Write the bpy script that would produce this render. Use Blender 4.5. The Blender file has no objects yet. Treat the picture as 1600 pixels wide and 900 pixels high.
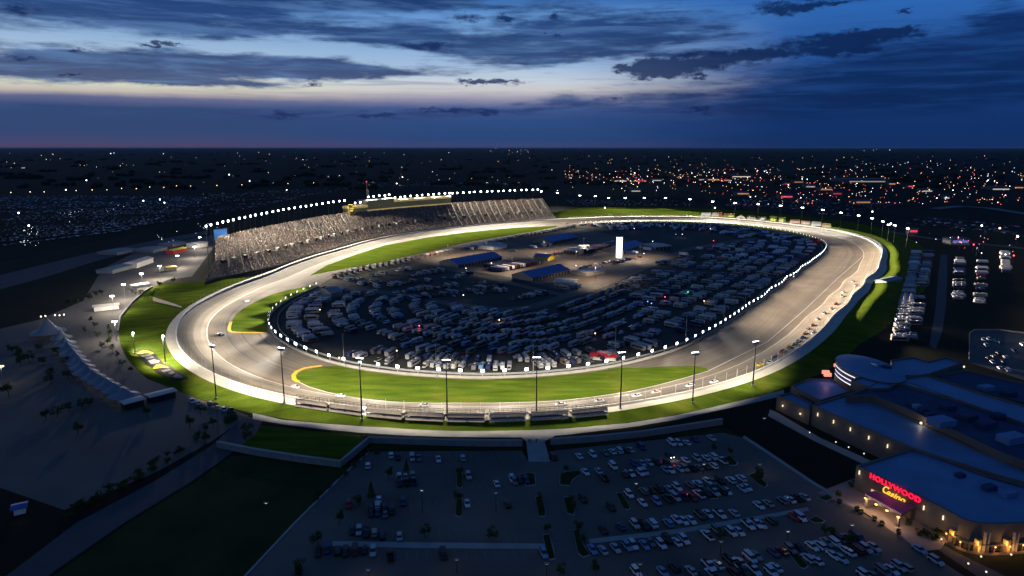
# Night race at a tri-oval speedway, seen from the air at dusk.
import bpy, math, random
import numpy as np
from mathutils import Vector, Matrix, geometry

R = random.Random(7)
SC = bpy.context.scene
COL = SC.collection
PI = math.pi
FOC = 1067.0
HCAM = 115.0
PITCH = math.atan(220 / FOC)
CP, SP = math.cos(PITCH), math.sin(PITCH)


def G(px, py, z=0.0):
    """Ground (or height z) point that stands at a place measured in the photograph."""
    dx, dy = (px - 800) / FOC, (450 - py) / FOC
    d = (dx, CP + dy * SP, -SP + dy * CP)
    t = (z - HCAM) / d[2]
    return Vector((d[0] * t, d[1] * t, z))


def GP(pts, z=0.0):
    return [G(x, y, z) for x, y in pts]


# ------------------------------------------------------------------ materials
def lin(c):
    return tuple((v / 255 / 12.92) if v / 255 <= 0.04045 else ((v / 255 + 0.055) / 1.055) ** 2.4 for v in c)


def new_mat(name):
    m = bpy.data.materials.new(name)
    m.use_nodes = True
    return m, m.node_tree.nodes, m.node_tree.links, m.node_tree.nodes['Principled BSDF']


def mat(name, col, rough=0.7, metal=0.0, var=0.25, scale=0.2, spec=0.3, col2=None, detail=4.0, objcol=False, space='pos', stretch=None):
    """Procedural surface: base colour broken up by noise in world or object space."""
    m, n, l, p = new_mat(name)
    p.inputs['Roughness'].default_value = rough
    p.inputs['Metallic'].default_value = metal
    p.inputs['Specular IOR Level'].default_value = spec
    if space == 'pos':
        src = n.new('ShaderNodeNewGeometry').outputs['Position']
    else:
        src = n.new('ShaderNodeTexCoord').outputs['Object']
    if stretch:
        mp = n.new('ShaderNodeMapping'); mp.inputs['Scale'].default_value = stretch
        l.new(src, mp.inputs['Vector']); src = mp.outputs[0]
    t = n.new('ShaderNodeTexNoise'); t.inputs['Scale'].default_value = scale; t.inputs['Detail'].default_value = detail
    l.new(src, t.inputs['Vector'])
    mr = n.new('ShaderNodeMapRange'); mr.inputs[1].default_value = 0.3; mr.inputs[2].default_value = 0.7
    l.new(t.outputs['Fac'], mr.inputs[0])
    mx = n.new('ShaderNodeMix'); mx.data_type = 'RGBA'
    l.new(mr.outputs[0], mx.inputs[0])
    if objcol:
        oi = n.new('ShaderNodeObjectInfo')
        d = n.new('ShaderNodeMix'); d.data_type = 'RGBA'; d.blend_type = 'MULTIPLY'; d.inputs[0].default_value = 1
        l.new(oi.outputs['Color'], d.inputs[6]); d.inputs[7].default_value = (1 - var,) * 3 + (1,)
        l.new(oi.outputs['Color'], mx.inputs[7]); l.new(d.outputs[2], mx.inputs[6])
    else:
        a = col2 or tuple(c * (1 - var) for c in col)
        mx.inputs[6].default_value = (*a, 1); mx.inputs[7].default_value = (*col, 1)
    l.new(mx.outputs[2], p.inputs['Base Color'])
    return m


def emit(name, col, strength, sample=False):
    m, n, l, p = new_mat(name)
    p.inputs['Base Color'].default_value = (*[0.04 + 0.15 * v for v in col], 1)
    p.inputs['Emission Color'].default_value = (*col, 1)
    p.inputs['Emission Strength'].default_value = strength
    try:
        m.cycles.emission_sampling = 'FRONT' if sample else 'NONE'
    except Exception:
        pass
    return m


def island_mat(name, cols, rough=0.6, spec=0.3):
    """Every loose piece of the mesh takes one of the colours at random."""
    m, n, l, p = new_mat(name)
    p.inputs['Roughness'].default_value = rough
    p.inputs['Specular IOR Level'].default_value = spec
    g = n.new('ShaderNodeNewGeometry')
    r = n.new('ShaderNodeValToRGB'); r.color_ramp.interpolation = 'CONSTANT'
    e = r.color_ramp.elements
    for i, c in enumerate(cols):
        el = e[i] if i < 2 else e.new(0.5)
        el.position = i / len(cols)
        el.color = (*c, 1)
    l.new(g.outputs['Random Per Island'], r.inputs[0])
    l.new(r.outputs[0], p.inputs['Base Color'])
    return m


# ------------------------------------------------------------------ mesh builder
class MB:
    def __init__(s):
        s.v, s.f, s.m, s.uv = [], [], [], {}

    def face(s, idx, mi=0):
        s.f.append(tuple(idx)); s.m.append(mi)

    def add(s, pts, faces, mi=0):
        b = len(s.v)
        s.v += [tuple(p) for p in pts]
        for f in faces:
            s.face([b + i for i in f], mi)
        return s

    def box(s, cx, cy, cz, sx, sy, sz, rz=0.0, mi=0):
        """Box centred on cx,cy with its base at cz."""
        c, n = math.cos(rz), math.sin(rz)
        pts = []
        for z in (cz, cz + sz):
            for x, y in ((-1, -1), (1, -1), (1, 1), (-1, 1)):
                a, b = x * sx / 2, y * sy / 2
                pts.append((cx + a * c - b * n, cy + a * n + b * c, z))
        return s.add(pts, [(3, 2, 1, 0), (4, 5, 6, 7), (0, 1, 5, 4), (1, 2, 6, 5), (2, 3, 7, 6), (3, 0, 4, 7)], mi)

    def prism(s, poly, z0, z1, mi=0, top=True, bottom=False, topmi=None):
        n = len(poly)
        if sum(poly[i][0] * poly[(i + 1) % n][1] - poly[(i + 1) % n][0] * poly[i][1] for i in range(n)) < 0:
            poly = list(reversed(poly))
        pts = [(p[0], p[1], z0) for p in poly] + [(p[0], p[1], z1) for p in poly]
        fs = [(i, (i + 1) % n, n + (i + 1) % n, n + i) for i in range(n)]
        s.add(pts, fs, mi)
        b = len(s.v) - 2 * n
        if top:
            s.face([b + n + i for i in range(n)], mi if topmi is None else topmi)
        if bottom:
            s.face([b + n - 1 - i for i in range(n)], mi)
        return s

    def poly(s, poly, z=None, mi=0):
        n = len(poly)
        if sum(poly[i][0] * poly[(i + 1) % n][1] - poly[(i + 1) % n][0] * poly[i][1] for i in range(n)) < 0:
            poly = list(reversed(poly))
        return s.add([(p[0], p[1], p[2] if z is None else z) for p in poly], [tuple(range(n))], mi)

    def tube(s, a, b, r0, r1=None, n=6, mi=0, cap=True):
        a, b = Vector(a), Vector(b)
        r1 = r0 if r1 is None else r1
        d = (b - a).normalized()
        u = d.orthogonal().normalized(); w = d.cross(u)
        pts = []
        for c, r in ((a, r0), (b, r1)):
            for i in range(n):
                t = 2 * PI * i / n
                pts.append(c + u * (r * math.cos(t)) + w * (r * math.sin(t)))
        fs = [(i, (i + 1) % n, n + (i + 1) % n, n + i) for i in range(n)]
        if cap:
            fs += [tuple(range(n - 1, -1, -1)), tuple(range(n, 2 * n))]
        return s.add(pts, fs, mi)

    def loft(s, secs, mi=0, cap=True):
        n = len(secs[0]); b = len(s.v)
        for q in secs:
            s.v += [tuple(p) for p in q]
        for k in range(len(secs) - 1):
            for i in range(n):
                j = (i + 1) % n
                s.face((b + k * n + i, b + k * n + j, b + (k + 1) * n + j, b + (k + 1) * n + i), mi)
        if cap:
            s.face([b + i for i in range(n - 1, -1, -1)], mi)
            s.face([b + (len(secs) - 1) * n + i for i in range(n)], mi)
        return s

    def strip(s, a, b, mi=0, closed=False):
        """Quads between two polylines of the same length."""
        n = len(a); base = len(s.v)
        s.v += [tuple(p) for p in a] + [tuple(p) for p in b]
        for i in range(n if closed else n - 1):
            j = (i + 1) % n
            s.face((base + i, base + j, base + n + j, base + n + i), mi)
        return s

    def ball(s, c, r, mi=0, n=6, k=4, sz=1.0):
        pts, fs = [(c[0], c[1], c[2] - r * sz)], []
        for j in range(1, k):
            ph = -PI / 2 + PI * j / k
            for i in range(n):
                t = 2 * PI * i / n
                pts.append((c[0] + r * math.cos(ph) * math.cos(t), c[1] + r * math.cos(ph) * math.sin(t), c[2] + r * sz * math.sin(ph)))
        pts.append((c[0], c[1], c[2] + r * sz))
        for i in range(n):
            fs.append((0, 1 + (i + 1) % n, 1 + i))
            for j in range(k - 2):
                a = 1 + j * n
                fs.append((a + i, a + (i + 1) % n, a + n + (i + 1) % n, a + n + i))
            a = 1 + (k - 2) * n
            fs.append((a + i, a + (i + 1) % n, len(pts) - 1))
        return s.add(pts, fs, mi)

    def mesh(s, name, mats, smooth=False):
        me = bpy.data.meshes.new(name)
        me.from_pydata([tuple(v) for v in s.v], [], s.f)
        for m in (mats if isinstance(mats, (list, tuple)) else [mats]):
            me.materials.append(m)
        me.polygons.foreach_set('material_index', s.m)
        if smooth:
            me.polygons.foreach_set('use_smooth', [True] * len(s.f))
        me.update()
        return me

    def build(s, name, mats, parent=None, smooth=False, loc=None):
        o = bpy.data.objects.new(name, s.mesh(name, mats, smooth))
        COL.objects.link(o)
        if parent is not None:
            o.parent = parent
        if loc is not None:
            o.location = loc
        return o


def tag(o, label=None, cat=None, group=None, kind=None):
    if label: o['label'] = label
    if cat: o['category'] = cat
    if group: o['group'] = group
    if kind: o['kind'] = kind
    return o


def empty(name, loc=(0, 0, 0), rz=0.0):
    o = bpy.data.objects.new(name, None)
    COL.objects.link(o)
    o.location = loc; o.rotation_euler = (0, 0, rz)
    return o


def copy_tree(o, kids, loc, rz, color=None):
    c = o.copy(); COL.objects.link(c)
    c.location = loc; c.rotation_euler = (0, 0, rz)
    if color: c.color = (*color, 1)
    for ch, gk in kids:
        d = ch.copy(); COL.objects.link(d); d.parent = c
        if color: d.color = (*color, 1)
        for g in gk:
            e = g.copy(); COL.objects.link(e); e.parent = d
    return c


def struct(name, mb, mats, smooth=False):
    return tag(mb.build(name, mats, smooth=smooth), kind='structure')


ORD = ['first', 'second', 'third', 'fourth', 'fifth', 'sixth', 'seventh', 'eighth', 'ninth', 'tenth', 'eleventh', 'twelfth', 'thirteenth', 'fourteenth', 'fifteenth', 'sixteenth', 'seventeenth', 'eighteenth', 'nineteenth']
TENS = {2: ('twenty', 'twentieth'), 3: ('thirty', 'thirtieth'), 4: ('forty', 'fortieth'), 5: ('fifty', 'fiftieth'), 6: ('sixty', 'sixtieth'), 7: ('seventy', 'seventieth'), 8: ('eighty', 'eightieth'), 9: ('ninety', 'ninetieth')}


def nth(i):
    """1 -> first, 23 -> twenty-third."""
    if i < 20: return ORD[i - 1]
    if i >= 100: return 'hundred-and-' + nth(i - 100) if i > 100 else 'hundredth'
    t, u = divmod(i, 10)
    return TENS[t][1] if u == 0 else TENS[t][0] + '-' + ORD[u - 1]


# ------------------------------------------------------------------ camera
cam = bpy.data.cameras.new('camera'); cam_o = bpy.data.objects.new('camera', cam); COL.objects.link(cam_o)
cam_o.location = (0, 0, HCAM); cam_o.rotation_euler = (PI / 2 - PITCH, 0, 0)
cam.sensor_width = 36; cam.lens = 36 * FOC / 1600; cam.clip_start = 1; cam.clip_end = 400000
SC.camera = cam_o
SC.view_settings.view_transform = 'Standard'; SC.view_settings.look = 'None'
SC.view_settings.exposure = 0; SC.view_settings.gamma = 1; SC.view_settings.use_curve_mapping = False
SC.cycles.use_denoising = True
SC.cycles.max_bounces = 4; SC.cycles.diffuse_bounces = 2; SC.cycles.glossy_bounces = 2; SC.cycles.transmission_bounces = 2
SC.cycles.volume_bounces = 0; SC.cycles.transparent_max_bounces = 6
SC.cycles.sample_clamp_indirect = 4.0
SC.cycles.caustics_reflective = False; SC.cycles.caustics_refractive = False
SC.cycles.use_light_tree = True

# ------------------------------------------------------------------ palette
M = {}
M['ground'] = mat('dark_field', (0.030, 0.036, 0.020), 0.95, var=0.6, scale=0.004, spec=0.1)
M['grass'] = mat('mown_grass', (0.085, 0.150, 0.010), 0.9, scale=0.05, spec=0.1, col2=(0.055, 0.110, 0.006), detail=8)
M['rough_grass'] = mat('rough_grass', (0.035, 0.052, 0.012), 0.95, var=0.5, scale=0.06, spec=0.1, detail=8)
M['concrete'] = mat('concrete_walk', (0.50, 0.46, 0.38), 0.8, var=0.18, scale=0.12)
M['white_wall'] = mat('white_painted_wall', (0.78, 0.75, 0.68), 0.6, var=0.1, scale=0.3)
M['lot'] = mat('car_park_asphalt', (0.150, 0.132, 0.110), 0.85, var=0.45, scale=0.035, detail=8)
M['plaza'] = mat('worn_plaza_paving', (0.130, 0.118, 0.102), 0.85, var=0.35, scale=0.03, detail=8)
M['infield'] = mat('infield_dirt_and_asphalt', (0.050, 0.048, 0.044), 0.9, scale=0.02, col2=(0.030, 0.034, 0.022), detail=8)
M['garage_pad'] = mat('garage_tarmac', (0.17, 0.135, 0.10), 0.85, var=0.4, scale=0.03, detail=8)
M['road'] = mat('road_asphalt', (0.075, 0.075, 0.08), 0.85, var=0.25, scale=0.1)
M['path'] = mat('concrete_path', (0.34, 0.33, 0.30), 0.8, var=0.2, scale=0.15)
M['yellow_paint'] = mat('yellow_road_paint', (0.75, 0.42, 0.02), 0.6, var=0.15, scale=0.4)
M['white_paint'] = mat('white_road_paint', (0.48, 0.45, 0.39), 0.6, var=0.15, scale=0.4)
M['dark_metal'] = mat('dark_painted_steel', (0.035, 0.035, 0.04), 0.5, metal=0.3, var=0.3, scale=1)
M['steel'] = mat('galvanised_steel', (0.35, 0.36, 0.38), 0.45, metal=0.6, var=0.2, scale=1)
M['black'] = mat('black_rubber', (0.012, 0.012, 0.012), 0.8, var=0.3, scale=3)
M['glass'] = mat('dark_window_glass', (0.010, 0.012, 0.016), 0.08, var=0.2, scale=1, spec=0.6)
M['paint'] = mat('vehicle_paint', (0, 0, 0), 0.30, var=0.08, scale=0.8, spec=0.5, objcol=True, space='obj')
M['shell'] = mat('vehicle_shell', (0, 0, 0), 0.40, var=0.12, scale=0.5, spec=0.4, objcol=True, space='obj')
M['grey_unit'] = mat('roof_unit_plastic', (0.40, 0.40, 0.40), 0.6, var=0.2, scale=1)
M['lamp_white'] = emit('floodlight_lens', (0.90, 0.95, 1.0), 22)
M['lamp_dash'] = emit('wall_lamp_lens', (0.95, 0.97, 1.0), 14)
M['lamp_back'] = emit('wall_lamp_back_painted_light', (1.0, 0.97, 0.85), 1.6)
M['leaf'] = mat('tree_leaves', (0.055, 0.085, 0.018), 0.8, scale=0.8, col2=(0.030, 0.055, 0.010), spec=0.1)
M['bark'] = mat('tree_bark', (0.06, 0.045, 0.03), 0.9, var=0.4, scale=2)
# ------------------------------------------------------------------ track curves (polar round the infield)
CX0, CY0 = 90.0, 670.0
NT = 960
TH0 = -2.2
TH = np.linspace(TH0, TH0 + 2 * PI, NT, endpoint=False)


def polar(pts, z, smooth=3.0):
    P = np.array([(p.x - CX0, p.y - CY0) for p in GP(pts, z)])
    th = np.arctan2(P[:, 1], P[:, 0]); r = np.hypot(P[:, 0], P[:, 1])
    o = np.argsort(th); th, r = th[o], r[o]
    th3 = np.concatenate([th - 2 * PI, th, th + 2 * PI]); r3 = np.concatenate([r, r, r])
    v = np.interp(TH, th3, 1.0 / r3)          # straight lines stay nearly straight in 1/r
    k = int(NT * smooth / 360 * 3)
    w = np.exp(-0.5 * (np.arange(-k, k + 1) / (NT * smooth / 360)) ** 2); w /= w.sum()
    v = np.convolve(np.concatenate([v[-k:], v, v[:k]]), w, 'valid')
    return 1.0 / v


def xy(r, z):
    return [Vector((CX0 + r[i] * math.cos(TH[i]), CY0 + r[i] * math.sin(TH[i]), z if np.isscalar(z) else z[i])) for i in range(NT)]


def theta(px, py, z=0.0):
    p = G(px, py, z)
    return nrm(math.atan2(p.y - CY0, p.x - CX0))


def nrm(th):
    return (th - TH0) % (2 * PI) + TH0


def at_theta(r, th):
    return float(np.interp(nrm(th), np.append(TH, TH0 + 2 * PI), np.append(r, r[0])))


ZW = 3.0   # height of the banked outer edge
W_PX = [(275, 530), (277, 515), (281, 501), (291, 489), (310, 475), (339, 460.6), (380, 442), (424, 428), (480, 405.5), (533, 390), (562, 381), (609, 370), (655, 362.5), (710, 356), (761, 350.5), (819, 346), (860, 343.5), (918, 340.5), (961, 338.8), (1060, 338.5), (1080, 339), (1140, 341.5), (1200, 347), (1260, 354), (1300, 359.5), (1320, 364), (1350, 372), (1372, 386), (1378, 397), (1372, 410), (1350, 436), (1330, 460), (1300, 492), (1270, 528), (1226, 560), (1175, 586), (1130, 600), (1085, 613), (980, 632), (950, 637), (889, 643), (823, 647), (760, 649), (693, 648), (629, 645), (566, 639), (500, 631), (440, 620), (380, 605), (345, 591), (310, 574), (285, 551)]
S_PX = [(257, 530), (260, 512), (267, 503), (276, 492), (296, 477), (331, 459), (378, 439), (422, 425), (478, 403), (531, 388), (560, 379), (607, 368), (655, 361), (710, 354.7), (761, 349.2), (819, 345), (860, 342.5), (918, 339.6), (961, 337.8), (1060, 337.4), (1080, 337.8), (1140, 340), (1200, 345.2), (1260, 352), (1300, 357), (1320, 361), (1352, 368), (1380, 383), (1387, 396), (1383, 410), (1360, 441), (1340, 468), (1320, 492), (1290, 529), (1252, 560), (1220, 578), (1175, 598), (1130, 609), (1085, 622), (980, 641), (950, 647), (889, 653), (823, 657), (760, 659), (693, 658), (629, 655), (566, 649), (500, 641), (440, 631), (380, 618), (345, 605), (300, 584), (268, 556)]
I_PX = [(1202, 458), (1226, 440), (1250, 423), (1270, 410), (1288, 395), (1291, 386), (1285.5, 380), (1271, 375.5), (1245, 368), (1215, 362.5), (1185, 358), (1155, 354.7), (1125, 352), (1083, 350), (1060, 349), (1004, 348.5), (952, 349.6), (905, 351.5), (860, 361), (819, 368.5), (783, 376), (750, 383.5), (718, 389), (692, 395), (653, 403), (613, 412), (560, 422), (517, 436), (500, 448), (470, 461), (457, 467), (443.6, 475), (428, 487.5), (422, 494.5), (420, 505.6), (422, 516), (428, 525.6), (442, 536), (461, 547), (486, 557), (518, 567.5), (554, 575.5), (615, 584), (647, 586.7), (682, 589), (717, 591), (753, 591.5), (789, 591), (842, 588), (878, 585), (908, 581.7), (939, 577), (969, 572), (996, 565), (1019, 559), (1040, 553), (1067, 544), (1094, 530), (1119, 517), (1142, 502), (1169, 482)]
B_PX = [(318, 430), (290, 428), (262, 437), (235, 452), (215, 470), (193, 492), (186, 519), (192, 548), (205, 569), (230, 592), (272, 608), (314, 625), (360, 638), (440, 655.5), (540, 664), (640, 669), (700, 672), (780, 673), (880, 669.5), (980, 661), (1055, 649), (1115, 635.5), (1175, 622), (1220, 609), (1290, 580), (1345, 535), (1400, 475), (1440, 425), (1450, 395), (1420, 372), (1350, 350), (1250, 338), (1180, 331), (1100, 326), (980, 324), (885, 327), (872, 333)]
rW = polar(W_PX, ZW, 2.8)
rS = np.maximum(polar(S_PX, ZW, 3.2), rW + 2.5)
rI = polar(I_PX, 0, 1.1)
rB = polar(B_PX, 0, 2.0)

Wp = xy(rW, ZW)
# tangent, outward normal and arc length along the outer wall
TAN = [(Wp[(i + 3) % NT] - Wp[i - 3]).normalized() for i in range(NT)]
NOUT = [Vector((t.y, -t.x, 0)) for t in TAN]
ARC = [0.0]
for i in range(1, NT):
    ARC.append(ARC[-1] + (Wp[i] - Wp[i - 1]).length)
LAP = ARC[-1] + (Wp[0] - Wp[-1]).length


def idx(th):
    return int(round((nrm(th) - TH0) / (2 * PI) * NT)) % NT


def wall_off(i, d, z):
    """Point d metres outside the outer wall (negative: inside)."""
    p = Wp[i % NT] + NOUT[i % NT] * d
    return Vector((p.x, p.y, z))


def near_i(p):
    """Index of the wall sample nearest to a ground point."""
    return idx(math.atan2(p.y - CY0, p.x - CX0))


def surf_z(p):
    """Height of the ground at a point on or round the track."""
    th = math.atan2(p.y - CY0, p.x - CX0); r = math.hypot(p.x - CX0, p.y - CY0)
    w, s, b = at_theta(rW, th), at_theta(rS, th), at_theta(rB, th)
    if r < w:
        return 0.06 + max(0.0, (ZW - 0.06) * (1 - (w - r) / 17.0))
    if r < s:
        return ZW
    if r < b:
        return ZW * (1 - (r - s) / max(b - s, 1)) + 0.05
    return 0.05


TH_L = theta(318, 437, ZW); TH_R = theta(866, 343, ZW)      # ends of the grandstand
IL, IR = idx(TH_L), idx(TH_R)
if IL < IR: IL, IR = IL, IR


def in_stand(th, pad=0.0):
    lo, hi = min(TH_L, TH_R), max(TH_L, TH_R)
    return lo - pad <= nrm(th) <= hi + pad


# ------------------------------------------------------------------ the ground
gm = MB()
xs = [-90000, -30000, -9000, -3000, -1200, -600, -300, 0, 300, 600, 1200, 3000, 9000, 30000, 90000]
ys = [-3000, -600, 0, 150, 300, 500, 800, 1200, 2000, 3500, 6000, 12000, 25000, 50000, 110000]
for y in ys:
    for x in xs:
        gm.v.append((x, y, 0))
nx = len(xs)
for j in range(len(ys) - 1):
    for i in range(nx - 1):
        gm.face((j * nx + i, j * nx + i + 1, (j + 1) * nx + i + 1, (j + 1) * nx + i))
# fields: patchwork of large dark parcels
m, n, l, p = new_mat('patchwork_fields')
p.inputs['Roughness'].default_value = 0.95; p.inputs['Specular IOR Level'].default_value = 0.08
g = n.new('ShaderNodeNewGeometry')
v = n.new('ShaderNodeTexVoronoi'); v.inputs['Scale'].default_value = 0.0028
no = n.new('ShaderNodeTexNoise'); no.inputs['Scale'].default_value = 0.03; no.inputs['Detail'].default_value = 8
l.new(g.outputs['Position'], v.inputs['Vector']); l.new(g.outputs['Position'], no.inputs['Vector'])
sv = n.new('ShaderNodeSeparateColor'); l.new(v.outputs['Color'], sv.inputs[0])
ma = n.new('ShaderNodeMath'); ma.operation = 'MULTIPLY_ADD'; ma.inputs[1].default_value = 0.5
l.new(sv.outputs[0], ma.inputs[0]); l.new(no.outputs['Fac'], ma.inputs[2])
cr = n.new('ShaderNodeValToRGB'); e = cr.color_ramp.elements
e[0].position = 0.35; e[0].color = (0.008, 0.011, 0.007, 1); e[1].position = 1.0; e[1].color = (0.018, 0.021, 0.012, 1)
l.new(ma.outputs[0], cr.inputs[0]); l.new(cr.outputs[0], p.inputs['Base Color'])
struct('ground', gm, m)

# infield sheet
struct('infield_ground', MB().poly(xy(rI - 0.3, 0.02)), M['infield'])


# track surface with a lane layout along its length
def track_material(name, apron=False):
    m, n, l, p = new_mat(name)
    p.inputs['Roughness'].default_value = 0.75; p.inputs['Specular IOR Level'].default_value = 0.3
    uv = n.new('ShaderNodeUVMap'); uv.uv_map = 'lane'
    sx = n.new('ShaderNodeSeparateXYZ'); l.new(uv.outputs[0], sx.inputs[0])

    def noise(su, sv, sc, det=6):
        mp = n.new('ShaderNodeMapping'); mp.inputs['Scale'].default_value = (su, sv, 1)
        l.new(uv.outputs[0], mp.inputs['Vector'])
        t = n.new('ShaderNodeTexNoise'); t.inputs['Scale'].default_value = sc; t.inputs['Detail'].default_value = det
        l.new(mp.outputs[0], t.inputs['Vector'])
        return t.outputs['Fac']

    def ramp(src, stops, interp='LINEAR'):
        r = n.new('ShaderNodeValToRGB'); r.color_ramp.interpolation = interp
        e = r.color_ramp.elements
        while len(e) < len(stops): e.new(0.5)
        for el, (ps, c) in zip(e, stops):
            el.position = ps; el.color = (c, c, c, 1) if not isinstance(c, tuple) else (*c, 1)
        l.new(src, r.inputs[0]); return r.outputs[0]

    def mul(a, b):
        x = n.new('ShaderNodeMix'); x.data_type = 'RGBA'; x.blend_type = 'MULTIPLY'; x.inputs[0].default_value = 1
        l.new(a, x.inputs[6]); l.new(b, x.inputs[7]); return x.outputs[2]
    dv = n.new('ShaderNodeMath'); dv.operation = 'DIVIDE'; dv.inputs[1].default_value = 60.0
    l.new(sx.outputs[1], dv.inputs[0])
    # tyre grooves: darker and paler bands across the lane width
    if apron:
        base = ramp(dv.outputs[0], [(0, (0.200, 0.160, 0.110)), (0.30, (0.182, 0.145, 0.102)), (0.5, (0.112, 0.095, 0.077)), (0.58, (0.160, 0.132, 0.100)), (1, (0.150, 0.124, 0.094))])
    else:
        base = ramp(dv.outputs[0], [(0, (0.24, 0.205, 0.160)), (0.035, (0.18, 0.152, 0.115)), (0.09, (0.125, 0.104, 0.078)), (0.13, (0.175, 0.146, 0.108)), (0.19, (0.130, 0.108, 0.080)), (0.28, (0.165, 0.137, 0.102))])
    s1 = ramp(noise(0.006, 1.1, 1.0), [(0.3, 0.70), (0.5, 0.98), (0.7, 1.12)])
    s2 = ramp(noise(0.05, 0.05, 1.0, 8), [(0.3, 0.76), (0.7, 1.14)])
    s3 = ramp(noise(0.0011, 0.45, 1.0, 3), [(0.36, 0.66), (0.44, 1.0), (0.60, 1.0), (0.68, 1.12)])
    # paving joints across the lane
    jt = n.new('ShaderNodeMath'); jt.operation = 'PINGPONG'; jt.inputs[1].default_value = 19.0; l.new(sx.outputs[0], jt.inputs[0])
    s4 = ramp(jt.outputs[0], [(0.0, 0.72), (0.16, 0.80), (0.22, 1.0)])
    col = mul(mul(mul(mul(base, s1), s2), s3), s4)
    l.new(col, p.inputs['Base Color'])
    return m


def ring(name, ra, za, rb, zb, mt, uvs=None, skip=None):
    mb = MB()
    a, b = xy(ra, za), xy(rb, zb)
    n = NT
    mb.v += [tuple(v) for v in a] + [tuple(v) for v in b]
    used = []
    for i in range(n):
        if skip is not None and skip(i):
            continue
        j = (i + 1) % n
        mb.face((i, n + i, n + j, j)); used.append(i)
    o = mb.build(name, mt)
    if uvs:
        me = o.data
        ul = me.uv_layers.new(name='lane')
        va, vb = uvs
        li = 0
        for i in used:
            u0 = ARC[i]; u1 = ARC[i + 1] if i + 1 < n else LAP
            j = (i + 1) % n
            for (u, v) in ((u0, va[i]), (u0, vb[i]), (u1, vb[j]), (u1, va[j])):
                ul.data[li].uv = (u, v); li += 1
    return tag(o, kind='structure')


TRACK_W = 17.0
Ap = [wall_off(i, -TRACK_W, 0.06) for i in range(NT)]
tmb = MB(); steps = 6
rows = []
for k in range(steps + 1):
    t = k / steps
    rows.append([Vector((Wp[i].x + (Ap[i].x - Wp[i].x) * t, Wp[i].y + (Ap[i].y - Wp[i].y) * t, ZW + (0.06 - ZW) * t)) for i in range(NT)])
for q in rows: tmb.v += [tuple(v) for v in q]
for k in range(steps):
    for i in range(NT):
        j = (i + 1) % NT
        tmb.face((k * NT + i, k * NT + j, (k + 1) * NT + j, (k + 1) * NT + i))
trk = tmb.build('race_track', track_material('banked_track_asphalt'))
ul = trk.data.uv_layers.new(name='lane'); li = 0
for k in range(steps):
    for i in range(NT):
        u0, u1 = ARC[i], (ARC[i + 1] if i + 1 < NT else LAP)
        v0, v1 = k / steps * TRACK_W, (k + 1) / steps * TRACK_W
        for uv in ((u0, v0), (u1, v0), (u1, v1), (u0, v1)):
            ul.data[li].uv = uv; li += 1
tag(trk, kind='structure')
# flip check: track normals up
# apron: from the lane edge down to the infield wall
rA = np.array([math.hypot(p.x - CX0, p.y - CY0) for p in Ap])
thA = np.array([math.atan2(p.y - CY0, p.x - CX0) for p in Ap])
oA = np.argsort(thA)
rA = np.interp(TH, np.concatenate([thA[oA] - 2 * PI, thA[oA], thA[oA] + 2 * PI]), np.tile(rA[oA], 3))
rIo = np.minimum(rI + 0.6, rA - 1)
ring('track_apron', rA, 0.06, rIo, 0.06, track_material('apron_asphalt', True), (np.full(NT, TRACK_W), TRACK_W + (rA - rIo)))


def line_band(name, d0, d1, mt, dz=0.02, rng=None):
    mb = MB()
    idxs = list(range(NT)) + [0] if rng is None else rng
    a = []; b = []
    for i in idxs:
        for q, d in ((a, d0), (b, d1)):
            z = 0.06 + max(0.0, (ZW - 0.06) * (1 - d / TRACK_W)) + dz
            q.append(wall_off(i, -d, z))
    mb.strip(b, a)
    return struct(name, mb, mt)


line_band('track_edge_line_marking', 16.55, 17.0, M['white_paint'])
near_rng = [i for i in range(NT) if -2.95 < TH[i] < -0.5]
# inner guide line round the turns
line_band('apron_line_marking', 29.0, 29.35, mat('worn_white_line', (0.30, 0.27, 0.22), 0.7, var=0.4, scale=0.1), 0.03, [i for i in range(NT) if TH[i] > -0.35 and TH[i] < 0.75])

# concrete walk outside the wall, grass bank beyond
ring('concrete_walk', rS, ZW, rW + 0.5, ZW, M['concrete'])


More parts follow.
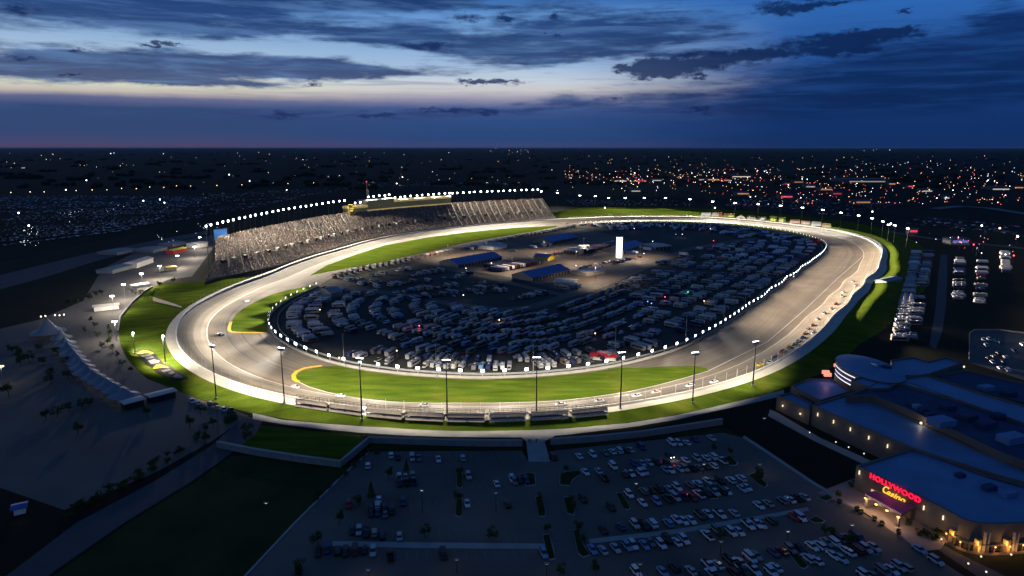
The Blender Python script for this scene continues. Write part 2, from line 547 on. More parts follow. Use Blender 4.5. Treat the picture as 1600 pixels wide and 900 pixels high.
def grass_mat():
    m, n, l, p = new_mat('striped_mown_grass')
    p.inputs['Roughness'].default_value = 1.0; p.inputs['Specular IOR Level'].default_value = 0.0
    g = n.new('ShaderNodeNewGeometry')
    mp = n.new('ShaderNodeMapping'); mp.inputs['Scale'].default_value = (0.05, 0.22, 0.05)
    l.new(g.outputs['Position'], mp.inputs[0])
    t1 = n.new('ShaderNodeTexNoise'); t1.inputs['Scale'].default_value = 1.0; t1.inputs['Detail'].default_value = 5; t1.inputs['Distortion'].default_value = 0.4
    l.new(mp.outputs[0], t1.inputs['Vector'])
    t2 = n.new('ShaderNodeTexNoise'); t2.inputs['Scale'].default_value = 1.3; t2.inputs['Detail'].default_value = 8
    l.new(g.outputs['Position'], t2.inputs['Vector'])
    ad = n.new('ShaderNodeMath'); ad.operation = 'MULTIPLY_ADD'; ad.inputs[1].default_value = 0.4
    l.new(t2.outputs['Fac'], ad.inputs[0]); l.new(t1.outputs['Fac'], ad.inputs[2])
    cr = n.new('ShaderNodeValToRGB'); e = cr.color_ramp.elements
    e[0].position = 0.45; e[0].color = (0.036, 0.066, 0.008, 1); e[1].position = 0.95; e[1].color = (0.105, 0.138, 0.016, 1)
    k = e.new(0.7); k.color = (0.062, 0.098, 0.010, 1)
    l.new(ad.outputs[0], cr.inputs[0])
    # worn, yellowed patches
    t3 = n.new('ShaderNodeTexNoise'); t3.inputs['Scale'].default_value = 0.045; t3.inputs['Detail'].default_value = 7; t3.inputs['Roughness'].default_value = 0.65
    l.new(g.outputs['Position'], t3.inputs['Vector'])
    mr = n.new('ShaderNodeMapRange'); mr.interpolation_type = 'SMOOTHSTEP'; mr.inputs[1].default_value = 0.50; mr.inputs[2].default_value = 0.72; mr.inputs[4].default_value = 0.55
    l.new(t3.outputs['Fac'], mr.inputs[0])
    mx = n.new('ShaderNodeMix'); mx.data_type = 'RGBA'; l.new(mr.outputs[0], mx.inputs[0]); l.new(cr.outputs[0], mx.inputs[6]); mx.inputs[7].default_value = (0.135, 0.125, 0.022, 1)
    l.new(mx.outputs[2], p.inputs['Base Color'])
    return m


M['grass'] = grass_mat()
TH_B0, TH_B1 = theta(1110, 338, 3), theta(872, 340, 3)
bm_ = MB(); K = 20
rBB = np.maximum(rB, rS + 4)
rows = []
for k in range(K + 1):
    t = k / K
    z = ZW * (1 - t) ** 1.3 + 0.05
    # along the tan straight the bank first rises to a berm beyond the walk
    hump = 3.1 * np.exp(-((t * (rBB - rS) - 12.0) / 7.5) ** 2)
    wgt = [1 / (1 + math.exp(-(th + 1.0) / 0.06)) * 1 / (1 + math.exp((th - 0.62) / 0.10)) for th in TH]
    # beyond the far turn it is a grassy spectator bank that rises away from the track
    hump2 = 6.0 * math.exp(-((t - 0.62) / 0.26) ** 2) * (1 if t > .01 else 0)
    w2 = [1 / (1 + math.exp(-(th - TH_B0) / 0.03)) * 1 / (1 + math.exp((th - TH_B1) / 0.012)) for th in TH]
    rows.append(xy(rS + (rBB - rS) * t, z + hump * np.array(wgt) + hump2 * np.array(w2)))
for q in rows: bm_.v += [tuple(v) for v in q]
for k in range(K):
    for i in range(NT):
        if in_stand(TH[i], -0.01) and nrm(TH[i]) < theta(396, 435, 3):
            continue
        j = (i + 1) % NT
        bm_.face((k * NT + i, (k + 1) * NT + i, (k + 1) * NT + j, k * NT + j))
struct('grass_bank', bm_, M['grass'])

# infield grass islands
G1 = [(483, 430.5), (510, 415), (550, 400), (600, 383.5), (667, 371), (733, 362.5), (800, 356), (850, 353.6), (872, 352.6), (868, 355), (840, 360.5), (800, 367), (733, 378), (673, 392.5), (633, 401.5), (587, 412), (533, 421)]
G2 = [(361, 519), (361, 512), (363, 501), (369, 492), (380, 482), (400, 471), (425, 460), (450, 453), (480, 447.5), (497, 446), (490, 450), (468, 460), (441, 474), (426, 487), (419.5, 496), (417, 506), (419, 519.4), (390, 519.2)]
G3 = [(462, 590), (466, 583), (475, 578), (490, 575), (505, 572.5), (530, 571.5), (554, 577.5), (615, 586), (682, 591), (753, 593.5), (842, 590), (908, 584), (969, 574.5), (1000, 575), (1040, 572.5), (1085, 571.5), (1103, 575), (1107, 579), (1100, 582.5), (1070, 590), (1025, 602), (980, 612), (924, 620), (881, 625), (838, 627.5), (780, 629), (678, 629.3), (640, 628.6), (608, 627), (570, 623), (541, 618.5), (512, 612.5), (483, 604), (466, 596)]
for q in (G1, G2, G3):
    struct('infield_grass', MB().poly(GP(q, 0.12)), M['grass'])
# far green strip along the infield wall
fi = [i for i in range(NT) if theta(1278, 376) < TH[i] < theta(905, 351.5)]
struct('infield_grass', MB().strip([Vector((CX0 + (rI[i] + 0.8) * math.cos(TH[i]), CY0 + (rI[i] + 0.8) * math.sin(TH[i]), 0.12)) for i in fi][::-1], [Vector((CX0 + (rI[i] + 0.8 + 30 * math.sin(PI * k / (len(fi) - 1)) ** 0.5) * math.cos(TH[i]), CY0 + (rI[i] + 0.8 + 30 * math.sin(PI * k / (len(fi) - 1)) ** 0.5) * math.sin(TH[i]), 0.12)) for k, i in enumerate(fi)][::-1]), M['grass'])


def ribbon(name, pts, w, z, mt, closed=False):
    P = [Vector((p[0], p[1], 0)) for p in pts]
    a, b = [], []
    for i, p in enumerate(P):
        d = (P[min(i + 1, len(P) - 1)] - P[max(i - 1, 0)]).normalized()
        q = Vector((-d.y, d.x, 0)) * w / 2
        a.append((p.x + q.x, p.y + q.y, z)); b.append((p.x - q.x, p.y - q.y, z))
    return struct(name, MB().strip(b, a), mt)


# painted corners of the grass islands
ribbon('yellow_edge_marking', GP([(503, 571.8), (490, 573.2), (476, 575.5), (464, 580.5), (458.5, 587), (460, 593), (466, 597)]), 2.2, 0.15, M['yellow_paint'])
ribbon('yellow_edge_marking', GP([(361, 503), (358.5, 510), (358, 516), (361, 518.8), (370, 519.5), (390, 520), (417, 520)]), 2.0, 0.15, M['yellow_paint'])
ribbon('track_edge_marking', GP([(466, 597), (483, 605), (512, 613.5), (541, 619.5), (570, 624), (608, 628), (640, 629.7), (678, 630.3), (780, 630), (838, 628.5), (881, 626), (924, 621), (980, 613), (1025, 603), (1070, 591), (1107, 580), (1200, 534), (1260, 482), (1310, 434), (1340, 408), (1352, 396), (1350, 388)]), 0.6, 0.15, M['white_paint'])
ribbon('track_edge_marking', GP([(483, 431), (533, 421.8), (587, 412.8), (633, 402.2)]), 0.8, 0.15, M['white_paint'])

# pavements, roads and lots
near_out = [(395, 655), (440, 663), (500, 670.5), (560, 676), (640, 681), (700, 683), (800, 684), (838, 682.5), (881, 680), (980, 668.5), (1055, 656.5), (1115, 643), (1167, 632), (1225, 618)]
near_in = [(395, 645), (440, 656), (500, 661.5), (560, 666), (640, 670), (700, 672.5), (780, 673.3), (838, 672), (881, 670), (980, 661.3), (1055, 649.3), (1115, 636), (1175, 622), (1225, 609)]
struct('footpath', MB().poly(GP(near_in) + GP(near_out)[::-1], 0.06), M['path'])
struct('walkway', MB().poly(GP([(812, 681.5), (822, 690), (826, 722), (860, 722), (851, 690), (872, 678.5)]), 0.10), M['path'])
struct('parking_lot', MB().poly(GP([(578, 706), (640, 705), (815, 704), (826, 722), (860, 722), (866, 704), (1000, 690), (1130, 676), (1160, 684), (1200, 710), (1270, 757), (1345, 800), (1420, 845), (1530, 915), (1640, 1010), (320, 1010), (385, 900), (460, 820), (540, 740)]), 0.03), M['lot'])
struct('plaza_pavement', MB().poly(GP([(-320, 700), (-200, 560), (60, 500), (130, 470), (160, 420), (230, 385), (330, 368), (345, 372), (300, 432), (262, 437), (235, 452), (215, 470), (193, 492), (186, 519), (192, 548), (205, 569), (230, 592), (272, 608), (314, 625), (360, 638), (388, 650), (330, 690), (240, 740), (100, 797), (0, 762)]), 0.025), M['plaza'])
struct('road', MB().poly(GP([(383, 650), (330, 697), (240, 753), (119, 817), (10, 900), (-160, 1010), (-60, 1010), (83, 894), (194, 817), (300, 752), (358, 711), (400, 678), (410, 658)]), 0.05), M['road'])
struct('road', MB().poly(GP([(0, 430), (130, 398), (260, 372), (325, 360), (325, 366), (262, 380), (150, 408), (60, 436), (0, 452)]), 0.04), M['road'])
struct('road', MB().poly(GP([(1452, 540), (1462, 480), (1466, 430), (1470, 398), (1480, 398), (1480, 430), (1478, 480), (1472, 520), (1462, 545)]), 0.04), M['road'])
ribbon('road', [G(x, y) for x, y in [(1180, 350), (1330, 352), (1450, 372), (1600, 388), (1760, 398)]], 14, 0.04, M['road'])
ribbon('road', [G(x, y) for x, y in [(1460, 326), (1500, 322), (1545, 325), (1610, 335), (1700, 350)]], 22, 0.05, mat('pale_highway', (0.16, 0.17, 0.19), 0.8))
struct('kerb', MB().prism([(p.x, p.y) for p in GP([(1160, 684), (1200, 710), (1270, 757), (1345, 800), (1348, 797), (1273, 754), (1203, 707), (1163, 681)])], 0.0, 0.14), M['path'])
struct('kerb', MB().prism([(p.x, p.y) for p in GP([(578, 706), (540, 740), (460, 820), (385, 900), (381, 900), (456, 820), (536, 740), (575, 706)])], 0.0, 0.14), M['path'])
struct('lawn', MB().poly(GP([(404, 664), (440, 668), (500, 675), (560, 680), (574, 689), (556, 706), (532, 726), (470, 718), (400, 707), (372, 700)]), 0.045), M['grass'])
struct('verge', MB().poly(GP([(580, 694), (640, 696), (816, 699), (820, 703), (640, 704), (578, 705)]), 0.045), M['rough_grass'])
struct('verge', MB().poly(GP([(862, 697), (1000, 685), (1128, 666), (1160, 683), (1130, 675), (1000, 689), (868, 703)]), 0.045), M['rough_grass'])
struct('field_grass', MB().poly(GP([(400, 712), (470, 724), (530, 733), (548, 726), (530, 742), (460, 818), (381, 900), (300, 1010), (-40, 1010), (88, 897), (198, 819), (304, 754), (362, 712)]), 0.03), M['rough_grass'])
# entrance paving before the casino
struct('entrance_pavement', MB().poly(GP([(1277, 770), (1333, 748), (1395, 770), (1480, 843), (1470, 858), (1440, 862), (1425, 852), (1350, 800)]), 0.06), mat('pale_pink_paving', (0.30, 0.24, 0.21), 0.8, var=0.2, scale=0.3))
struct('footpath', MB().poly(GP([(1203, 640), (1215, 645), (1283, 685), (1365, 722), (1352, 727), (1272, 689), (1200, 650)]), 0.05), M['path'])
struct('footpath', MB().poly(GP([(1425, 838), (1440, 834), (1500, 866), (1570, 900), (1640, 940), (1610, 950), (1540, 910), (1470, 862)]), 0.055), M['road'])
# infield roads and garage pad
struct('garage_pavement', MB().poly(GP([(655, 404), (700, 395), (760, 383), (850, 366), (900, 357), (960, 368), (1010, 385), (1060, 400), (1000, 425), (950, 446), (905, 462), (850, 446), (780, 430), (700, 420)]), 0.05), M['garage_pad'])
ribbon('infield_road', [G(x, y) for x, y in [(500, 447), (560, 452), (640, 462), (700, 474), (780, 484), (830, 480), (900, 458), (1000, 418), (1080, 388), (1180, 372)]], 11, 0.08, mat('infield_road_tarmac', (0.13, 0.115, 0.095), 0.85, var=0.3, scale=0.05))
ribbon('infield_road', [G(x, y) for x, y in [(655, 407), (700, 420), (780, 438), (850, 455), (890, 462)]], 9, 0.085, M['garage_pad'])
struct('pit_road_marking', MB().strip(*[[Vector((p.x, p.y, 0.13)) for p in GP(q)] for q in ([(517, 433), (613, 410.5), (700, 391.5), (783, 374.5), (860, 360)], [(517, 434), (613, 411.3), (700, 392.2), (783, 375), (860, 360.5)])]), M['white_paint'])
# ------------------------------------------------------------------ sky
def ang(px, py):
    """Compass bearing and elevation (degrees) of a sky feature measured in the photograph."""
    dx, dy = (px - 800) / FOC, (450 - py) / FOC
    d = Vector((dx, CP + dy * SP, -SP + dy * CP)).normalized()
    return math.degrees(math.atan2(d.x, d.y)), math.degrees(math.asin(d.z))


W = bpy.data.worlds.new('World'); SC.world = W; W.use_nodes = True
wt = W.node_tree; wn, wl = wt.nodes, wt.links
wn.clear()


class E_:
    """Tiny expression wrapper over Math nodes."""
    def __init__(s, o): s.o = o

    @staticmethod
    def op(k, a, b=None, c=None, clamp=False):
        x = wn.new('ShaderNodeMath'); x.operation = k; x.use_clamp = clamp
        for i, q in enumerate((a, b, c)):
            if q is None: continue
            if isinstance(q, E_): wl.new(q.o, x.inputs[i])
            else: x.inputs[i].default_value = q
        return E_(x.outputs[0])

    def __add__(s, b): return E_.op('ADD', s, b)
    def __sub__(s, b): return E_.op('SUBTRACT', s, b)
    def __mul__(s, b): return E_.op('MULTIPLY', s, b)
    def __truediv__(s, b): return E_.op('DIVIDE', s, b)
    __radd__ = __add__; __rmul__ = __mul__

    def step(s, lo, hi):
        x = wn.new('ShaderNodeMapRange'); x.interpolation_type = 'SMOOTHSTEP'
        wl.new(s.o, x.inputs[0]); x.inputs[1].default_value = lo; x.inputs[2].default_value = hi
        return E_(x.outputs[0])


def wnoise(vec, scale, detail=6, rough=0.55, dist=0.0):
    t = wn.new('ShaderNodeTexNoise'); t.inputs['Scale'].default_value = scale; t.inputs['Detail'].default_value = detail
    t.inputs['Roughness'].default_value = rough; t.inputs['Distortion'].default_value = dist
    wl.new(vec, t.inputs['Vector']); return E_(t.outputs['Fac'])


def comb(a, b, c=0.0):
    x = wn.new('ShaderNodeCombineXYZ')
    for i, q in enumerate((a, b, c)):
        if isinstance(q, E_): wl.new(q.o, x.inputs[i])
        else: x.inputs[i].default_value = q
    return x.outputs[0]


def wramp(src, stops):
    r = wn.new('ShaderNodeValToRGB'); e = r.color_ramp.elements
    while len(e) < len(stops): e.new(0.5)
    for el, (p, c) in zip(e, stops):
        el.position = p; el.color = (*lin(c), 1)
    wl.new(src.o, r.inputs[0]); return r.outputs[0]


def wmix(f, a, b, blend='MIX'):
    x = wn.new('ShaderNodeMix'); x.data_type = 'RGBA'; x.blend_type = blend
    if isinstance(f, E_): wl.new(f.o, x.inputs[0])
    else: x.inputs[0].default_value = f
    for i, q in ((6, a), (7, b)):
        if isinstance(q, tuple): x.inputs[i].default_value = (*lin(q), 1)
        else: wl.new(q, x.inputs[i])
    return x.outputs[2]


tc = wn.new('ShaderNodeTexCoord')
sp = wn.new('ShaderNodeSeparateXYZ'); wl.new(tc.outputs['Generated'], sp.inputs[0])
X, Y, Z = (E_(sp.outputs[i]) for i in range(3))
DEG = 180 / PI
az0 = E_.op('ARCTAN2', X, Y) * DEG
el0 = E_.op('ARCSINE', Z) * DEG
# ragged cloud edges: bend the coordinates with noise
wv = comb(az0 * 0.16, el0 * 0.62, 3.7)
n1 = wnoise(wv, 1.0, 7, 0.60)
n2 = wnoise(comb(az0 * 0.16, el0 * 0.62, 17.3), 1.0, 7, 0.60)
az = az0 + (n1 - 0.5) * 7.0
el = el0 + (n2 - 0.5) * 1.5
elc = el0 + (n2 - 0.5) * 0.5

right = (az0 + (n1 - 0.5) * 9.0).step(1.0, 24.0)
u = elc / 14.0
clear_l = wramp(u, [(0.0, (92, 70, 98)), (0.03, (72, 74, 114)), (0.09, (54, 74, 116)), (0.20, (54, 76, 120)), (0.245, (110, 108, 145)), (0.275, (214, 190, 178)), (0.32, (240, 228, 206)), (0.36, (230, 222, 214)), (0.42, (196, 206, 226)), (0.55, (158, 182, 216)), (0.70, (110, 148, 204)), (0.80, (40, 88, 156)), (1.0, (16, 48, 100))])
clear_c = wramp(u, [(0.0, (66, 72, 116)), (0.05, (46, 72, 122)), (0.15, (50, 78, 130)), (0.22, (74, 92, 144)), (0.27, (160, 148, 172)), (0.32, (222, 206, 204)), (0.37, (218, 216, 224)), (0.46, (176, 194, 224)), (0.58, (142, 174, 218)), (0.72, (112, 156, 212)), (0.82, (52, 106, 178)), (1.0, (20, 60, 120))])
clear_r = wramp(u, [(0.0, (22, 48, 96)), (0.1, (20, 50, 104)), (0.25, (22, 56, 112)), (0.38, (36, 74, 138)), (0.55, (46, 92, 162)), (0.7, (50, 104, 178)), (0.82, (38, 92, 168)), (1.0, (16, 54, 114))])
clear = wmix(right, wmix(az0.step(-27.0, -3.0), clear_l, clear_c), clear_r)

# clouds: ellipses (photograph places turned into bearings), summed and torn by noise
BL = [  # x, y, rx, ry, weight
    (170, 8, 330, 26, 1.3), (420, 3, 260, 12, 0.8), (90, 50, 170, 16, 0.6), (300, 45, 180, 8, 0.75), (470, 42, 120, 8, 0.5), (215, 72, 130, 7, .45),
    (150, 112, 300, 25, 1.25), (420, 102, 260, 20, 1.2), (560, 112, 110, 8, 0.6), (360, 130, 130, 6, 0.5),
    (640, 5, 260, 14, 0.9), (620, 60, 120, 14, 0.9), (700, 72, 70, 12, 0.7), (860, 60, 150, 22, 1.1), (1000, 45, 190, 24, 0.9), (820, 95, 120, 9, .8), (930, 80, 120, 10, 0.6), (850, 108, 90, 7, 0.5),
    (250, 195, 420, 28, 0.5), (790, 176, 120, 4, 0.7), (680, 176, 120, 5, 0.9), (560, 181, 60, 4, 0.9), (450, 180, 70, 8, .7),
    (1240, 150, 240, 40, 0.8), (1450, 115, 200, 50, 1.0), (1560, 90, 110, 40, 0.8), (1300, 165, 300, 20, 0.6), (1580, 30, 70, 40, 0.8), (1000, 152, 130, 4, .5), (900, 160, 150, 4, .5),
]
HOLES = [(640, 25, 200, 8, 0.5), (330, 75, 260, 9, 0.9), (100, 78, 150, 5, 0.5), (640, 98, 90, 7, 0.6), (200, 148, 420, 13, 1.4), (700, 130, 260, 12, 0.9), (470, 128, 110, 6, 0.7), (960, 105, 160, 7, 0.7), (1250, 40, 200, 16, 0.7), (1150, 22, 150, 14, 0.5), (720, 50, 60, 12, 0.5)]
SCRAPS = [  # small dark ragged clouds
    (1215, 12, 46, 13), (1262, 14, 22, 8), (1310, 4, 30, 5), (1418, 18, 12, 8), (730, 27, 24, 9), (790, 29, 12, 6), (868, 24, 12, 9), (665, 72, 44, 9), (782, 127, 50, 5), (740, 128, 22, 3), (1300, 62, 120, 12), (1390, 50, 60, 9), (1180, 85, 110, 9), (1090, 100, 90, 11), (1020, 104, 50, 12), (1330, 78, 60, 9), (985, 106, 26, 5), (1030, 118, 44, 7), (1095, 120, 14, 4), (1098, 172, 24, 9), (265, 68, 28, 4), (235, 70, 20, 3), (125, 79, 26, 4), (42, 92, 24, 5), (118, 118, 17, 3), (445, 181, 34, 9), (765, 177, 16, 5), (960, 153, 14, 3), (490, 131, 16, 5), (700, 172, 60, 5), (590, 181, 50, 5), (20, 15, 40, 10), (865, 56, 10, 5)]


def blobs(lst, A, B, soft=1.0):
    tot = None
    for q in lst:
        x, y, rx, ry = q[:4]; w = q[4] if len(q) > 4 else 1.0
        a, b = ang(x, y); a1, _ = ang(x + rx, y); _, b1 = ang(x, y - ry)
        ra, rb = abs(a1 - a), abs(b1 - b)
        da = (A - a) * (1 / ra); db = (B - b) * (1 / rb)
        d2 = da * da + db * db
        g_ = E_.op('MULTIPLY', E_.op('EXPONENT', d2 * (-1.0 * soft)), w)
        tot = g_ if tot is None else tot + g_
    return tot


big = blobs(BL, az, el, 0.8) - blobs(HOLES, az, el, 0.9)
n3 = wnoise(comb(az0 * 0.10, el0 * 0.75, 9.1), 1.0, 9, 0.62, 0.3)
n4 = wnoise(comb(az0 * 0.40, el0 * 1.9, 1.1), 1.0, 8, 0.60)
n7 = wnoise(comb(az0 * 0.13, el0 * 1.5, 41.0), 1.0, 8, 0.62, 0.4)
mask = (big + (n3 - 0.5) * 3.4 + (n4 - 0.5) * 1.3).step(0.02, 1.10)
hi_fade = el0.step(1.2, 3.0)
cloud_c = wramp(u, [(0.0, (60, 70, 120)), (0.2, (54, 72, 124)), (0.34, (58, 78, 126)), (0.5, (40, 66, 118)), (0.7, (32, 66, 124)), (0.82, (18, 48, 98)), (1.0, (12, 38, 84))])
cloud_r = wramp(u, [(0.0, (16, 42, 90)), (0.3, (14, 44, 94)), (0.55, (14, 44, 96)), (0.8, (16, 50, 106)), (1.0, (12, 42, 92))])
cloud = wmix(right, cloud_c, cloud_r)
cloud = wmix(n7.step(0.42, 0.70) * 0.55 * el0.step(1.5, 4.0), cloud, wmix(right, (104, 138, 188), (34, 74, 136)))
cloud = wmix(n7.step(0.62, 0.30) * 0.30, cloud, wmix(right, (26, 46, 88), (8, 30, 70)))
col = wmix(mask * hi_fade * 0.93, clear, cloud)
# wispy streaks inside the bright gaps
n5 = wnoise(comb(az0 * 0.07 + el0 * 0.05, el0 * 2.6, 5.5), 1.0, 8, 0.6, 0.5)
col = wmix(n5.step(0.52, 0.75) * el0.step(2.6, 3.6) * 0.35, col, cloud)
az2 = az0 + (wnoise(comb(az0 * 0.7, el0 * 1.6, 8.0), 1.0, 8, 0.65) - 0.5) * 4.2
el2 = el0 + (wnoise(comb(az0 * 0.7, el0 * 1.6, 28.0), 1.0, 8, 0.65) - 0.5) * 1.5
sm = blobs(SCRAPS, az2, el2, 0.9)
n6 = wnoise(comb(az0 * 0.9, el0 * 2.2, 2.0), 1.0, 9, 0.68)
smask = (sm + (n6 - 0.5) * 1.7).step(0.30, 1.05) * sm.step(0.08, 0.4)
col = wmix(smask * 0.90, col, wmix(right, wramp(u, [(0, (36, 52, 100)), (0.5, (22, 46, 94)), (1, (14, 40, 90))]), wramp(u, [(0, (12, 34, 76)), (0.5, (10, 34, 78)), (1, (12, 38, 84))])))
# above the photograph's edge the sky goes on as a plain dim blue; nothing below the horizon
up = wramp(el0 / 90.0, [(0.0, (44, 84, 146)), (0.3, (44, 76, 128)), (1.0, (46, 72, 116))])
col = wmix(el0.step(11.0, 20.0), col, up)
col = wmix(el0.step(-0.6, -0.1), (8, 18, 40), col)
hs = wn.new('ShaderNodeHueSaturation'); hs.inputs['Saturation'].default_value = 1.0; wl.new(col, hs.inputs['Color']); col = hs.outputs[0]
cm_ = wn.new('ShaderNodeMix'); cm_.data_type = 'RGBA'; cm_.blend_type = 'MULTIPLY'; cm_.inputs[0].default_value = 1; wl.new(col, cm_.inputs[6]); cm_.inputs[7].default_value = (0.80, 0.93, 0.97, 1); col = cm_.outputs[2]
bg = wn.new('ShaderNodeBackground'); wl.new(col, bg.inputs[0]); bg.inputs[1].default_value = 1.0
# twilight glow of the atmosphere itself
SUN_EL, SUN_AZ = math.radians(-4.0), math.radians(-42.0)
sk = wn.new('ShaderNodeTexSky'); sk.sky_type = 'NISHITA'; sk.sun_disc = False
sk.sun_elevation = SUN_EL; sk.sun_rotation = SUN_AZ; sk.altitude = 300
bg2 = wn.new('ShaderNodeBackground'); wl.new(sk.outputs[0], bg2.inputs[0]); bg2.inputs[1].default_value = 0.015
ads = wn.new('ShaderNodeAddShader'); wl.new(bg.outputs[0], ads.inputs[0]); wl.new(bg2.outputs[0], ads.inputs[1])
wo = wn.new('ShaderNodeOutputWorld'); wl.new(ads.outputs[0], wo.inputs[0])
W.cycles.sampling_method = 'MANUAL'; W.cycles.sample_map_resolution = 512

# last light of the sunken sun, low from the bright gap on the western horizon
sun = bpy.data.lights.new('sun', 'SUN'); sun.energy = 0.012; sun.angle = math.radians(12); sun.color = (1.0, 0.85, 0.7)
so = bpy.data.objects.new('sun', sun); COL.objects.link(so)
so.rotation_euler = (math.radians(86), 0, math.radians(-138))


def spot(loc, target, watt, half, blend=0.6, col=(1.0, 0.88, 0.70), r=0.8):
    L = bpy.data.lights.new('floodlight_beam', 'SPOT'); L.energy = watt; L.spot_size = math.radians(2 * half); L.spot_blend = blend
    L.color = col; L.shadow_soft_size = r
    o = bpy.data.objects.new('floodlight_beam', L); COL.objects.link(o)
    o.location = loc
    d = Vector(target) - Vector(loc)
    o.rotation_euler = d.to_track_quat('-Z', 'Y').to_euler()
    return o


def reflector(o, k, smin, lo, hi):
    """Mirror-optic flood: throws more light towards the shallow angles so the lane is evenly lit, and is shielded above them."""
    L = o.data; L.use_nodes = True
    n, l = L.node_tree.nodes, L.node_tree.links
    em = n['Emission']
    g = n.new('ShaderNodeNewGeometry'); sx = n.new('ShaderNodeSeparateXYZ'); l.new(g.outputs['Incoming'], sx.inputs[0])
    ab = n.new('ShaderNodeMath'); ab.operation = 'ABSOLUTE'; l.new(sx.outputs[2], ab.inputs[0])
    mx = n.new('ShaderNodeMath'); mx.operation = 'MAXIMUM'; mx.inputs[1].default_value = smin; l.new(ab.outputs[0], mx.inputs[0])
    dv = n.new('ShaderNodeMath'); dv.operation = 'DIVIDE'; dv.inputs[0].default_value = smin; l.new(mx.outputs[0], dv.inputs[1])
    pw = n.new('ShaderNodeMath'); pw.operation = 'POWER'; pw.inputs[1].default_value = k; l.new(dv.outputs[0], pw.inputs[0])
    mr = n.new('ShaderNodeMapRange'); mr.interpolation_type = 'SMOOTHSTEP'; mr.inputs[1].default_value = lo; mr.inputs[2].default_value = hi
    l.new(ab.outputs[0], mr.inputs[0])
    ml = n.new('ShaderNodeMath'); ml.operation = 'MULTIPLY'; l.new(pw.outputs[0], ml.inputs[0]); l.new(mr.outputs[0], ml.inputs[1])
    l.new(ml.outputs[0], em.inputs['Strength'])
    return o


def glow(loc, watt, col=(1, 0.9, 0.75), r=0.5):
    L = bpy.data.lights.new('lamp_glow', 'POINT'); L.energy = watt; L.color = col; L.shadow_soft_size = r
    o = bpy.data.objects.new('lamp_glow', L); COL.objects.link(o); o.location = loc
    return o
# ------------------------------------------------------------------ floodlight poles round the track
KW = 260000.0


def light_pole(name, label, base, height, aim, group, heads=3, hw=3.6, lens='lamp_white', cap=True):
    """Tall pole with a crossarm that carries a bank of floodlights turned towards aim."""
    o = empty(name, base)
    tag(o, label, 'light pole', group)
    d = Vector(aim) - Vector(base); d.z = 0; d.normalize()
    rz = math.atan2(d.y, d.x)
    MB().tube((0, 0, 0), (0, 0, height), 0.34, 0.18, 8).build('pole', M['dark_metal'], o)
    MB().box(0, 0, -0.3, 1.1, 1.1, 0.9).build('footing', M['path'], o)
    cr = MB().box(0, 0, 0, 0.18, hw, 0.22).build('crossarm', M['dark_metal'], o); cr.location = (0, 0, height - 0.15); cr.rotation_euler = (0, 0, rz)
    for k in range(heads):
        y = (k - (heads - 1) / 2) * hw / heads
        hd = MB()
        hd.box(0, 0, 0, 0.7, hw / heads * 0.86, 1.0)
        h = hd.build('floodlight', M['steel'], o)
        h.location = (0.25 * math.cos(rz) - y * math.sin(rz), 0.25 * math.sin(rz) + y * math.cos(rz), height + 0.1); h.rotation_euler = (0, 0.0, rz)
        ln = MB().add([(0.36, -hw / heads * .40, 0.04), (0.36, hw / heads * .40, 0.04), (0.36, hw / heads * .40, 0.96), (0.36, -hw / heads * .40, 0.96)], [(0, 1, 2, 3)])
        ln.add([(-0.34, -hw / heads * .40, 1.03), (0.34, -hw / heads * .40, 1.03), (0.34, hw / heads * .40, 1.03), (-0.34, hw / heads * .40, 1.03)], [(0, 1, 2, 3)])
        ln.build('lens', M[lens], h)
    return o


NEAR = [((338, 622), 24.5), ((445, 636), 24.5), ((566, 658), 26.0), ((699, 660), 24.5), ((838, 655), 24.5), ((969, 645), 24.5), ((1082, 632), 22.5), ((1176, 606), 21.0)]
for k, ((bx, by), h) in enumerate(NEAR):
    p = G(bx, by, 1.0); p.z = max(0.0, surf_z(p) - 0.1)
    i = near_i(p)
    light_pole('floodlight_pole', 'dark floodlight pole on the near grass bank, %s along from the hillside emblems' % nth(k + 1), p, h, wall_off(i, -10, 0), 'floodlight poles on the near bank')
    q = Vector((p.x, p.y, p.z + h + 0.3)) - NOUT[i] * 1.0
    reflector(spot(q, wall_off(i, -12, 0.5), KW * (1.7 if k < 2 else 1.1), 64, 0.35), 1.6, 0.34, 0.24, 0.37)
# two shorter poles on the left bank
for k, (bx, by, h) in enumerate([(211, 552, 11.0), (259, 571, 14.0)]):
    p = G(bx, by, 0.8); p.z = max(0.0, surf_z(p) - 0.1)
    i = near_i(p)
    light_pole('floodlight_pole', ['short floodlight pole at the outer edge of the left grass bank', 'short floodlight pole between the hillside emblems and the track wall'][k], p, h, wall_off(i, -10, 0), 'short poles on the left bank', 2, 3.0)
    spot(Vector((p.x, p.y, p.z + h + 0.3)), wall_off(i, 1, 3), KW * 1.0, 78, 0.6)
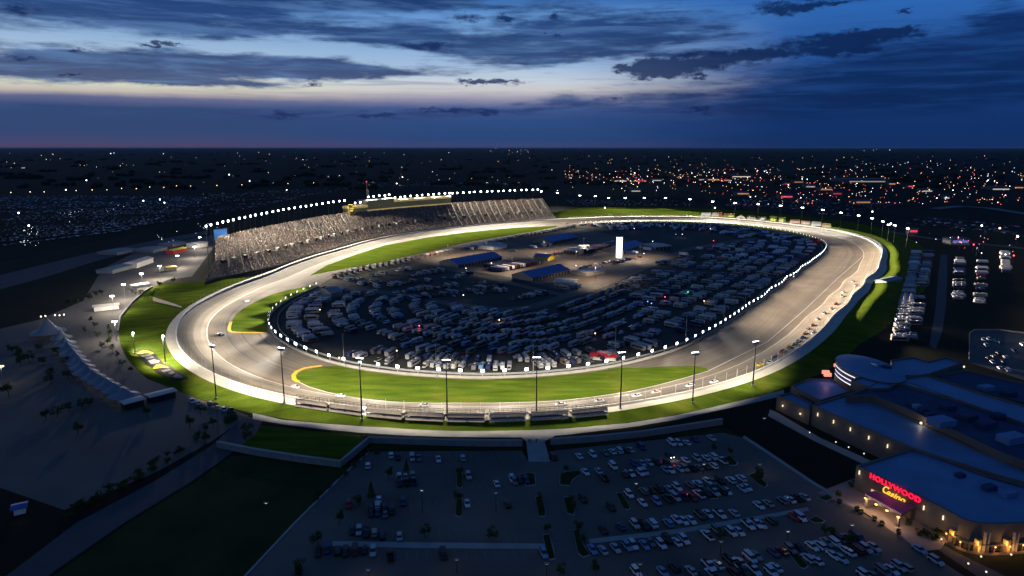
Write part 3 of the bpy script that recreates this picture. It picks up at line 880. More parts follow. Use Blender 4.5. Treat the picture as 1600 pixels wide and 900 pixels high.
# unseen from here but needed by the left turn: the row carries on along the walk up to the stand
FAR_HEADS = [(871, 302), (906, 306), (930, 307), (951, 310), (977, 310), (1007, 310), (1040, 310), (1078, 312), (1113.5, 315.5), (1149, 317.5), (1185, 319.5), (1220, 322), (1254, 325), (1286, 328.5), (1314.5, 333), (1342, 337.5), (1363, 342), (1380, 347), (1389, 352), (1399, 353), (1419, 358)]
for k, (hx, hy) in enumerate(FAR_HEADS):
    p = G(hx, hy, 24.0)
    i = near_i(p)
    light_pole('floodlight_pole', 'tall floodlight pole beyond the far turn, %s from the grandstand end' % nth(k + 1), (p.x, p.y, 0), 24.0, wall_off(i, -10, 0), 'floodlight poles beyond the far turn', 2, 4.4)
    d = (Vector((p.x, p.y, 0)) - wall_off(i, 0, 0)).length
    if k < 18:
        lo = 24.0 / (d + 75); hi = 24.0 / (d + 42)
        reflector(spot(Vector((p.x, p.y, 24.6)) - NOUT[i] * 1.0, wall_off(i, -8, 0.5), KW * 0.95 * min(2.6, max(1.0, ((d + 25) / 45.0) ** 1.6)) * (2.0 if k < 9 else 1.0 if k < 15 else 0.3), 58, 0.5), 1.9, hi, lo, hi)
# floods over the left turn: short masts on the spectator bank shine down on to the turn
for px_, py_ in [(233, 480), (262, 452), (192, 505)]:
    p = G(px_, py_, 1.0); i = near_i(p)

# ------------------------------------------------------------------ lamps on the infield wall
WALL_H = 1.4


def polyline_len(P):
    L = [0.0]
    for a, b in zip(P, P[1:]): L.append(L[-1] + (b - a).length)
    return L


def along(P, L, s):
    k = max(0, min(len(L) - 2, int(np.searchsorted(L, s) - 1)))
    t = (s - L[k]) / max(L[k + 1] - L[k], 1e-6)
    return P[k].lerp(P[k + 1], t), (P[k + 1] - P[k]).normalized()


t_in0, t_in1 = theta(905, 351.5), theta(497, 448)
ring_i = [i for i in range(NT) if not (t_in0 < TH[i] < t_in1)]
# order: start at the far end by the pit road, run clockwise past the right straight to the left end
ring_i = [i for i in range(NT) if TH[i] <= t_in0][::-1] + [i for i in range(NT) if TH[i] >= t_in1][::-1]
IP = [Vector((CX0 + rI[i] * math.cos(TH[i]), CY0 + rI[i] * math.sin(TH[i]), 0)) for i in ring_i]
IL_ = polyline_len(IP)
wmb = MB()


def wall_ribbon(mb, P, t, z0, z1, zf=None):
    a, b = [], []
    for i, p in enumerate(P):
        d = (P[min(i + 1, len(P) - 1)] - P[max(i - 1, 0)]).normalized(); q = Vector((-d.y, d.x, 0)) * t / 2
        a.append(p + q); b.append(p - q)
    up = lambda L, z: [Vector((v.x, v.y, z)) for v in L]
    mb.strip(up(a, z0), up(a, z1)); mb.strip(up(a, z1), up(b, z1)); mb.strip(up(b, z1), up(b, z0))
    return mb


iw = empty('infield_wall', IP[0]); tag(iw, 'long low white concrete wall that rings the infield under its lamps', 'wall')
iw.location = (0, 0, 0)
wall_ribbon(MB(), IP, 0.7, 0, WALL_H).build('concrete_barrier', mat('weathered_barrier', (0.26, 0.25, 0.23), 0.7, var=0.25, scale=0.3), iw)
wall_ribbon(MB(), [p + (Vector((CX0, CY0, 0)) - p).normalized() * 6 for p in IP], 0.25, 0, 1.1).build('inner_rail', M['steel'], iw)
total = IL_[-1]


def lamp_unit(name, label, p, d, group, big):
    """Low lamp on a stub post: a hooded box that faces the track."""
    o = empty(name, p, math.atan2(-d.x, d.y)); tag(o, label, 'track lamp', group)
    return o


def make_lamp(w):
    hs = []
    post = MB().box(-0.15, 0, 0, 0.35, 0.35, 2.4).build('post', M['steel'])
    box = MB().box(0, 0, 2.2, 0.7, w, 1.5).build('housing', M['dark_metal'])
    ln = MB().add([(0.37, -w * .47, 2.28), (0.37, w * .47, 2.28), (0.37, w * .47, 3.62), (0.37, -w * .47, 3.62)], [(0, 1, 2, 3)]).build('lens', M['lamp_dash'])
    bk = MB().add([(-0.37, -w * .45, 2.3), (-0.37, w * .45, 2.3), (-0.37, w * .45, 3.6), (-0.37, -w * .45, 3.6)], [(3, 2, 1, 0)]).build('back_painted_glow', M['lamp_back'])  # back panel glows in place of floodlight falling on its white paint
    ln.parent = box; bk.parent = box
    return post, box, ln, bk


protos = {}
for w in (2.0, 3.4):
    protos[w] = make_lamp(w)


def put_lamp(p, d, w, label, group):
    rz = math.atan2(d.x, -d.y)  # local x looks outward over the track
    o = empty('wall_lamp', (p.x, p.y, WALL_H - 0.1)); o.rotation_euler = (0, 0, rz)
    tag(o, label, 'track lamp', group)
    po, bx, ln, bk = protos[w]
    q = po.copy(); COL.objects.link(q); q.parent = o
    q = bx.copy(); COL.objects.link(q); q.parent = o
    for g_ in (ln, bk):
        r = g_.copy(); COL.objects.link(r); r.parent = q
    return o


# spacing as counted in the photograph: wide on the near left, close elsewhere
s = 3.0; k = 0; lamps = []
while s < total - 4:
    p, d = along(IP, IL_, s)
    lamps.append((s, p, d))
    s += 8.6 if p.y > 800 else (9.6 if p.x > 120 else 11.2)
out_n = lambda d: Vector((-d.y, d.x, 0))
seg = {'far': 0, 'right': 0, 'near': 0, 'left': 0}
for s, p, d in lamps:
    o_ = Vector((p.x - CX0, p.y - CY0, 0)).normalized()
    n_ = out_n(d)
    if n_.dot(o_) < 0: d = -d; n_ = -n_
    if p.y > 800: kk, lb = 'far', 'small white lamp on the far infield wall, %s from the pit end'
    elif p.x > 140: kk, lb = 'right', 'small white lamp on the wall along the tan straight, %s from the far turn'
    elif p.x > -110: kk, lb = 'near', 'small white lamp on the wall above the near lawn, %s from the straight'
    else: kk, lb = 'left', 'bright lamp on the infield wall round the left turn, %s from the lawn'
    seg[kk] += 1
    put_lamp(p, Vector((d.x, d.y, 0)), 3.4 if kk == 'left' else 2.0, lb % nth(seg[kk]), 'lamps on the infield wall')
    j = near_i(p)
    if kk == 'right':
        q = p + n_ * 1.0; q.z = 9.0
        t = p + n_ * 24; t.z = 0
        reflector(spot(q, t, KW * 1.0, 64, 0.8, (1.0, 0.82, 0.62), 0.5), 2.1, 0.13, 0.0, 0.03)
    elif kk == 'far' and seg[kk] % 3 == 0:
        q = p + n_ * 1.0; q.z = 8.0
        t = p + n_ * 24; t.z = 0
        reflector(spot(q, t, KW * 0.42, 64, 0.7, (1.0, 0.92, 0.78), 0.5), 2.0, 0.10, 0.0, 0.03)
    elif kk in ('near', 'left') and seg[kk] % 3 == 0:
        q = p + n_ * 1.0; q.z = 6.0
        t = p + n_ * 22; t.z = 0
        reflector(spot(q, t, KW * (3.3 if kk == 'left' else 0.4), 62, 0.6, (1.0, 0.92, 0.80), 0.5), 2.4, 0.12, 0.06, 0.12)
for w in protos:
    for o in protos[w]: bpy.data.objects.remove(o)

# dark service poles just inside the wall
for k, (b, t) in enumerate([((538, 573), 525), ((682, 590), 535), ((833, 588), 520), ((961, 556), 485), ((1071, 537), 500), ((1130.5, 503), 475), ((1164, 477), 455)]):
    p = G(*b)
    o = empty('service_pole', p); tag(o, 'thin unlit grey pole inside the infield wall, %s from the left turn' % nth(k + 1), 'pole', 'unlit poles inside the infield wall')
    MB().tube((0, 0, 0), (0, 0, 18), 0.22, 0.14, 6).build('pole', M['steel'], o)
    MB().box(0, 0, 17.9, 0.5, 2.4, 0.4, math.atan2(p.y - CY0, p.x - CX0)).build('crossarm', M['dark_metal'], o)

# ------------------------------------------------------------------ outer wall and catch fence
tw = empty('track_wall'); tag(tw, 'white concrete wall with catch fence round the outside of the track', 'wall')
seqW = list(range(NT)) + [0]
wall_ribbon(MB(), [wall_off(i, 0.25, 0) for i in seqW], 0.5, ZW - 0.1, ZW + 1.15).build('concrete_barrier', M['white_wall'], tw)
fm = MB()
cable = MB()
for h in (2.6, 4.0, 5.4):
    a = [wall_off(i, 0.25, ZW + h) for i in seqW]; b = [wall_off(i, 0.25, ZW + h + 0.05) for i in seqW]
    cable.strip(a, b)
cable.build('cable', M['steel'], tw)
post_mesh = MB().tube((0, 0, 1.0), (0, 0, 5.6), 0.07, 0.07, 4).mesh('post', M['white_wall'])
pn = 0; rest = MB(); accum = 0.0; nxt = 0.0
for i in range(NT):
    if ARC[i] < nxt: continue
    nxt = ARC[i] + 6.0
    p = wall_off(i, 0.25, ZW)
    if p.y < 380 and p.x > -60 and pn < 60:
        o = bpy.data.objects.new('fence_post', post_mesh); COL.objects.link(o); o.parent = tw; o.location = p; pn += 1
    else:
        rest.tube((p.x, p.y, ZW + 1.0), (p.x, p.y, ZW + 5.6), 0.06, 0.06, 4, cap=False)
tag(rest.build('fence_posts_beyond', M['steel'], tw), kind='stuff')

# lights over the left turn: two tall poles by the walk
LT = [(229, 470, 18), (196, 528, 16)]

# ------------------------------------------------------------------ grandstand
def i_px(px_, d, z):
    """Wall index whose point d metres outside and z high stands at that place across the photograph (stand side only)."""
    best = None
    for i in range(NT):
        if not (1.2 < TH[i] < 3.9): continue
        p = wall_off(i, d, z); fw = p.y * CP - (z - HCAM) * SP
        x = 800 + FOC * p.x / fw
        if best is None or abs(x - px_) < best[0]: best = (abs(x - px_), i)
    return best[1]


D0, D1, Z0, Z1 = 9.0, 64.0, 3.6, 31.0
FL0, FL1 = i_px(320, 33, Z0), i_px(338, D1, Z1)      # left end, front and top
FR0, FR1 = i_px(868, D0, Z0), i_px(848, D1, Z1)      # right end
gs = empty('grandstand'); tag(gs, 'long curved grandstand packed with spectators beside the pit straight', 'grandstand')
NU = 220


def wall_f(fi, d, z):
    i = int(math.floor(fi)); f = fi - i
    return wall_off(i, d, z).lerp(wall_off(i + 1, d, z), f)


def gpt(u, t, z=None):
    """Point on the seating deck, u along it (0 right .. 1 left), t = 0 front row .. 1 top row."""
    a = FR0 + (FR1 - FR0) * t; b = FL0 + (FL1 - FL0) * t
    k_ = min(1, max(0, (u - .84) / .16)); d0 = D0 + 24 * k_ * k_ * (3 - 2 * k_)
    return wall_f(a + (b - a) * u, d0 + (D1 - d0) * t, (Z0 + (Z1 - Z0) * (t ** 1.06)) if z is None else z)


def gdir(u, t):
    d = gpt(min(1, u + .004), t) - gpt(max(0, u - .004), t); d.z = 0
    return d.normalized()


US = [k / NU for k in range(NU + 1)]
NROW = 44
deck = MB()
M['seat_deck'] = mat('seating_deck', (0.17, 0.155, 0.14), 0.8, var=0.3, scale=0.4)
M['stair'] = mat('pale_concrete_stairs', (0.19, 0.18, 0.165), 0.8, var=0.2, scale=0.4)
lowc = 0.36
for r in range(NROW):
    t0, t1 = r / NROW, (r + 1) / NROW
    z = Z0 + (Z1 - Z0) * t1 ** 1.06; zb = Z0 + (Z1 - Z0) * t0 ** 1.06
    a = [gpt(u, t0, zb) for u in US]; b = [gpt(u, t0, z) for u in US]; c = [gpt(u, t1, z) for u in US]
    deck.strip(b, a); deck.strip(c, b)
deck.build('seating_deck', M['seat_deck'], gs)
bk = MB()
bk.strip([gpt(u, 1.0, Z1) for u in US], [gpt(u, 1.0, 0) for u in US])
for u in (0, 1):
    ts = np.linspace(0, 1, 14)
    bk.strip([gpt(u, t) for t in ts], [gpt(u, t, 0) for t in ts])
bk.strip([gpt(u, 0, Z0) for u in US], [gpt(u, 0, 0) for u in US])
bk.build('back_wall', M['dark_metal'], gs)
NA = 64
for k in range(NA):
    u = (k + .5) / NA
    a, b = [], []
    for t in np.linspace(0.01, 0.99, 12):
        dd = gdir(u, t) * 0.5; p = gpt(u, t) + Vector((0, 0, 0.9)); a.append(p + dd); b.append(p - dd)
    MB().strip(a, b).build('stair', M['stair'], gs)
for k in range(36):
    u = (k + .7) / 36.5
    p = gpt(u, lowc); d_ = gdir(u, lowc); rz = math.atan2(d_.y, d_.x)
    MB().box(p.x - d_.y * 1.5, p.y + d_.x * 1.5, p.z - 0.5, 4.4, 3.0, 3.2, rz).build('vomitory', M['black' if k % 2 else 'stair'], gs)
# the crowd: nobody could count it
cm = MB()
NC = 20000
for _ in range(NC):
    u = R.random(); r = R.randrange(NROW)
    if abs(r / NROW - lowc) < 0.02 and R.random() < 0.7: continue
    t = (r + 0.5) / NROW
    if abs((u * NA) % 1 - .5) < .05: continue
    p = gpt(u, t); d_ = gdir(u, t)
    z = Z0 + (Z1 - Z0) * ((r + 1) / NROW) ** 1.06
    cm.box(p.x, p.y, z, R.uniform(0.5, 0.8), 0.45, R.uniform(0.8, 1.25), math.atan2(d_.y, d_.x))
crowd = cm.build('spectator_crowd', island_mat('crowd_clothing', [(0.20, 0.19, 0.175), (0.06, 0.06, 0.062), (0.25, 0.12, 0.09), (0.15, 0.142, 0.132), (0.50, 0.47, 0.42), (0.03, 0.03, 0.04), (0.18, 0.145, 0.115), (0.08, 0.11, 0.18), (0.32, 0.285, 0.235), (0.11, 0.10, 0.09), (0.28, 0.17, 0.13), (0.24, 0.235, 0.22)], 0.8))
tag(crowd, 'dense crowd of spectators seated in the grandstand', 'crowd', kind='stuff')
ga, gb = TH[min(FR0, FR1)], TH[max(FL0, FL1)]

# roof line lights on the rear of the stand
HEADS = [(321, 355)] + [(321 + 8.7 * k, 355 - 2.12 * k + 0.020 * k * k) for k in range(1, 26)]
HEADS = [h for h in HEADS if h[0] < 541] + [(554, 318.5), (563, 317.5), (575, 309), (583, 308), (591.5, 307), (600, 306.5), (608, 305.5), (616.5, 310), (625.5, 309), (633, 308.2), (642, 307.4), (651, 306.8), (660, 306), (669, 305.4), (677.5, 304.8), (686, 304), (694, 303.4), (701, 303), (706, 303), (715, 302.6), (724, 302.2), (733, 301.6), (742, 301), (751, 300.6), (760, 300.2), (769, 299.8), (778, 299.5), (787, 299.2), (796, 298.8), (805, 298.4), (814, 298), (823, 297.8), (832, 297.6), (841, 297.4), (846, 300)]
lamp_h = 47.0
mast_proto = None
for k, (hx, hy) in enumerate(HEADS):
    z_ = lamp_h
    for _ in range(4):
        i = i_px(hx, 69, z_); p = wall_off(i, 69, 0)
        # height at which this mast top stands at the measured level
        for zz in range(300, 620, 3):
            fw = p.y * CP - (zz / 10 - HCAM) * SP
            if 450 - FOC * (p.y * SP + (zz / 10 - HCAM) * CP) / fw <= hy: break
        z_ = zz / 10
    hgt = min(max(z_, 36), 56)
    base = Vector((p.x, p.y, 0))
    o = empty('stand_light_mast', base); tag(o, 'white floodlight mast behind the grandstand, %s from its left end' % nth(k + 1), 'light mast', 'floodlight masts behind the grandstand')
    MB().tube((0, 0, 0), (0, 0, hgt), 0.3, 0.18, 6).build('pole', M['dark_metal'], o)
    rz = math.atan2(-NOUT[i].y, -NOUT[i].x)
    h = MB().box(0, 0, -0.1, 1.0, 2.7, 2.1).build('floodlight', M['steel'], o); h.location = (0, 0, hgt); h.rotation_euler = (0, 0, rz)
    ln = MB().box(0.56, 0, 0.1, 0.12, 2.4, 1.7).build('lens', M['lamp_white'], h)
    if k % 3 == 1:
        q = Vector((p.x, p.y, hgt + 1)) - NOUT[i] * 1.5
        reflector(spot(q, wall_off(i, 10, 0), KW * 3.7, 66, 0.5), 2.7, 0.33, 0.20, 0.30)

q0_ = G(HEADS[0][0], HEADS[0][1], lamp_h)
for tx_, ty_ in ((285, 500), (270, 470), (330, 462)):
    reflector(spot((q0_.x + 2, q0_.y - 3, lamp_h + 1), G(tx_, ty_, 2), KW * 1.1, 20, 0.9), 0.6, 0.2, 0.06, 0.12)

# press box building along the top of the stand
M['facade'] = emit('cream_fascia_painted_glow', (1.0, 0.74, 0.28), 0.30)  # even glow added in place of floodlight falling on the cream bands
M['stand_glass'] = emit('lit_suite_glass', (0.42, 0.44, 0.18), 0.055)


def arc_box(name, i0, i1, d0, d1, z0, z1, mt, parent):
    ii = list(range(min(i0, i1), max(i0, i1) + 1))
    mb = MB()
    f0 = [wall_off(i, d0, z0) for i in ii]; f1 = [wall_off(i, d0, z1) for i in ii]
    b0 = [wall_off(i, d1, z0) for i in ii]; b1 = [wall_off(i, d1, z1) for i in ii]
    mb.strip(f1, f0); mb.strip(b1, f1); mb.strip(b0, b1); mb.strip(f0, b0)
    for q in (0, -1):
        mb.add([f0[q], f1[q], b1[q], b0[q]], [(0, 1, 2, 3)])
    return mb.build(name, mt, parent)


def i_at(px, py, z):
    return idx(theta(px, py, z))


pb = empty('press_box'); tag(pb, 'long cream press box with dark glass along the top of the grandstand', 'building')
ia, ib, ic, id_ = i_px(549, 62, 34), i_px(574, 62, 36), i_px(616, 62, 38), i_px(703, 62, 38)
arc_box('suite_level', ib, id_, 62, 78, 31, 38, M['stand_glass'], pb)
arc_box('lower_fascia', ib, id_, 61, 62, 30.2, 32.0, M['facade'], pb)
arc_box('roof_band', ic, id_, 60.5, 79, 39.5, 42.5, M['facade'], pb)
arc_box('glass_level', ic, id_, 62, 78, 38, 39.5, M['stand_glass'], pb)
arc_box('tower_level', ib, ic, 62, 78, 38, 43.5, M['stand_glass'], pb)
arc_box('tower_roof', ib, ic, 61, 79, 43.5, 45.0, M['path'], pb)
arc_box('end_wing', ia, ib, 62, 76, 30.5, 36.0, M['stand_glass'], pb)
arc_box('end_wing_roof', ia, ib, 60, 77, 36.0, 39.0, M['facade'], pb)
# floor lines of the suites
for z in (33.5, 36.0, 38.2):
    arc_box('floor_band', ib, id_, 61.7, 62.0, z, z + 0.35, M['path'], pb)
# lit sign panel on its end
sg = empty('stand_sign'); tag(sg, 'bright yellow sign panel at the left end of the press box', 'sign')
sp_ = wall_off(i_px(549, 59, 36), 59, 36.0)
rzs = math.atan2(TAN[ia].y, TAN[ia].x)
pnl = MB().box(0, 0, -7, 12, 0.6, 13, rzs).build('panel', mat('yellow_sign_panel', (0.62, 0.48, 0.08), 0.5, var=0.3, scale=0.3), sg)
pnl.location = sp_
for q, (ox, oz, wd, ht) in enumerate([(-3.5, 2.6, 6, 1.6), (0.5, 0.2, 8, 1.4), (1.5, -3.0, 6, 2.0)]):
    b = MB().box(ox * math.cos(rzs) - NOUT[ia].x * 0.45, ox * math.sin(rzs) - NOUT[ia].y * 0.45, oz, wd, 0.2, ht, rzs).build('lit_band', emit('yellow_lit_band', (1.0, 0.75, 0.15), 0.9), sg)
    b.location = sp_
# broadcast mast
mp = wall_off(i_px(573, 68, 45), 68, 45.0)
ms = empty('radio_mast', (mp.x, mp.y, 43.0)); tag(ms, 'lattice mast rising from the press box roof with a red tip light', 'mast')
mm = MB()
for a in range(3):
    x, y = 0.9 * math.cos(a * 2.09), 0.9 * math.sin(a * 2.09)
    mm.tube((x, y, 0), (x * 0.5, y * 0.5, 26), 0.22, 0.16, 5)
for z in range(0, 26, 2):
    f = 1 - 0.5 * z / 26; f2 = 1 - 0.5 * (z + 2) / 26
    for a in range(3):
        mm.tube((0.9 * f * math.cos(a * 2.09), 0.9 * f * math.sin(a * 2.09), z), (0.9 * f2 * math.cos(a * 2.09 + 2.09), 0.9 * f2 * math.sin(a * 2.09 + 2.09), z + 2), 0.09, n=4)
mm.build('lattice', mat('mast_paint', (0.45, 0.38, 0.30), 0.5), ms)
MB().box(1.6, 0, 8, 1.2, 1.6, 7).build('antenna_panel', M['path'], ms)
MB().ball((0, 0, 26.4), 0.55).build('tip_light', emit('red_beacon', (1.0, 0.08, 0.12), 4), ms)
# video board at the left end
vb = empty('video_board', (0, 0, 0)); tag(vb, 'big blue video board beside the left end of the grandstand', 'screen')
v0, v1 = G(335, 376, 27.0), G(355, 374, 27.0)
dv = (v1 - v0); dv.z = 0; wv_ = dv.length; dv.normalize(); nv = Vector((dv.y, -dv.x, 0))
mid = (v0 + v1) / 2; rz = math.atan2(dv.y, dv.x)
MB().box(mid.x, mid.y, 26.5, wv_ + 1, 1.2, 11.5, rz).build('casing', M['dark_metal'], vb)
MB().box(mid.x + nv.x * 0.8, mid.y + nv.y * 0.8, 27, wv_, 0.3, 10.5, rz).build('screen', emit('blue_screen', (0.01, 0.16, 0.50), 0.9), vb)
for s_ in (-1, 1):
    MB().box(mid.x + dv.x * s_ * wv_ * .3, mid.y + dv.y * s_ * wv_ * .3, 0, 1, 1, 26.5, rz).build('support_leg', M['dark_metal'], vb)
# ------------------------------------------------------------------ small trackside stands on the near walk
M['tan_board'] = mat('weathered_tan_boards', (0.46, 0.39, 0.31), 0.7, var=0.3, scale=0.6)
M['blue_post'] = mat('pale_blue_post', (0.20, 0.27, 0.32), 0.6, var=0.2, scale=1)
BLE = [(462, 511), (515, 565), (572, 628), (634, 693), (699, 757), (765, 822), (830, 888), (894, 950)]


def s_edge(px):
    xs = [440, 500, 566, 629, 693, 760, 823, 889, 950, 980]; ys = [631, 640, 649, 655, 658, 659, 657, 653, 647, 641]
    return float(np.interp(px, xs, ys))


for k, (x0, x1) in enumerate(BLE):
    a, b = G(x0, s_edge(x0), ZW), G(x1, s_edge(x1), ZW)
    d = b - a; L = d.length; d.normalize(); n_ = Vector((-d.y, d.x, 0))      # n_ points to the track
    c = (a + b) / 2 + n_ * 4.2
    o = empty('trackside_stand', (c.x, c.y, ZW), math.atan2(d.y, d.x))
    tag(o, 'small open-backed spectator stand by the near catch fence, %s from its left end' % nth(k + 1), 'stand', 'small stands along the near catch fence')
    # seating boards climb away from the track towards the camera side
    for r in range(5):
        y = 2.2 - r * 1.3; z = 0.6 + r * 0.42
        MB().box(0, y, z, L, 1.05, 0.14).build('bench', M['tan_board'], o)
    MB().add([(-L / 2, -4.35, 1.8), (L / 2, -4.35, 1.8), (L / 2, -3.55, 3.3), (-L / 2, -3.55, 3.3), (-L / 2, -4.2, 1.8), (L / 2, -4.2, 1.8), (L / 2, -3.4, 3.3), (-L / 2, -3.4, 3.3)], [(0, 1, 2, 3), (7, 6, 5, 4), (3, 2, 6, 7), (0, 4, 5, 1), (0, 3, 7, 4), (1, 5, 6, 2)]).build('back_board', M['tan_board'], o)
    MB().add([(-L / 2, -4.9, .05), (L / 2, -4.9, .05), (L / 2, -4.2, 1.1), (-L / 2, -4.2, 1.1), (-L / 2, -4.7, .05), (L / 2, -4.7, .05), (L / 2, -4.0, 1.1), (-L / 2, -4.0, 1.1)], [(0, 1, 2, 3), (7, 6, 5, 4), (3, 2, 6, 7), (0, 4, 5, 1), (0, 3, 7, 4), (1, 5, 6, 2)]).build('skirting', M['tan_board'], o)
    rl = MB()
    for z in (3.7, 4.4, 5.1): rl.box(0, -3.5, z, L, 0.10, 0.12)
    for q in range(9): rl.box(-L / 2 + 0.06 + q * (L - .12) / 8, -3.5, 3.25, 0.08, 0.10, 1.95)
    rl.build('back_rail', M['dark_metal'], o)
    rl = MB()
    for q in (-1, 1):
        rl.box(q * (L / 2 - .05), -0.6, 1.2, 0.08, 6.8, 0.08); rl.box(q * (L / 2 - .05), -0.6, 3.2, 0.08, 6.8, 0.08)
    rl.build('side_rail', M['dark_metal'], o)
    MB().box(0, -4.3, 0, 0.9, 0.4, 2.1).build('centre_post', M['blue_post'], o)
    for q in (-1, 1):
        MB().box(q * (L / 2 - .25), -3.9, 0, 0.3, 0.3, 3.2).build('leg', M['steel'], o)
        MB().box(q * (L / 2 - .25), 2.2, 0, 0.25, 0.25, .6).build('leg', M['steel'], o)
    MB().add([(-L / 2, 2.0, .5), (L / 2, 2.0, .5), (L / 2, -3.9, 2.1), (-L / 2, -3.9, 2.1)], [(0, 1, 2, 3)]).build('under_deck', M['dark_metal'], o)

p = G(570, 647, ZW); p.z = ZW
o = empty('walk_lamp', p); tag(o, 'single glaring white lamp in the gap between the second and third trackside stands', 'lamp')
MB().tube((0, 0, 0), (0, 0, 2.6), .08, n=6).build('pole', M['steel'], o)
MB().box(0, 0, 2.6, .9, .5, .7).build('lamp_head', M['lamp_white'], o)
glow((p.x, p.y - .8, 5.0), 900, (.9, .92, 1), .3)

# ------------------------------------------------------------------ scoring tower and infield buildings
p = G(967, 405)
o = empty('scoring_tower', p); tag(o, 'tall glowing white scoring tower in the middle of the infield', 'scoreboard tower')
rz = 0.35
MB().box(0, 0, 1.5, 5.0, 4.0, 22, rz).build('lit_column', emit('white_led_face', (1.0, 0.95, 0.92), 2.2, True), o)
MB().box(0, 0, 0, 4.2, 3.2, 1.6, rz).build('base', M['dark_metal'], o)
MB().box(0, 0, 23.5, 5.3, 4.3, 0.4, rz).build('cap', M['dark_metal'], o)
glow((p.x + 2, p.y - 9, 10), 9000, (1, 0.85, 0.7), 2.5)
M['blue_roof'] = mat('blue_metal_roof', (0.025, 0.10, 0.33), 0.35, var=0.25, scale=0.2, spec=0.5)
M['cream'] = mat('cream_cladding', (0.30, 0.27, 0.22), 0.7, var=0.2, scale=0.3)
M['white_roof'] = mat('white_membrane_roof', (0.52, 0.50, 0.44), 0.7, var=0.15, scale=0.2)
M['yellow'] = mat('yellow_fabric', (0.70, 0.52, 0.05), 0.7, var=0.2, scale=0.4)
M['red'] = mat('red_fabric', (0.55, 0.03, 0.05), 0.7, var=0.2, scale=0.4)
M['membrane'] = mat('tent_membrane', (0.21, 0.24, 0.26), 0.6, var=0.12, scale=0.3)


def shed(name, label, cat, pa, pb, depth, h, roof, wall, rise=1.6, group=None, z=0.0, doors=0):
    """Gabled building: front wall runs between two measured points, depth goes away from the camera."""
    a, b = G(*pa), G(*pb)
    d = b - a; L = d.length; d.normalize()
    rz = math.atan2(d.y, d.x); c = (a + b) / 2
    o = empty(name, (c.x, c.y, z), rz); tag(o, label, cat, group)
    MB().box(0, depth / 2, 0, L, depth, h).build('wall', wall, o)
    rf = MB(); e_ = 0.8
    for s_ in (0, 1):
        y0 = -e_ if s_ == 0 else depth + e_
        pts = [(-L / 2 - e_, y0, h), (L / 2 + e_, y0, h), (L / 2 + e_, depth / 2, h + rise), (-L / 2 - e_, depth / 2, h + rise)]
        lo = [(x, y, z_ - 0.3) for x, y, z_ in pts]
        rf.add(pts + lo, [(0, 1, 2, 3), (7, 6, 5, 4), (0, 4, 5, 1), (1, 5, 6, 2), (3, 7, 4, 0)])
    rf.add([(-L / 2, 0, h), (-L / 2, depth, h), (-L / 2, depth / 2, h + rise - .3)], [(0, 1, 2)], 1)
    rf.add([(L / 2, 0, h), (L / 2, depth, h), (L / 2, depth / 2, h + rise - .3)], [(0, 1, 2)], 1)
    rf.build('roof', [roof, wall], o)
    for q in range(doors):
        x = -L / 2 + (q + 0.5) * L / doors
        MB().box(x, -0.06, 0.02, min(4.0, L / doors * 0.7), 0.1, h * 0.7).build('door', M['dark_metal'], o)
    return o


shed('garage', 'long blue roofed garage nearest the front straight in the infield', 'garage', (716, 419), (784, 406), 26, 3.4, M['blue_roof'], M['cream'], 4.2, 'blue roofed infield garages', doors=14)
shed('garage', 'long blue roofed garage in the middle of the infield, right of the black trailers', 'garage', (832, 440), (890, 427), 24, 3.4, M['blue_roof'], M['cream'], 4.2, 'blue roofed infield garages', doors=12)
shed('garage', 'blue roofed garage at the far side of the infield', 'garage', (863, 382), (902, 374), 28, 3.4, M['blue_roof'], M['cream'], 4.4, 'blue roofed infield garages', doors=10)
shed('garage', 'blue roofed garage just right of the glowing scoring tower', 'garage', (974, 396), (1006, 386), 24, 3.4, M['blue_roof'], M['cream'], 4.2, 'blue roofed infield garages', doors=8)
shed('marquee_tent', 'flat cream tent beside the infield road, below the middle blue garage', 'tent', (865, 447), (895, 449), 16, 4, M['white_roof'], M['cream'], 0.6)
shed('marquee_tent', 'low cream roofed tent left of the infield road, below the scoring tower', 'tent', (916, 432), (946, 427), 18, 3.2, M['white_roof'], M['cream'], 0.5)
shed('marquee_tent', 'white roofed tent behind the far end of the lit pit row', 'tent', (771, 391), (792, 387), 24, 4, M['white_roof'], M['white_wall'], 1.5)
shed('marquee_tent', 'grey and cream building left of the scoring tower', 'building', (880, 397), (904, 399), 20, 5, M['white_roof'], M['cream'], 0.8, doors=5)
shed('marquee_tent', 'pale grey building right of the scoring tower by the parked cars', 'building', (1024, 391), (1048, 389), 26, 4, M['white_roof'], M['cream'], 0.8, doors=4)
shed('display_tent', 'yellow and blue display tent in the middle of the infield', 'tent', (834, 406), (856, 408), 16, 4, M['blue_roof'], M['yellow'], 2.0)
shed('hospitality_tent', 'big pale blue tent by the infield road near the left turn', 'tent', (517, 466), (534, 463), 16, 4.5, M['membrane'], M['membrane'], 2.4)
shed('red_tent', 'larger red peaked tent inside the infield wall near the lawn end', 'tent', (923, 562), (941, 563), 5, 2.2, M['red'], M['white_roof'], 1.4, 'red tents by the infield wall')
shed('red_tent', 'smaller red peaked tent inside the infield wall near the lawn end', 'tent', (946, 564), (962, 564), 5, 2.2, M['red'], M['white_roof'], 1.4, 'red tents by the infield wall')
glow((G(942, 560).x, G(942, 560).y, 5.5), 260, (1, 0.35, 0.3), 0.5)
shed('red_tent', 'red roofed hut at the gap in the wall by the far turn', 'tent', (1266, 379), (1276, 380), 10, 4, M['red'], M['red'], 1.5)

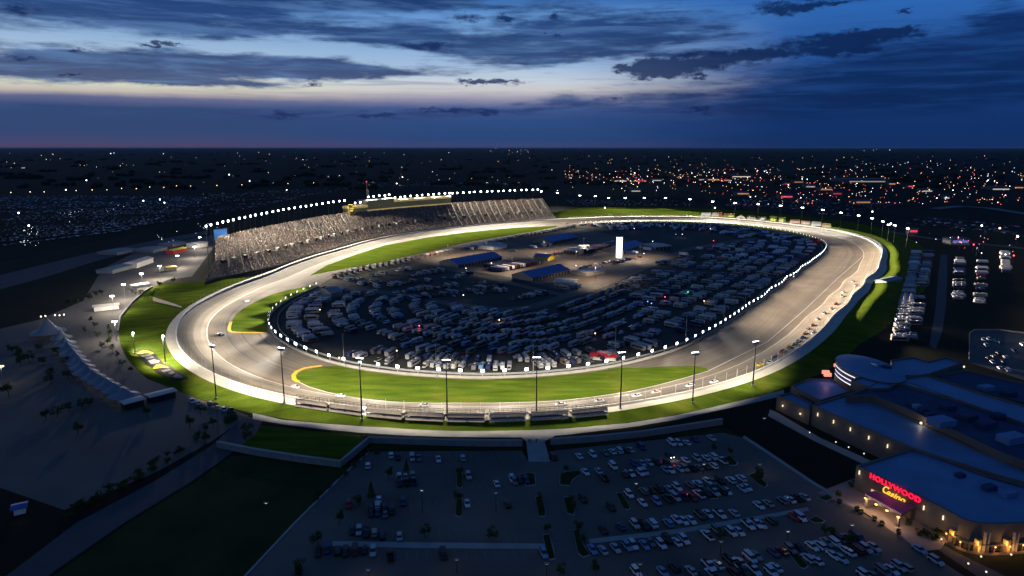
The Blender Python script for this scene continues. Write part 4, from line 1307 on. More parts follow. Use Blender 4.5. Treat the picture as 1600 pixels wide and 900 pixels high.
# pit stalls: a row of canopied pit boxes between the pit road and the garages
pit_pts = [(517, 436.5), (560, 423.5), (613, 413), (653, 404.5), (692, 396.5), (718, 391), (750, 385), (783, 377.5), (819, 370), (860, 363), (900, 354.5)]
PP = GP(pit_pts); PL = polyline_len(PP)
pit_mesh = {
    'frame': MB().box(0, 0, 0, 4.2, 2.6, 2.2).mesh('pit_box_body', M['shell']),
    'canopy': MB().add([(-2.6, -2.2, 3.3), (2.6, -2.2, 3.3), (2.6, 2.2, 3.3), (-2.6, 2.2, 3.3), (0, 0, 4.4), (-2.6, -2.2, 3.0), (2.6, -2.2, 3.0), (2.6, 2.2, 3.0), (-2.6, 2.2, 3.0)], [(0, 1, 4), (1, 2, 4), (2, 3, 4), (3, 0, 4), (0, 5, 6, 1), (1, 6, 7, 2), (2, 7, 8, 3), (3, 8, 5, 0)]).mesh('pit_canopy', M['shell']),
    'leg': MB().tube((0, 0, 0), (0, 0, 3.2), 0.06, n=4).mesh('pit_leg', M['steel']),
}
s = 6.0; k = 0
while s < PL[-1] - 3:
    p, d = along(PP, PL, s); k += 1
    c = R.choice([(0.62, 0.56, 0.5), (0.7, 0.66, 0.6), (0.42, 0.12, 0.1), (0.5, 0.38, 0.3), (0.12, 0.10, 0.10), (0.66, 0.6, 0.52), (0.30, 0.16, 0.12), (0.75, 0.72, 0.68)])
    o = empty('pit_box', (p.x, p.y, 0.05), math.atan2(d.y, d.x)); tag(o, 'canopied pit box on the pit road, %s from the near end' % nth(k), 'pit stall', 'pit boxes along the pit road')
    for nm, key in (('body', 'frame'), ('canopy', 'canopy')):
        q = bpy.data.objects.new(nm, pit_mesh[key]); COL.objects.link(q); q.parent = o
        q.color = (*(c if key == 'canopy' else (0.15, 0.12, 0.11)), 1)
    for lx in (-2.4, 2.4):
        for ly in (-2.0, 2.0):
            q = bpy.data.objects.new('leg', pit_mesh['leg']); COL.objects.link(q); q.parent = o; q.location = (lx, ly, 0)
    s += 8.2 + R.uniform(-.5, 1.4)

# ------------------------------------------------------------------ billboards beyond the far turn
BB = [  # x0, x1, y top, y bottom, colour, accent, label
    (1095, 1110, 332.5, 338, (0.70, 0.72, 0.76), None, 'white billboard nearest the grandstand above the far turn'),
    (1112, 1128, 332.5, 339, (0.72, 0.60, 0.54), (0.55, 0.12, 0.08), 'white billboard with a red right end above the far turn'),
    (1131, 1147, 334, 340.5, (0.30, 0.22, 0.06), (0.75, 0.62, 0.20), 'brown and yellow billboard above the far turn'),
    (1151, 1164, 335.5, 342, (0.60, 0.55, 0.46), None, 'cream gable shaped billboard above the far turn'),
    (1167, 1180, 337, 343.5, (0.05, 0.06, 0.04), (0.72, 0.68, 0.44), 'dark billboard with tall ragged cream lettering above the far turn'),
    (1184, 1197, 338.5, 345, (0.05, 0.05, 0.06), (0.66, 0.62, 0.50), 'dark billboard with a cream diagonal above the far turn'),
    (1202, 1213, 338, 347, (0.05, 0.07, 0.02), (0.70, 0.74, 0.05), 'black billboard with a bright yellow star burst'),
    (1216, 1227, 339.5, 347.5, (0.12, 0.15, 0.03), (0.72, 0.72, 0.22), 'green billboard with a pale yellow block'),
    (1234, 1249.5, 343, 350, (0.66, 0.42, 0.32), (0.45, 0.12, 0.06), 'salmon billboard with a dark red top, left of its twin'),
    (1251.5, 1265.5, 345, 352, (0.62, 0.36, 0.26), (0.72, 0.66, 0.58), 'salmon billboard with a pale patch, right of its twin'),
    (1267.5, 1282.5, 346.5, 354.5, (0.76, 0.78, 0.78), (0.62, 0.64, 0.66), 'plain white billboard near the right end of the far turn row'),
    (1284, 1298, 349, 357, (0.66, 0.46, 0.22), (0.72, 0.60, 0.36), 'orange billboard, last before the tight right bend'),
]
for k, (x0, x1, yt, yb, c1, c2, lb) in enumerate(BB):
    yb += 0.6
    a, b = G(x0, yb, 1.0), G(x1, yb + (0.7 if k > 4 else 0.2), 1.0)
    d = b - a; L = d.length; d.normalize(); rz = math.atan2(d.y, d.x); c = (a + b) / 2
    H_ = (yb - yt) * (c.y / FOC) * 1.02
    o = empty('billboard', (c.x, c.y, 0.2), rz); tag(o, lb, 'billboard', 'billboards above the far turn')
    m1 = mat('billboard_print', c1, 0.6, var=0.12, scale=0.3)
    if k == 3:
        MB().add([(-L / 2, 0, 1), (L / 2, 0, 1), (L / 2, 0, H_ * .45), (0, 0, H_ + 1), (-L / 2, 0, H_ * .5), (-L / 2, .4, 1), (L / 2, .4, 1), (L / 2, .4, H_ * .45), (0, .4, H_ + 1), (-L / 2, .4, H_ * .5)], [(0, 1, 2, 3, 4), (9, 8, 7, 6, 5), (0, 5, 6, 1), (1, 6, 7, 2), (2, 7, 8, 3), (3, 8, 9, 4), (4, 9, 5, 0)]).build('panel', m1, o)
    else:
        MB().box(0, 0.2, 1.0, L, 0.4, H_).build('panel', m1, o)
    for q in (-.35, .35):
        MB().box(q * L, 0.7, 0, 0.5, 0.5, H_ * 0.8).build('leg', M['dark_metal'], o)
    if c2:
        m2 = mat('billboard_figure', c2, 0.6, var=0.1, scale=0.3)
        f = MB()
        if k == 1: f.box(L * .33, -0.06, 1.5, L * .32, 0.1, H_ * .9)
        elif k == 2: f.box(L * .18, -0.06, 1.3, L * .5, 0.1, H_ * .75)
        elif k == 4:
            for q in range(5): f.box(-L * .4 + q * L * .2, -0.06, 1.2 + R.uniform(0, 1), L * .13, 0.1, H_ * R.uniform(.5, .8))
        elif k == 5: f.add([(-L * .45, -.05, 1.3), (L * .1, -.05, 1.3), (L * .45, -.05, H_ * .95), (-L * .1, -.05, H_ * .95)], [(0, 1, 2, 3)])
        elif k == 6:
            pts = []
            for q in range(14):
                rr = (0.46 if q % 2 == 0 else 0.26) * H_
                pts.append((math.cos(q * PI / 7 + .2) * rr * 1.25, -0.05, 1 + H_ * .46 + math.sin(q * PI / 7 + .2) * rr))
            f.add(pts, [tuple(range(14))])
        elif k == 7: f.box(-L * .1, -.06, 1.3, L * .6, .1, H_ * .8)
        elif k == 8: f.box(0, -.06, H_ * .88, L, .1, H_ * .13)
        else: f.box(0.05 * L, -.06, 1.0 + H_ * .2, L * .6, .1, H_ * .45)
        f.build('print', m2, o)

# ------------------------------------------------------------------ planted emblems on the left bank
for k, (ax, ay) in enumerate([(213, 551), (238, 574)]):
    def bz(x, y, dz=0.0):
        p = G(x, y, 1.2)
        return Vector((p.x, p.y, surf_z(p) + dz))
    lab = ['upper hillside emblem of a yellow arch over pale letters in a dark bed', 'lower hillside emblem of a yellow arch over pale letters in a dark bed'][k]
    if k == 0:
        bed = [(211, 547), (224, 546), (238, 549), (246, 560), (254, 568), (258, 575), (240, 575), (228, 567), (216, 556)]
        arch = [(213.5, 553.2), (219, 550.3), (225, 549), (233, 551.5), (240.5, 555.2), (239, 556), (232, 553.8), (226, 553), (220, 554)]
        txt = [[(219, 556.5), (236, 556), (238, 558), (223, 559)], [(226, 560), (239, 559), (241.5, 561.5), (229, 563)], [(231, 565), (241, 564), (250, 567), (248, 570), (236, 570)]]
    else:
        bed = [(238, 573), (252, 571), (266, 574), (276, 583), (292, 592), (296, 595), (274, 594), (258, 588), (245, 580)]
        arch = [(238.5, 577), (244, 572.6), (249, 571.6), (256, 574.5), (263.5, 577.5), (262, 578.6), (254, 577), (247, 577)]
        txt = [[(252, 581), (264, 579.5), (268, 582), (256, 584)], [(262, 585), (270, 583), (274, 586.5), (267, 588)], [(270, 590), (276, 588), (286, 592), (284, 594), (274, 593)]]
    o = empty('hillside_emblem'); tag(o, lab, 'emblem', 'planted emblems on the left bank')
    MB().poly([bz(x, y, 0.25) for x, y in bed]).build('mulch_bed', mat('dark_mulch', (0.022, 0.016, 0.012), 0.9, var=0.4, scale=1), o)
    MB().poly([bz(x, y, 0.6) for x, y in arch]).build('yellow_arch', mat('yellow_planting', (0.62, 0.47, 0.02), 0.8, var=0.3, scale=0.8), o)
    for q in txt:
        MB().poly([bz(x, y, 0.6) for x, y in q]).build('letter_row', mat('pale_stone_letters', (0.20, 0.20, 0.22), 0.8, var=0.5, scale=0.7), o)

# ------------------------------------------------------------------ retaining walls by the lawn
def thing_wall(label, pts, h, t, mt, cap=True):
    P = GP(pts)
    o = empty('retaining_wall'); tag(o, label, 'wall')
    wall_ribbon(MB(), P, t, 0, h).build('wall_face', mt, o)
    wall_ribbon(MB(), P, t + 0.3, h, h + 0.25).build('coping', M['path'], o)
    return o


M['pale_block'] = mat('pale_block_wall', (0.26, 0.26, 0.25), 0.8, var=0.25, scale=0.5)
thing_wall('long pale retaining wall zigzagging below the near footpath, left of the walkway', [(340, 699), (400, 711), (470, 722), (532, 730), (556, 710), (577, 692), (640, 694), (700, 696), (760, 697), (816, 697)], 2.4, 0.9, M['pale_block'])
thing_wall('pale retaining wall below the near footpath, right of the walkway', [(860, 695), (930, 690), (1000, 683), (1060, 674), (1128, 663)], 2.4, 0.9, M['pale_block'])
thing_wall('low curved dark wall along the top edge of the left grass bank', [(184, 519), (188, 496), (206, 474), (224, 458), (238, 449)], 1.0, 0.8, M['dark_metal'])
thing_wall('pale path wall between the upper and lower lawns of the left bank', [(240, 471), (262, 478), (284, 486)], 3.0, 0.8, M['tan_board'])

# ------------------------------------------------------------------ plaza tents, huts and lamps on the left
TENT = [(76, 521, 20, 12.5), (96, 530, 12, 8), (102, 539, 12, 7.2), (106, 547, 12, 7), (111, 555, 11.5, 7), (117, 562, 11.5, 7), (123, 569, 11.5, 7), (129, 577, 12, 7.2), (135, 585, 12, 7.4), (146, 592, 11, 6.8), (157, 599, 11, 6.8), (168, 606, 11, 6.8), (180, 613, 11, 6.8), (194, 621, 13, 7)]
leg_m = MB().tube((0, 0, 0), (0, 0, 3.0), 0.09, n=5).mesh('tent_leg', M['steel'])
for k, (x, y, w, h) in enumerate(TENT):
    p = G(x, y, 2.0); p.z = 0.03
    o = empty('plaza_tent', p, 0.5 + 0.05 * k); 
    tag(o, 'large white peaked tent at the head of the plaza tent row' if k == 0 else 'white peaked tent in the plaza row, %s down from the large tent' % nth(k), 'tent', 'white tents on the left plaza')
    mb = MB(); rings = 7; seg_ = 16
    for r in range(rings + 1):
        t = r / rings
        for q in range(seg_):
            a = 2 * PI * q / seg_
            sc = 1 / max(abs(math.cos(a)), abs(math.sin(a)))
            rr = w / 2 * t * (sc * (0.9 + 0.1 * math.cos(4 * a)))
            mb.v.append((rr * math.cos(a), rr * math.sin(a), 3.0 + (h - 3.0) * (1 - t) ** 1.9 - 0.35 * t * abs(math.sin(2 * a)) * 0 + 0.0))
    for r in range(rings):
        for q in range(seg_):
            mb.face((r * seg_ + q, (r + 1) * seg_ + q, (r + 1) * seg_ + (q + 1) % seg_, r * seg_ + (q + 1) % seg_))
    mb.build('membrane', M['membrane'], o, smooth=True)
    MB().tube((0, 0, 0), (0, 0, h + 0.6), 0.12, n=5).build('centre_mast', M['steel'], o)
    for lx in (-1, 1):
        for ly in (-1, 1):
            q = bpy.data.objects.new('leg', leg_m); COL.objects.link(q); q.parent = o; q.location = (lx * w * .47, ly * w * .47, 0)
shed('ticket_hut', 'smaller flat roofed hut at the near end of the plaza tent row', 'hut', (197, 642), (226, 634), 5, 3.4, M['white_roof'], M['dark_metal'], 0.3, 'flat roofed plaza huts', doors=3)
shed('ticket_hut', 'longer flat roofed hut beside the left bank foot', 'hut', (236, 631), (275, 621), 5, 3.4, M['white_roof'], M['dark_metal'], 0.3, 'flat roofed plaza huts', doors=5)
shed('marquee_tent', 'brightly lit long white canopy across the top of the plaza', 'tent', (147, 487), (186, 483), 7, 3.4, M['white_roof'], M['white_wall'], 0.8)
shed('marquee_tent', 'long blue grey tent row along the plaza road', 'tent', (176, 428), (212, 418), 16, 3.4, M['membrane'], M['membrane'], 1.0)
shed('marquee_tent', 'lit row of white stall tents along the plaza road', 'tent', (214, 419), (240, 410), 12, 5, M['white_roof'], M['white_wall'], 1.4)
shed('marquee_tent', 'grey exhibition tent behind the plaza, left one', 'tent', (183, 399), (214, 393), 26, 3, M['membrane'], M['membrane'], 1.0)
shed('marquee_tent', 'grey exhibition tent behind the plaza, right one', 'tent', (240, 395), (262, 390), 26, 3, M['membrane'], M['membrane'], 1.0)
shed('display_tent', 'yellow and red display stand lit up behind the plaza', 'tent', (271, 397), (292, 392), 9, 3.6, M['yellow'], M['red'], 1.2)
shed('marquee_tent', 'white tent beside the left end of the grandstand', 'tent', (308, 388), (325, 385), 16, 5, M['white_roof'], M['white_wall'], 1.0)
shed('marquee_tent', 'pale tent behind the yellow display stand', 'tent', (270, 386), (290, 382), 20, 3.4, M['membrane'], M['membrane'], 1.0)
shed('food_stall', 'lit yellow food stall near the grandstand corner', 'stall', (262, 424), (276, 422), 7, 3.5, M['yellow'], M['cream'], 0.8)
shed('marquee_tent', 'small white marquee above the left bank', 'tent', (208, 452), (233, 448), 6, 3, M['white_roof'], M['white_wall'], 0.8)
PLZ = [(175, 463, 12), (193, 445, 12), (221, 428, 12), (249, 416, 12), (277, 400, 12), (304, 386, 12), (312, 371, 14), (352, 402, 14), (179, 503, 12), (1, 573, 10)]
for k, (x, y, h) in enumerate(PLZ):
    p = G(x, y, h); p.z = 0
    o = empty('plaza_lamp', p); tag(o, 'tall white plaza lamp left of the grandstand, %s up from the tents' % nth(k + 1) if k < 7 else ['lamp over the grandstand concourse corner', 'plaza lamp at the outer foot of the left bank', 'amber lamp on the left plaza far from the tents'][k - 7], 'street lamp', 'lamps on the left plaza')
    MB().tube((0, 0, 0), (0, 0, h), 0.16, 0.1, 6).build('pole', M['steel'], o)
    MB().box(0, 0, h, 2.6, 1.0, 0.5).build('lamp_head', M['lamp_white'] if k < 9 else emit('amber_head', (1, .6, .2), 6), o)
    glow((p.x, p.y, h - 0.8), [26000, 30000, 36000, 40000, 40000, 32000, 26000, 28000, 16000, 600][k], (1, 0.88, 0.74), 0.6)
for k, (x, y) in enumerate(sorted([(700, 402), (760, 398), (800, 424), (850, 395), (900, 412), (930, 440), (912, 390), (1000, 404)])):
    p = G(x, y); h = 13
    o = empty('garage_lamp', p); tag(o, 'lamp mast lighting the garage yard, %s from the left' % nth(k + 1), 'street lamp', 'lamp masts in the garage yard')
    MB().tube((0, 0, 0), (0, 0, h), 0.16, 0.1, 6).build('pole', M['steel'], o)
    MB().box(0, 0, h, 1.2, .6, 0.3).build('lamp_head', M['steel'], o)
    MB().box(0, 0, h - .1, .9, .4, 0.1).build('lens', emit('yard_lens', (1, .85, .65), 3), o)
    reflector(spot((p.x, p.y, h - .3), (p.x, p.y + .1, 0), 210000, 80, .4, (1, .80, .58), .4), 1.9, .28, .14, .28)
CAMP = [(1012, 471, 'blue'), (1018, 474, 'blue'), (1075, 456, 'green'), (1039, 464, 'red'), (1240, 432, 'white'), (1228, 436, 'red'), (1066, 366, 'white'), (1056, 366, 'blue'), (1110, 357, 'white'), (991, 357, 'white'), (1020, 377, 'white'), (655, 509, 'red'), (500, 484, 'amber'), (530, 559, 'amber'), (620, 548, 'amber'), (724, 461, 'white'), (1006, 396, 'white'), (868, 394, 'red'), (838, 423, 'white'), (900, 415, 'white'), (768, 411, 'white'), (728, 419, 'white'), (1115, 376, 'red'), (780, 500, 'amber'), (930, 521, 'amber'), (1100, 470, 'amber')]
CC_ = {'blue': (.15, .25, 1), 'green': (.1, 1, .35), 'red': (1, .12, .1), 'white': (.9, .94, 1), 'amber': (1, .6, .25)}
CM_ = {k: emit('%s_camp_lamp' % k, c, 5) for k, c in CC_.items()}
for k, (x, y, c) in enumerate(sorted(CAMP)):
    p = G(x, y, 4.2); p.z = 0.03
    o = empty('camp_light', p); tag(o, 'small %s camp light glowing in the infield, %s from the left of all camp lights' % (c, nth(k + 1)), 'lamp', 'camp lights in the infield')
    MB().tube((0, 0, 0), (0, 0, 4.0), .06, n=5).build('pole', M['steel'], o)
    MB().ball((0, 0, 4.2), .38).build('globe', CM_[c], o)
    glow((p.x, p.y, 5.0), 160 if y > 400 else 260, CC_[c], .3)
# strings of small lights on the big tent
for k, (x, y) in enumerate([(64, 495), (71, 494), (86, 493), (93, 493), (100, 492)]):
    p = G(x, y, 3); p.z = 0
    o = empty('bollard_lamp', p); tag(o, 'small warm bollard lamp behind the large plaza tent, %s of five' % nth(k + 1), 'lamp', 'bollard lamps behind the large tent')
    MB().tube((0, 0, 0), (0, 0, 3), 0.08, n=5).build('pole', M['steel'], o)
    MB().ball((0, 0, 3.2), 0.45).build('globe', emit('warm_globe', (1, .85, .55), 5), o)
# ------------------------------------------------------------------ vehicles
def sec(x, w, z0, z1, t=0.82, k=0.75):
    """Six-sided cross-section across x: flat floor, flared sides, narrower top."""
    zm = z0 + (z1 - z0) * 0.55
    return [(x, -w * .92, z0), (x, w * .92, z0), (x, w, zm), (x, w * t, z1), (x, -w * t, z1), (x, -w, zm)]


WHEEL = {}
for r_, w_ in ((0.33, 0.22), (0.40, 0.26), (0.48, 0.30)):
    WHEEL[r_] = MB().tube((0, -w_ / 2, 0), (0, w_ / 2, 0), r_, r_, 10).mesh('wheel', M['black'])


def mk(name, parts, wheels):
    """A vehicle prototype: parts = [(part name, MB, material)], wheels = (radius, xs, half track)."""
    o = empty(name)
    kids = []
    for nm, mb, mt in parts:
        q = mb.build(nm, mt, o); kids.append((q, []))
    r_, xs_, ht = wheels
    for x in xs_:
        for s_ in (-1, 1):
            q = bpy.data.objects.new('wheel', WHEEL[r_]); COL.objects.link(q); q.parent = o; q.location = (x, s_ * ht, r_); kids.append((q, []))
    return o, kids


def greenhouse(xs_, zb, zt, wb, wt):
    """Glass band between belt line and roof: xs_ = (rear base, rear top, front top, front base)."""
    a, b, c, d = xs_
    g = MB().add([(a, -wb, zb), (d, -wb, zb), (d, wb, zb), (a, wb, zb), (b, -wt, zt), (c, -wt, zt), (c, wt, zt), (b, wt, zt)], [(0, 1, 5, 4), (1, 2, 6, 5), (2, 3, 7, 6), (3, 0, 4, 7)])
    rf = [(b - .05, -wt - .02, zt), (c + .05, -wt - .02, zt), (c + .05, wt + .02, zt), (b - .05, wt + .02, zt)]
    return g, rf


def car(kind):
    lamps_f = MB(); lamps_r = MB()
    if kind == 'sedan':
        b = MB().loft([sec(-2.35, .78, .45, .88), sec(-2.2, .88, .26, .98), sec(-1.2, .91, .22, 1.02), sec(.9, .91, .22, .98), sec(1.9, .88, .24, .84), sec(2.36, .74, .34, .66)])
        g, rf = greenhouse((-1.75, -1.05, .25, 1.10), .98, 1.44, .76, .60); L = 2.35; w = (.33, (-1.42, 1.42), .80)
    elif kind == 'suv':
        b = MB().loft([sec(-2.30, .85, .50, 1.05), sec(-2.2, .93, .34, 1.14), sec(-1.2, .96, .30, 1.14), sec(1.0, .96, .30, 1.10), sec(1.95, .92, .32, 1.00), sec(2.35, .80, .44, .80)])
        g, rf = greenhouse((-2.22, -1.98, .35, 1.12), 1.12, 1.76, .82, .70); L = 2.35; w = (.40, (-1.40, 1.42), .84)
    elif kind == 'pickup_truck':
        b = MB().loft([sec(-2.85, .92, .56, 1.06), sec(-2.75, .97, .44, 1.10), sec(.9, .97, .40, 1.12), sec(2.2, .95, .42, 1.06), sec(2.8, .84, .50, .86)])
        g, rf = greenhouse((-.55, -.42, .70, 1.35), 1.10, 1.82, .84, .74); L = 2.82; w = (.40, (-1.75, 1.80), .86)
    else:  # van
        b = MB().loft([sec(-2.55, .92, .44, 1.35), sec(-2.45, .98, .34, 1.50), sec(1.2, .98, .30, 1.42), sec(2.1, .94, .34, 1.08), sec(2.55, .80, .42, .80)])
        g, rf = greenhouse((-2.42, -2.25, 1.0, 1.75), 1.40, 1.96, .90, .80); L = 2.55; w = (.40, (-1.55, 1.60), .86)
    b.add(rf + [(x, y, z - .04) for x, y, z in rf], [(0, 1, 2, 3), (7, 6, 5, 4)])
    parts = [('body', b, M['paint']), ('window', g, M['glass'])]
    if kind == 'pickup_truck':
        bed = MB().box(-1.72, 0, .98, 2.05, 1.5, .13)
        parts.append(('cargo_bed', MB().box(-1.72, 0, 1.0, 2.05, 1.5, .115), M['black']))
    return mk(kind, parts, w)


PROTO = {k: car(k) for k in ('sedan', 'suv', 'pickup_truck', 'van')}


def rv(kind):
    if kind == 'motorhome':
        L, Wd, H_ = 9.8, 1.25, 3.3
        b = MB().loft([sec(-L / 2, Wd * .97, .6, H_ - .1, .93), sec(-L / 2 + .15, Wd, .45, H_, .95), sec(L / 2 - .5, Wd, .45, H_, .95), sec(L / 2 - .08, Wd * .96, .5, H_ - .35, .92), sec(L / 2, Wd * .9, .6, H_ * .5, .95)])
        parts = [('body', b, M['shell'])]
        parts.append(('windscreen', MB().add([(L / 2 + .03, -1.05, 1.55), (L / 2 + .03, 1.05, 1.55), (L / 2 - .12, 1.0, 2.85), (L / 2 - .12, -1.0, 2.85)], [(0, 1, 2, 3)]), M['glass']))
        for y in (-1, 1): parts.append(('side_window', MB().box(-.4, y * (Wd + .005), 1.75, 7.4, .06, .72), M['glass']))
        parts.append(('stripe', MB().box(0, 0, .95, L * .93, 2 * Wd + .08, .28), M['tan_board']))
        parts.append(('roof_unit', MB().box(-2.2, 0, H_ - .02, 1.1, .9, .36), M['grey_unit'])); parts.append(('roof_unit', MB().box(2.2, 0, H_ - .02, 1.1, .9, .36), M['grey_unit']))
        return mk(kind, parts, (.48, (-2.6, 3.4), 1.06))
    if kind == 'travel_trailer':
        L, Wd, H_ = 7.4, 1.18, 2.9
        b = MB().loft([sec(-L / 2, Wd * .95, .7, H_ - .35, .94), sec(-L / 2 + .35, Wd, .55, H_, .95), sec(L / 2 - .7, Wd, .55, H_, .95), sec(L / 2, Wd * .95, .75, H_ * .62, .94)])
        parts = [('body', b, M['shell'])]
        for y in (-1, 1): parts.append(('side_window', MB().box(-.2, y * (Wd + .005), 1.6, 4.6, .06, .62), M['glass']))
        parts.append(('hitch', MB().box(L / 2 + .6, 0, .5, 1.4, .12, .12), M['dark_metal']))
        parts.append(('awning', MB().add([(-2.6, -Wd, 2.6), (2.2, -Wd, 2.6), (2.2, -Wd - 2.2, 2.2), (-2.6, -Wd - 2.2, 2.2), (-2.6, -Wd, 2.54), (2.2, -Wd, 2.54), (2.2, -Wd - 2.2, 2.14), (-2.6, -Wd - 2.2, 2.14)], [(0, 3, 2, 1), (4, 5, 6, 7), (2, 3, 7, 6)]), M['shell']))
        parts.append(('roof_unit', MB().box(-.6, 0, H_ - .02, 1.0, .9, .34), M['grey_unit']))
        return mk(kind, parts, (.40, (-1.2, -.2), 1.0))
    # cab-over camper van
    L, Wd, H_ = 8.2, 1.2, 3.1
    b = MB().loft([sec(-L / 2, Wd, .6, H_ - .1, .95), sec(-L / 2 + .1, Wd, .5, H_, .95), sec(1.9, Wd, .5, H_, .95), sec(2.0, Wd * .95, 1.95, H_, .95), sec(3.1, Wd * .92, 2.05, H_ - .25, .92), sec(3.3, Wd * .85, 2.15, H_ - .5, .92)])
    cab = MB().loft([sec(1.8, .98, .5, 2.0, .86), sec(2.6, .98, .45, 1.95, .84), sec(3.2, .96, .45, 1.15, .9), sec(4.1, .9, .5, 1.02, .9)])
    parts = [('body', b, M['shell']), ('cab', cab, M['shell'])]
    parts.append(('windscreen', MB().add([(3.22, -.8, 1.2), (3.22, .8, 1.2), (2.66, .75, 1.92), (2.66, -.75, 1.92)], [(0, 1, 2, 3)]), M['glass']))
    for y in (-1, 1): parts.append(('side_window', MB().box(-1.3, y * (Wd + .005), 1.7, 3.6, .06, .62), M['glass']))
    parts.append(('roof_unit', MB().box(-1.2, 0, H_ - .02, 1.0, .9, .34), M['grey_unit']))
    return mk(kind, parts, (.40, (-2.3, 2.9), 1.0))


for k in ('motorhome', 'travel_trailer', 'camper_van'): PROTO[k] = rv(k)


def race_car():
    b = MB().loft([sec(-2.5, .85, .30, .80, .9), sec(-2.35, .98, .12, .92, .9), sec(-1.2, 1.0, .10, .94, .88), sec(.9, 1.0, .10, .86, .88), sec(1.9, .98, .12, .74, .88), sec(2.5, .85, .14, .48, .9)])
    g, rf = greenhouse((-1.7, -.85, .25, 1.05), .90, 1.28, .80, .58)
    b.add(rf + [(x, y, z - .04) for x, y, z in rf], [(0, 1, 2, 3), (7, 6, 5, 4)])
    sp_l = MB().box(-2.42, 0, .98, .12, 1.7, .24)
    return mk('race_car', [('body', b, M['paint']), ('window', g, M['glass']), ('spoiler', sp_l, M['dark_metal'])], (.33, (-1.5, 1.5), .86))


PROTO['race_car'] = race_car()


def semi():
    tr = MB().box(-2.0, 0, 1.1, 15.0, 2.55, 2.9)
    cab = MB().loft([sec(6.0, 1.2, .6, 3.4, .95), sec(7.6, 1.2, .6, 3.2, .92), sec(7.9, 1.15, .6, 2.1, .95), sec(9.6, 1.05, .6, 1.7, .9)])
    parts = [('trailer', tr, M['shell']), ('cab', cab, M['shell']), ('windscreen', MB().add([(7.93, -1, 2.15), (7.93, 1, 2.15), (7.66, .95, 3.1), (7.66, -.95, 3.1)], [(0, 1, 2, 3)]), M['glass'])]
    return mk('transporter_truck', parts, (.48, (-7.5, -6.3, 6.2, 8.6), 1.05))


PROTO['transporter_truck'] = semi()
COLN = {'white': (0.62, 0.63, 0.64), 'silver': (0.42, 0.43, 0.45), 'grey': (0.16, 0.165, 0.17), 'black': (0.014, 0.014, 0.016), 'red': (0.30, 0.015, 0.015), 'dark red': (0.10, 0.012, 0.012), 'dark blue': (0.02, 0.035, 0.12), 'tan': (0.36, 0.30, 0.22), 'dark green': (0.02, 0.05, 0.03), 'light blue': (0.16, 0.28, 0.45), 'yellow': (0.72, 0.52, 0.03), 'cream': (0.62, 0.57, 0.48), 'pale grey': (0.42, 0.43, 0.45), 'orange': (0.65, 0.20, 0.02), 'green': (0.03, 0.30, 0.08), 'blue': (0.03, 0.09, 0.42)}
WORD = {'sedan': 'sedan', 'suv': 'SUV', 'pickup_truck': 'pickup truck', 'van': 'van', 'motorhome': 'motorhome', 'travel_trailer': 'travel trailer', 'camper_van': 'cab-over camper', 'race_car': 'race car', 'transporter_truck': 'transporter truck'}
CATG = {'sedan': 'car', 'suv': 'car', 'pickup_truck': 'pickup truck', 'van': 'van', 'motorhome': 'motorhome', 'travel_trailer': 'trailer', 'camper_van': 'camper van', 'race_car': 'race car', 'transporter_truck': 'truck'}
N_OF = {}


def park(kind, p, rz, cname, label, group, z=0.03):
    o, kids = PROTO[kind]
    cc = COLN[cname]
    if kind in ('motorhome', 'travel_trailer', 'camper_van'): cc = tuple(v * .72 for v in cc)     # camper shells evenly darker than their named colour
    c = copy_tree(o, kids, (p[0], p[1], z), rz, cc)
    if len(label.split()) > 15: label = label.replace(' from left along the ', ' along the ')
    tag(c, label, CATG[kind], group)
    N_OF[kind] = N_OF.get(kind, 0) + 1
    return c


def head(pa, pb):
    a, b = G(*pa), G(*pb)
    return math.atan2(b.y - a.y, b.x - a.x)


CARK = ['sedan', 'sedan', 'suv', 'suv', 'pickup_truck', 'van', 'sedan', 'suv']
CARC = ['white', 'white', 'silver', 'grey', 'black', 'black', 'dark blue', 'red', 'silver', 'dark red', 'tan', 'white', 'grey', 'dark green', 'pale grey']


HEADM = emit('headlight_lens', (1, .96, .88), 9); TAILM = emit('tail_light_lens', (1, .04, .03), 6)


def car_row(pts, gname, anchor, rz):
    """Cars at measured places; anchor words name the row."""
    for k, q in enumerate(sorted(pts, key=lambda q: q[0])):
        p = G(q[0], q[1], 0.7)
        kind = q[2] if len(q) > 2 and q[2] else R.choice(CARK)
        cn = q[3] if len(q) > 3 else R.choice(CARC)
        car_o = park(kind, p, rz + R.uniform(-.03, .03) + (PI if R.random() < .35 and len(q) < 5 else 0), cn, '%s %s, %s from left in %s' % (cn, WORD[kind], nth(k + 1), anchor), gname, 0.035)
        if len(q) > 4:
            front = q[4] == 'headlight'
            for y_ in (-.62, .62):
                MB().box(2.36 if front else -2.33, y_, .62, .08, .34, .2).build(q[4], HEADM if front else TAILM, car_o)
            d_ = Vector((math.cos(rz), math.sin(rz), 0)) * (3.6 if front else -3.4)
            glow((p.x + d_.x, p.y + d_.y, .8), 26, (1, .95, .85) if front else (1, .05, .03), .15)


def fill(a, b, occ, must, z=0.7, pitch=2.75):
    """Bays between two measured ends: the cars the photograph shows clearly, the rest by occupancy."""
    A, B = G(*a, z), G(*b, z); L = (B - A).length; n = int(L / pitch); out = []
    for k in range(n):
        p = A.lerp(B, (k + .5) / n)
        v = Vector((p.x, p.y, p.z - HCAM)); fw = v.y * CP - v.z * SP; up_ = v.y * SP + v.z * CP
        q = (800 + FOC * v.x / fw, 450 - FOC * up_ / fw)
        if any(abs(q[0] - m_[0]) < 6 and abs(q[1] - m_[1]) < 9 for m_ in must): continue
        if R.random() < occ: out.append((q[0], q[1]))
    return out


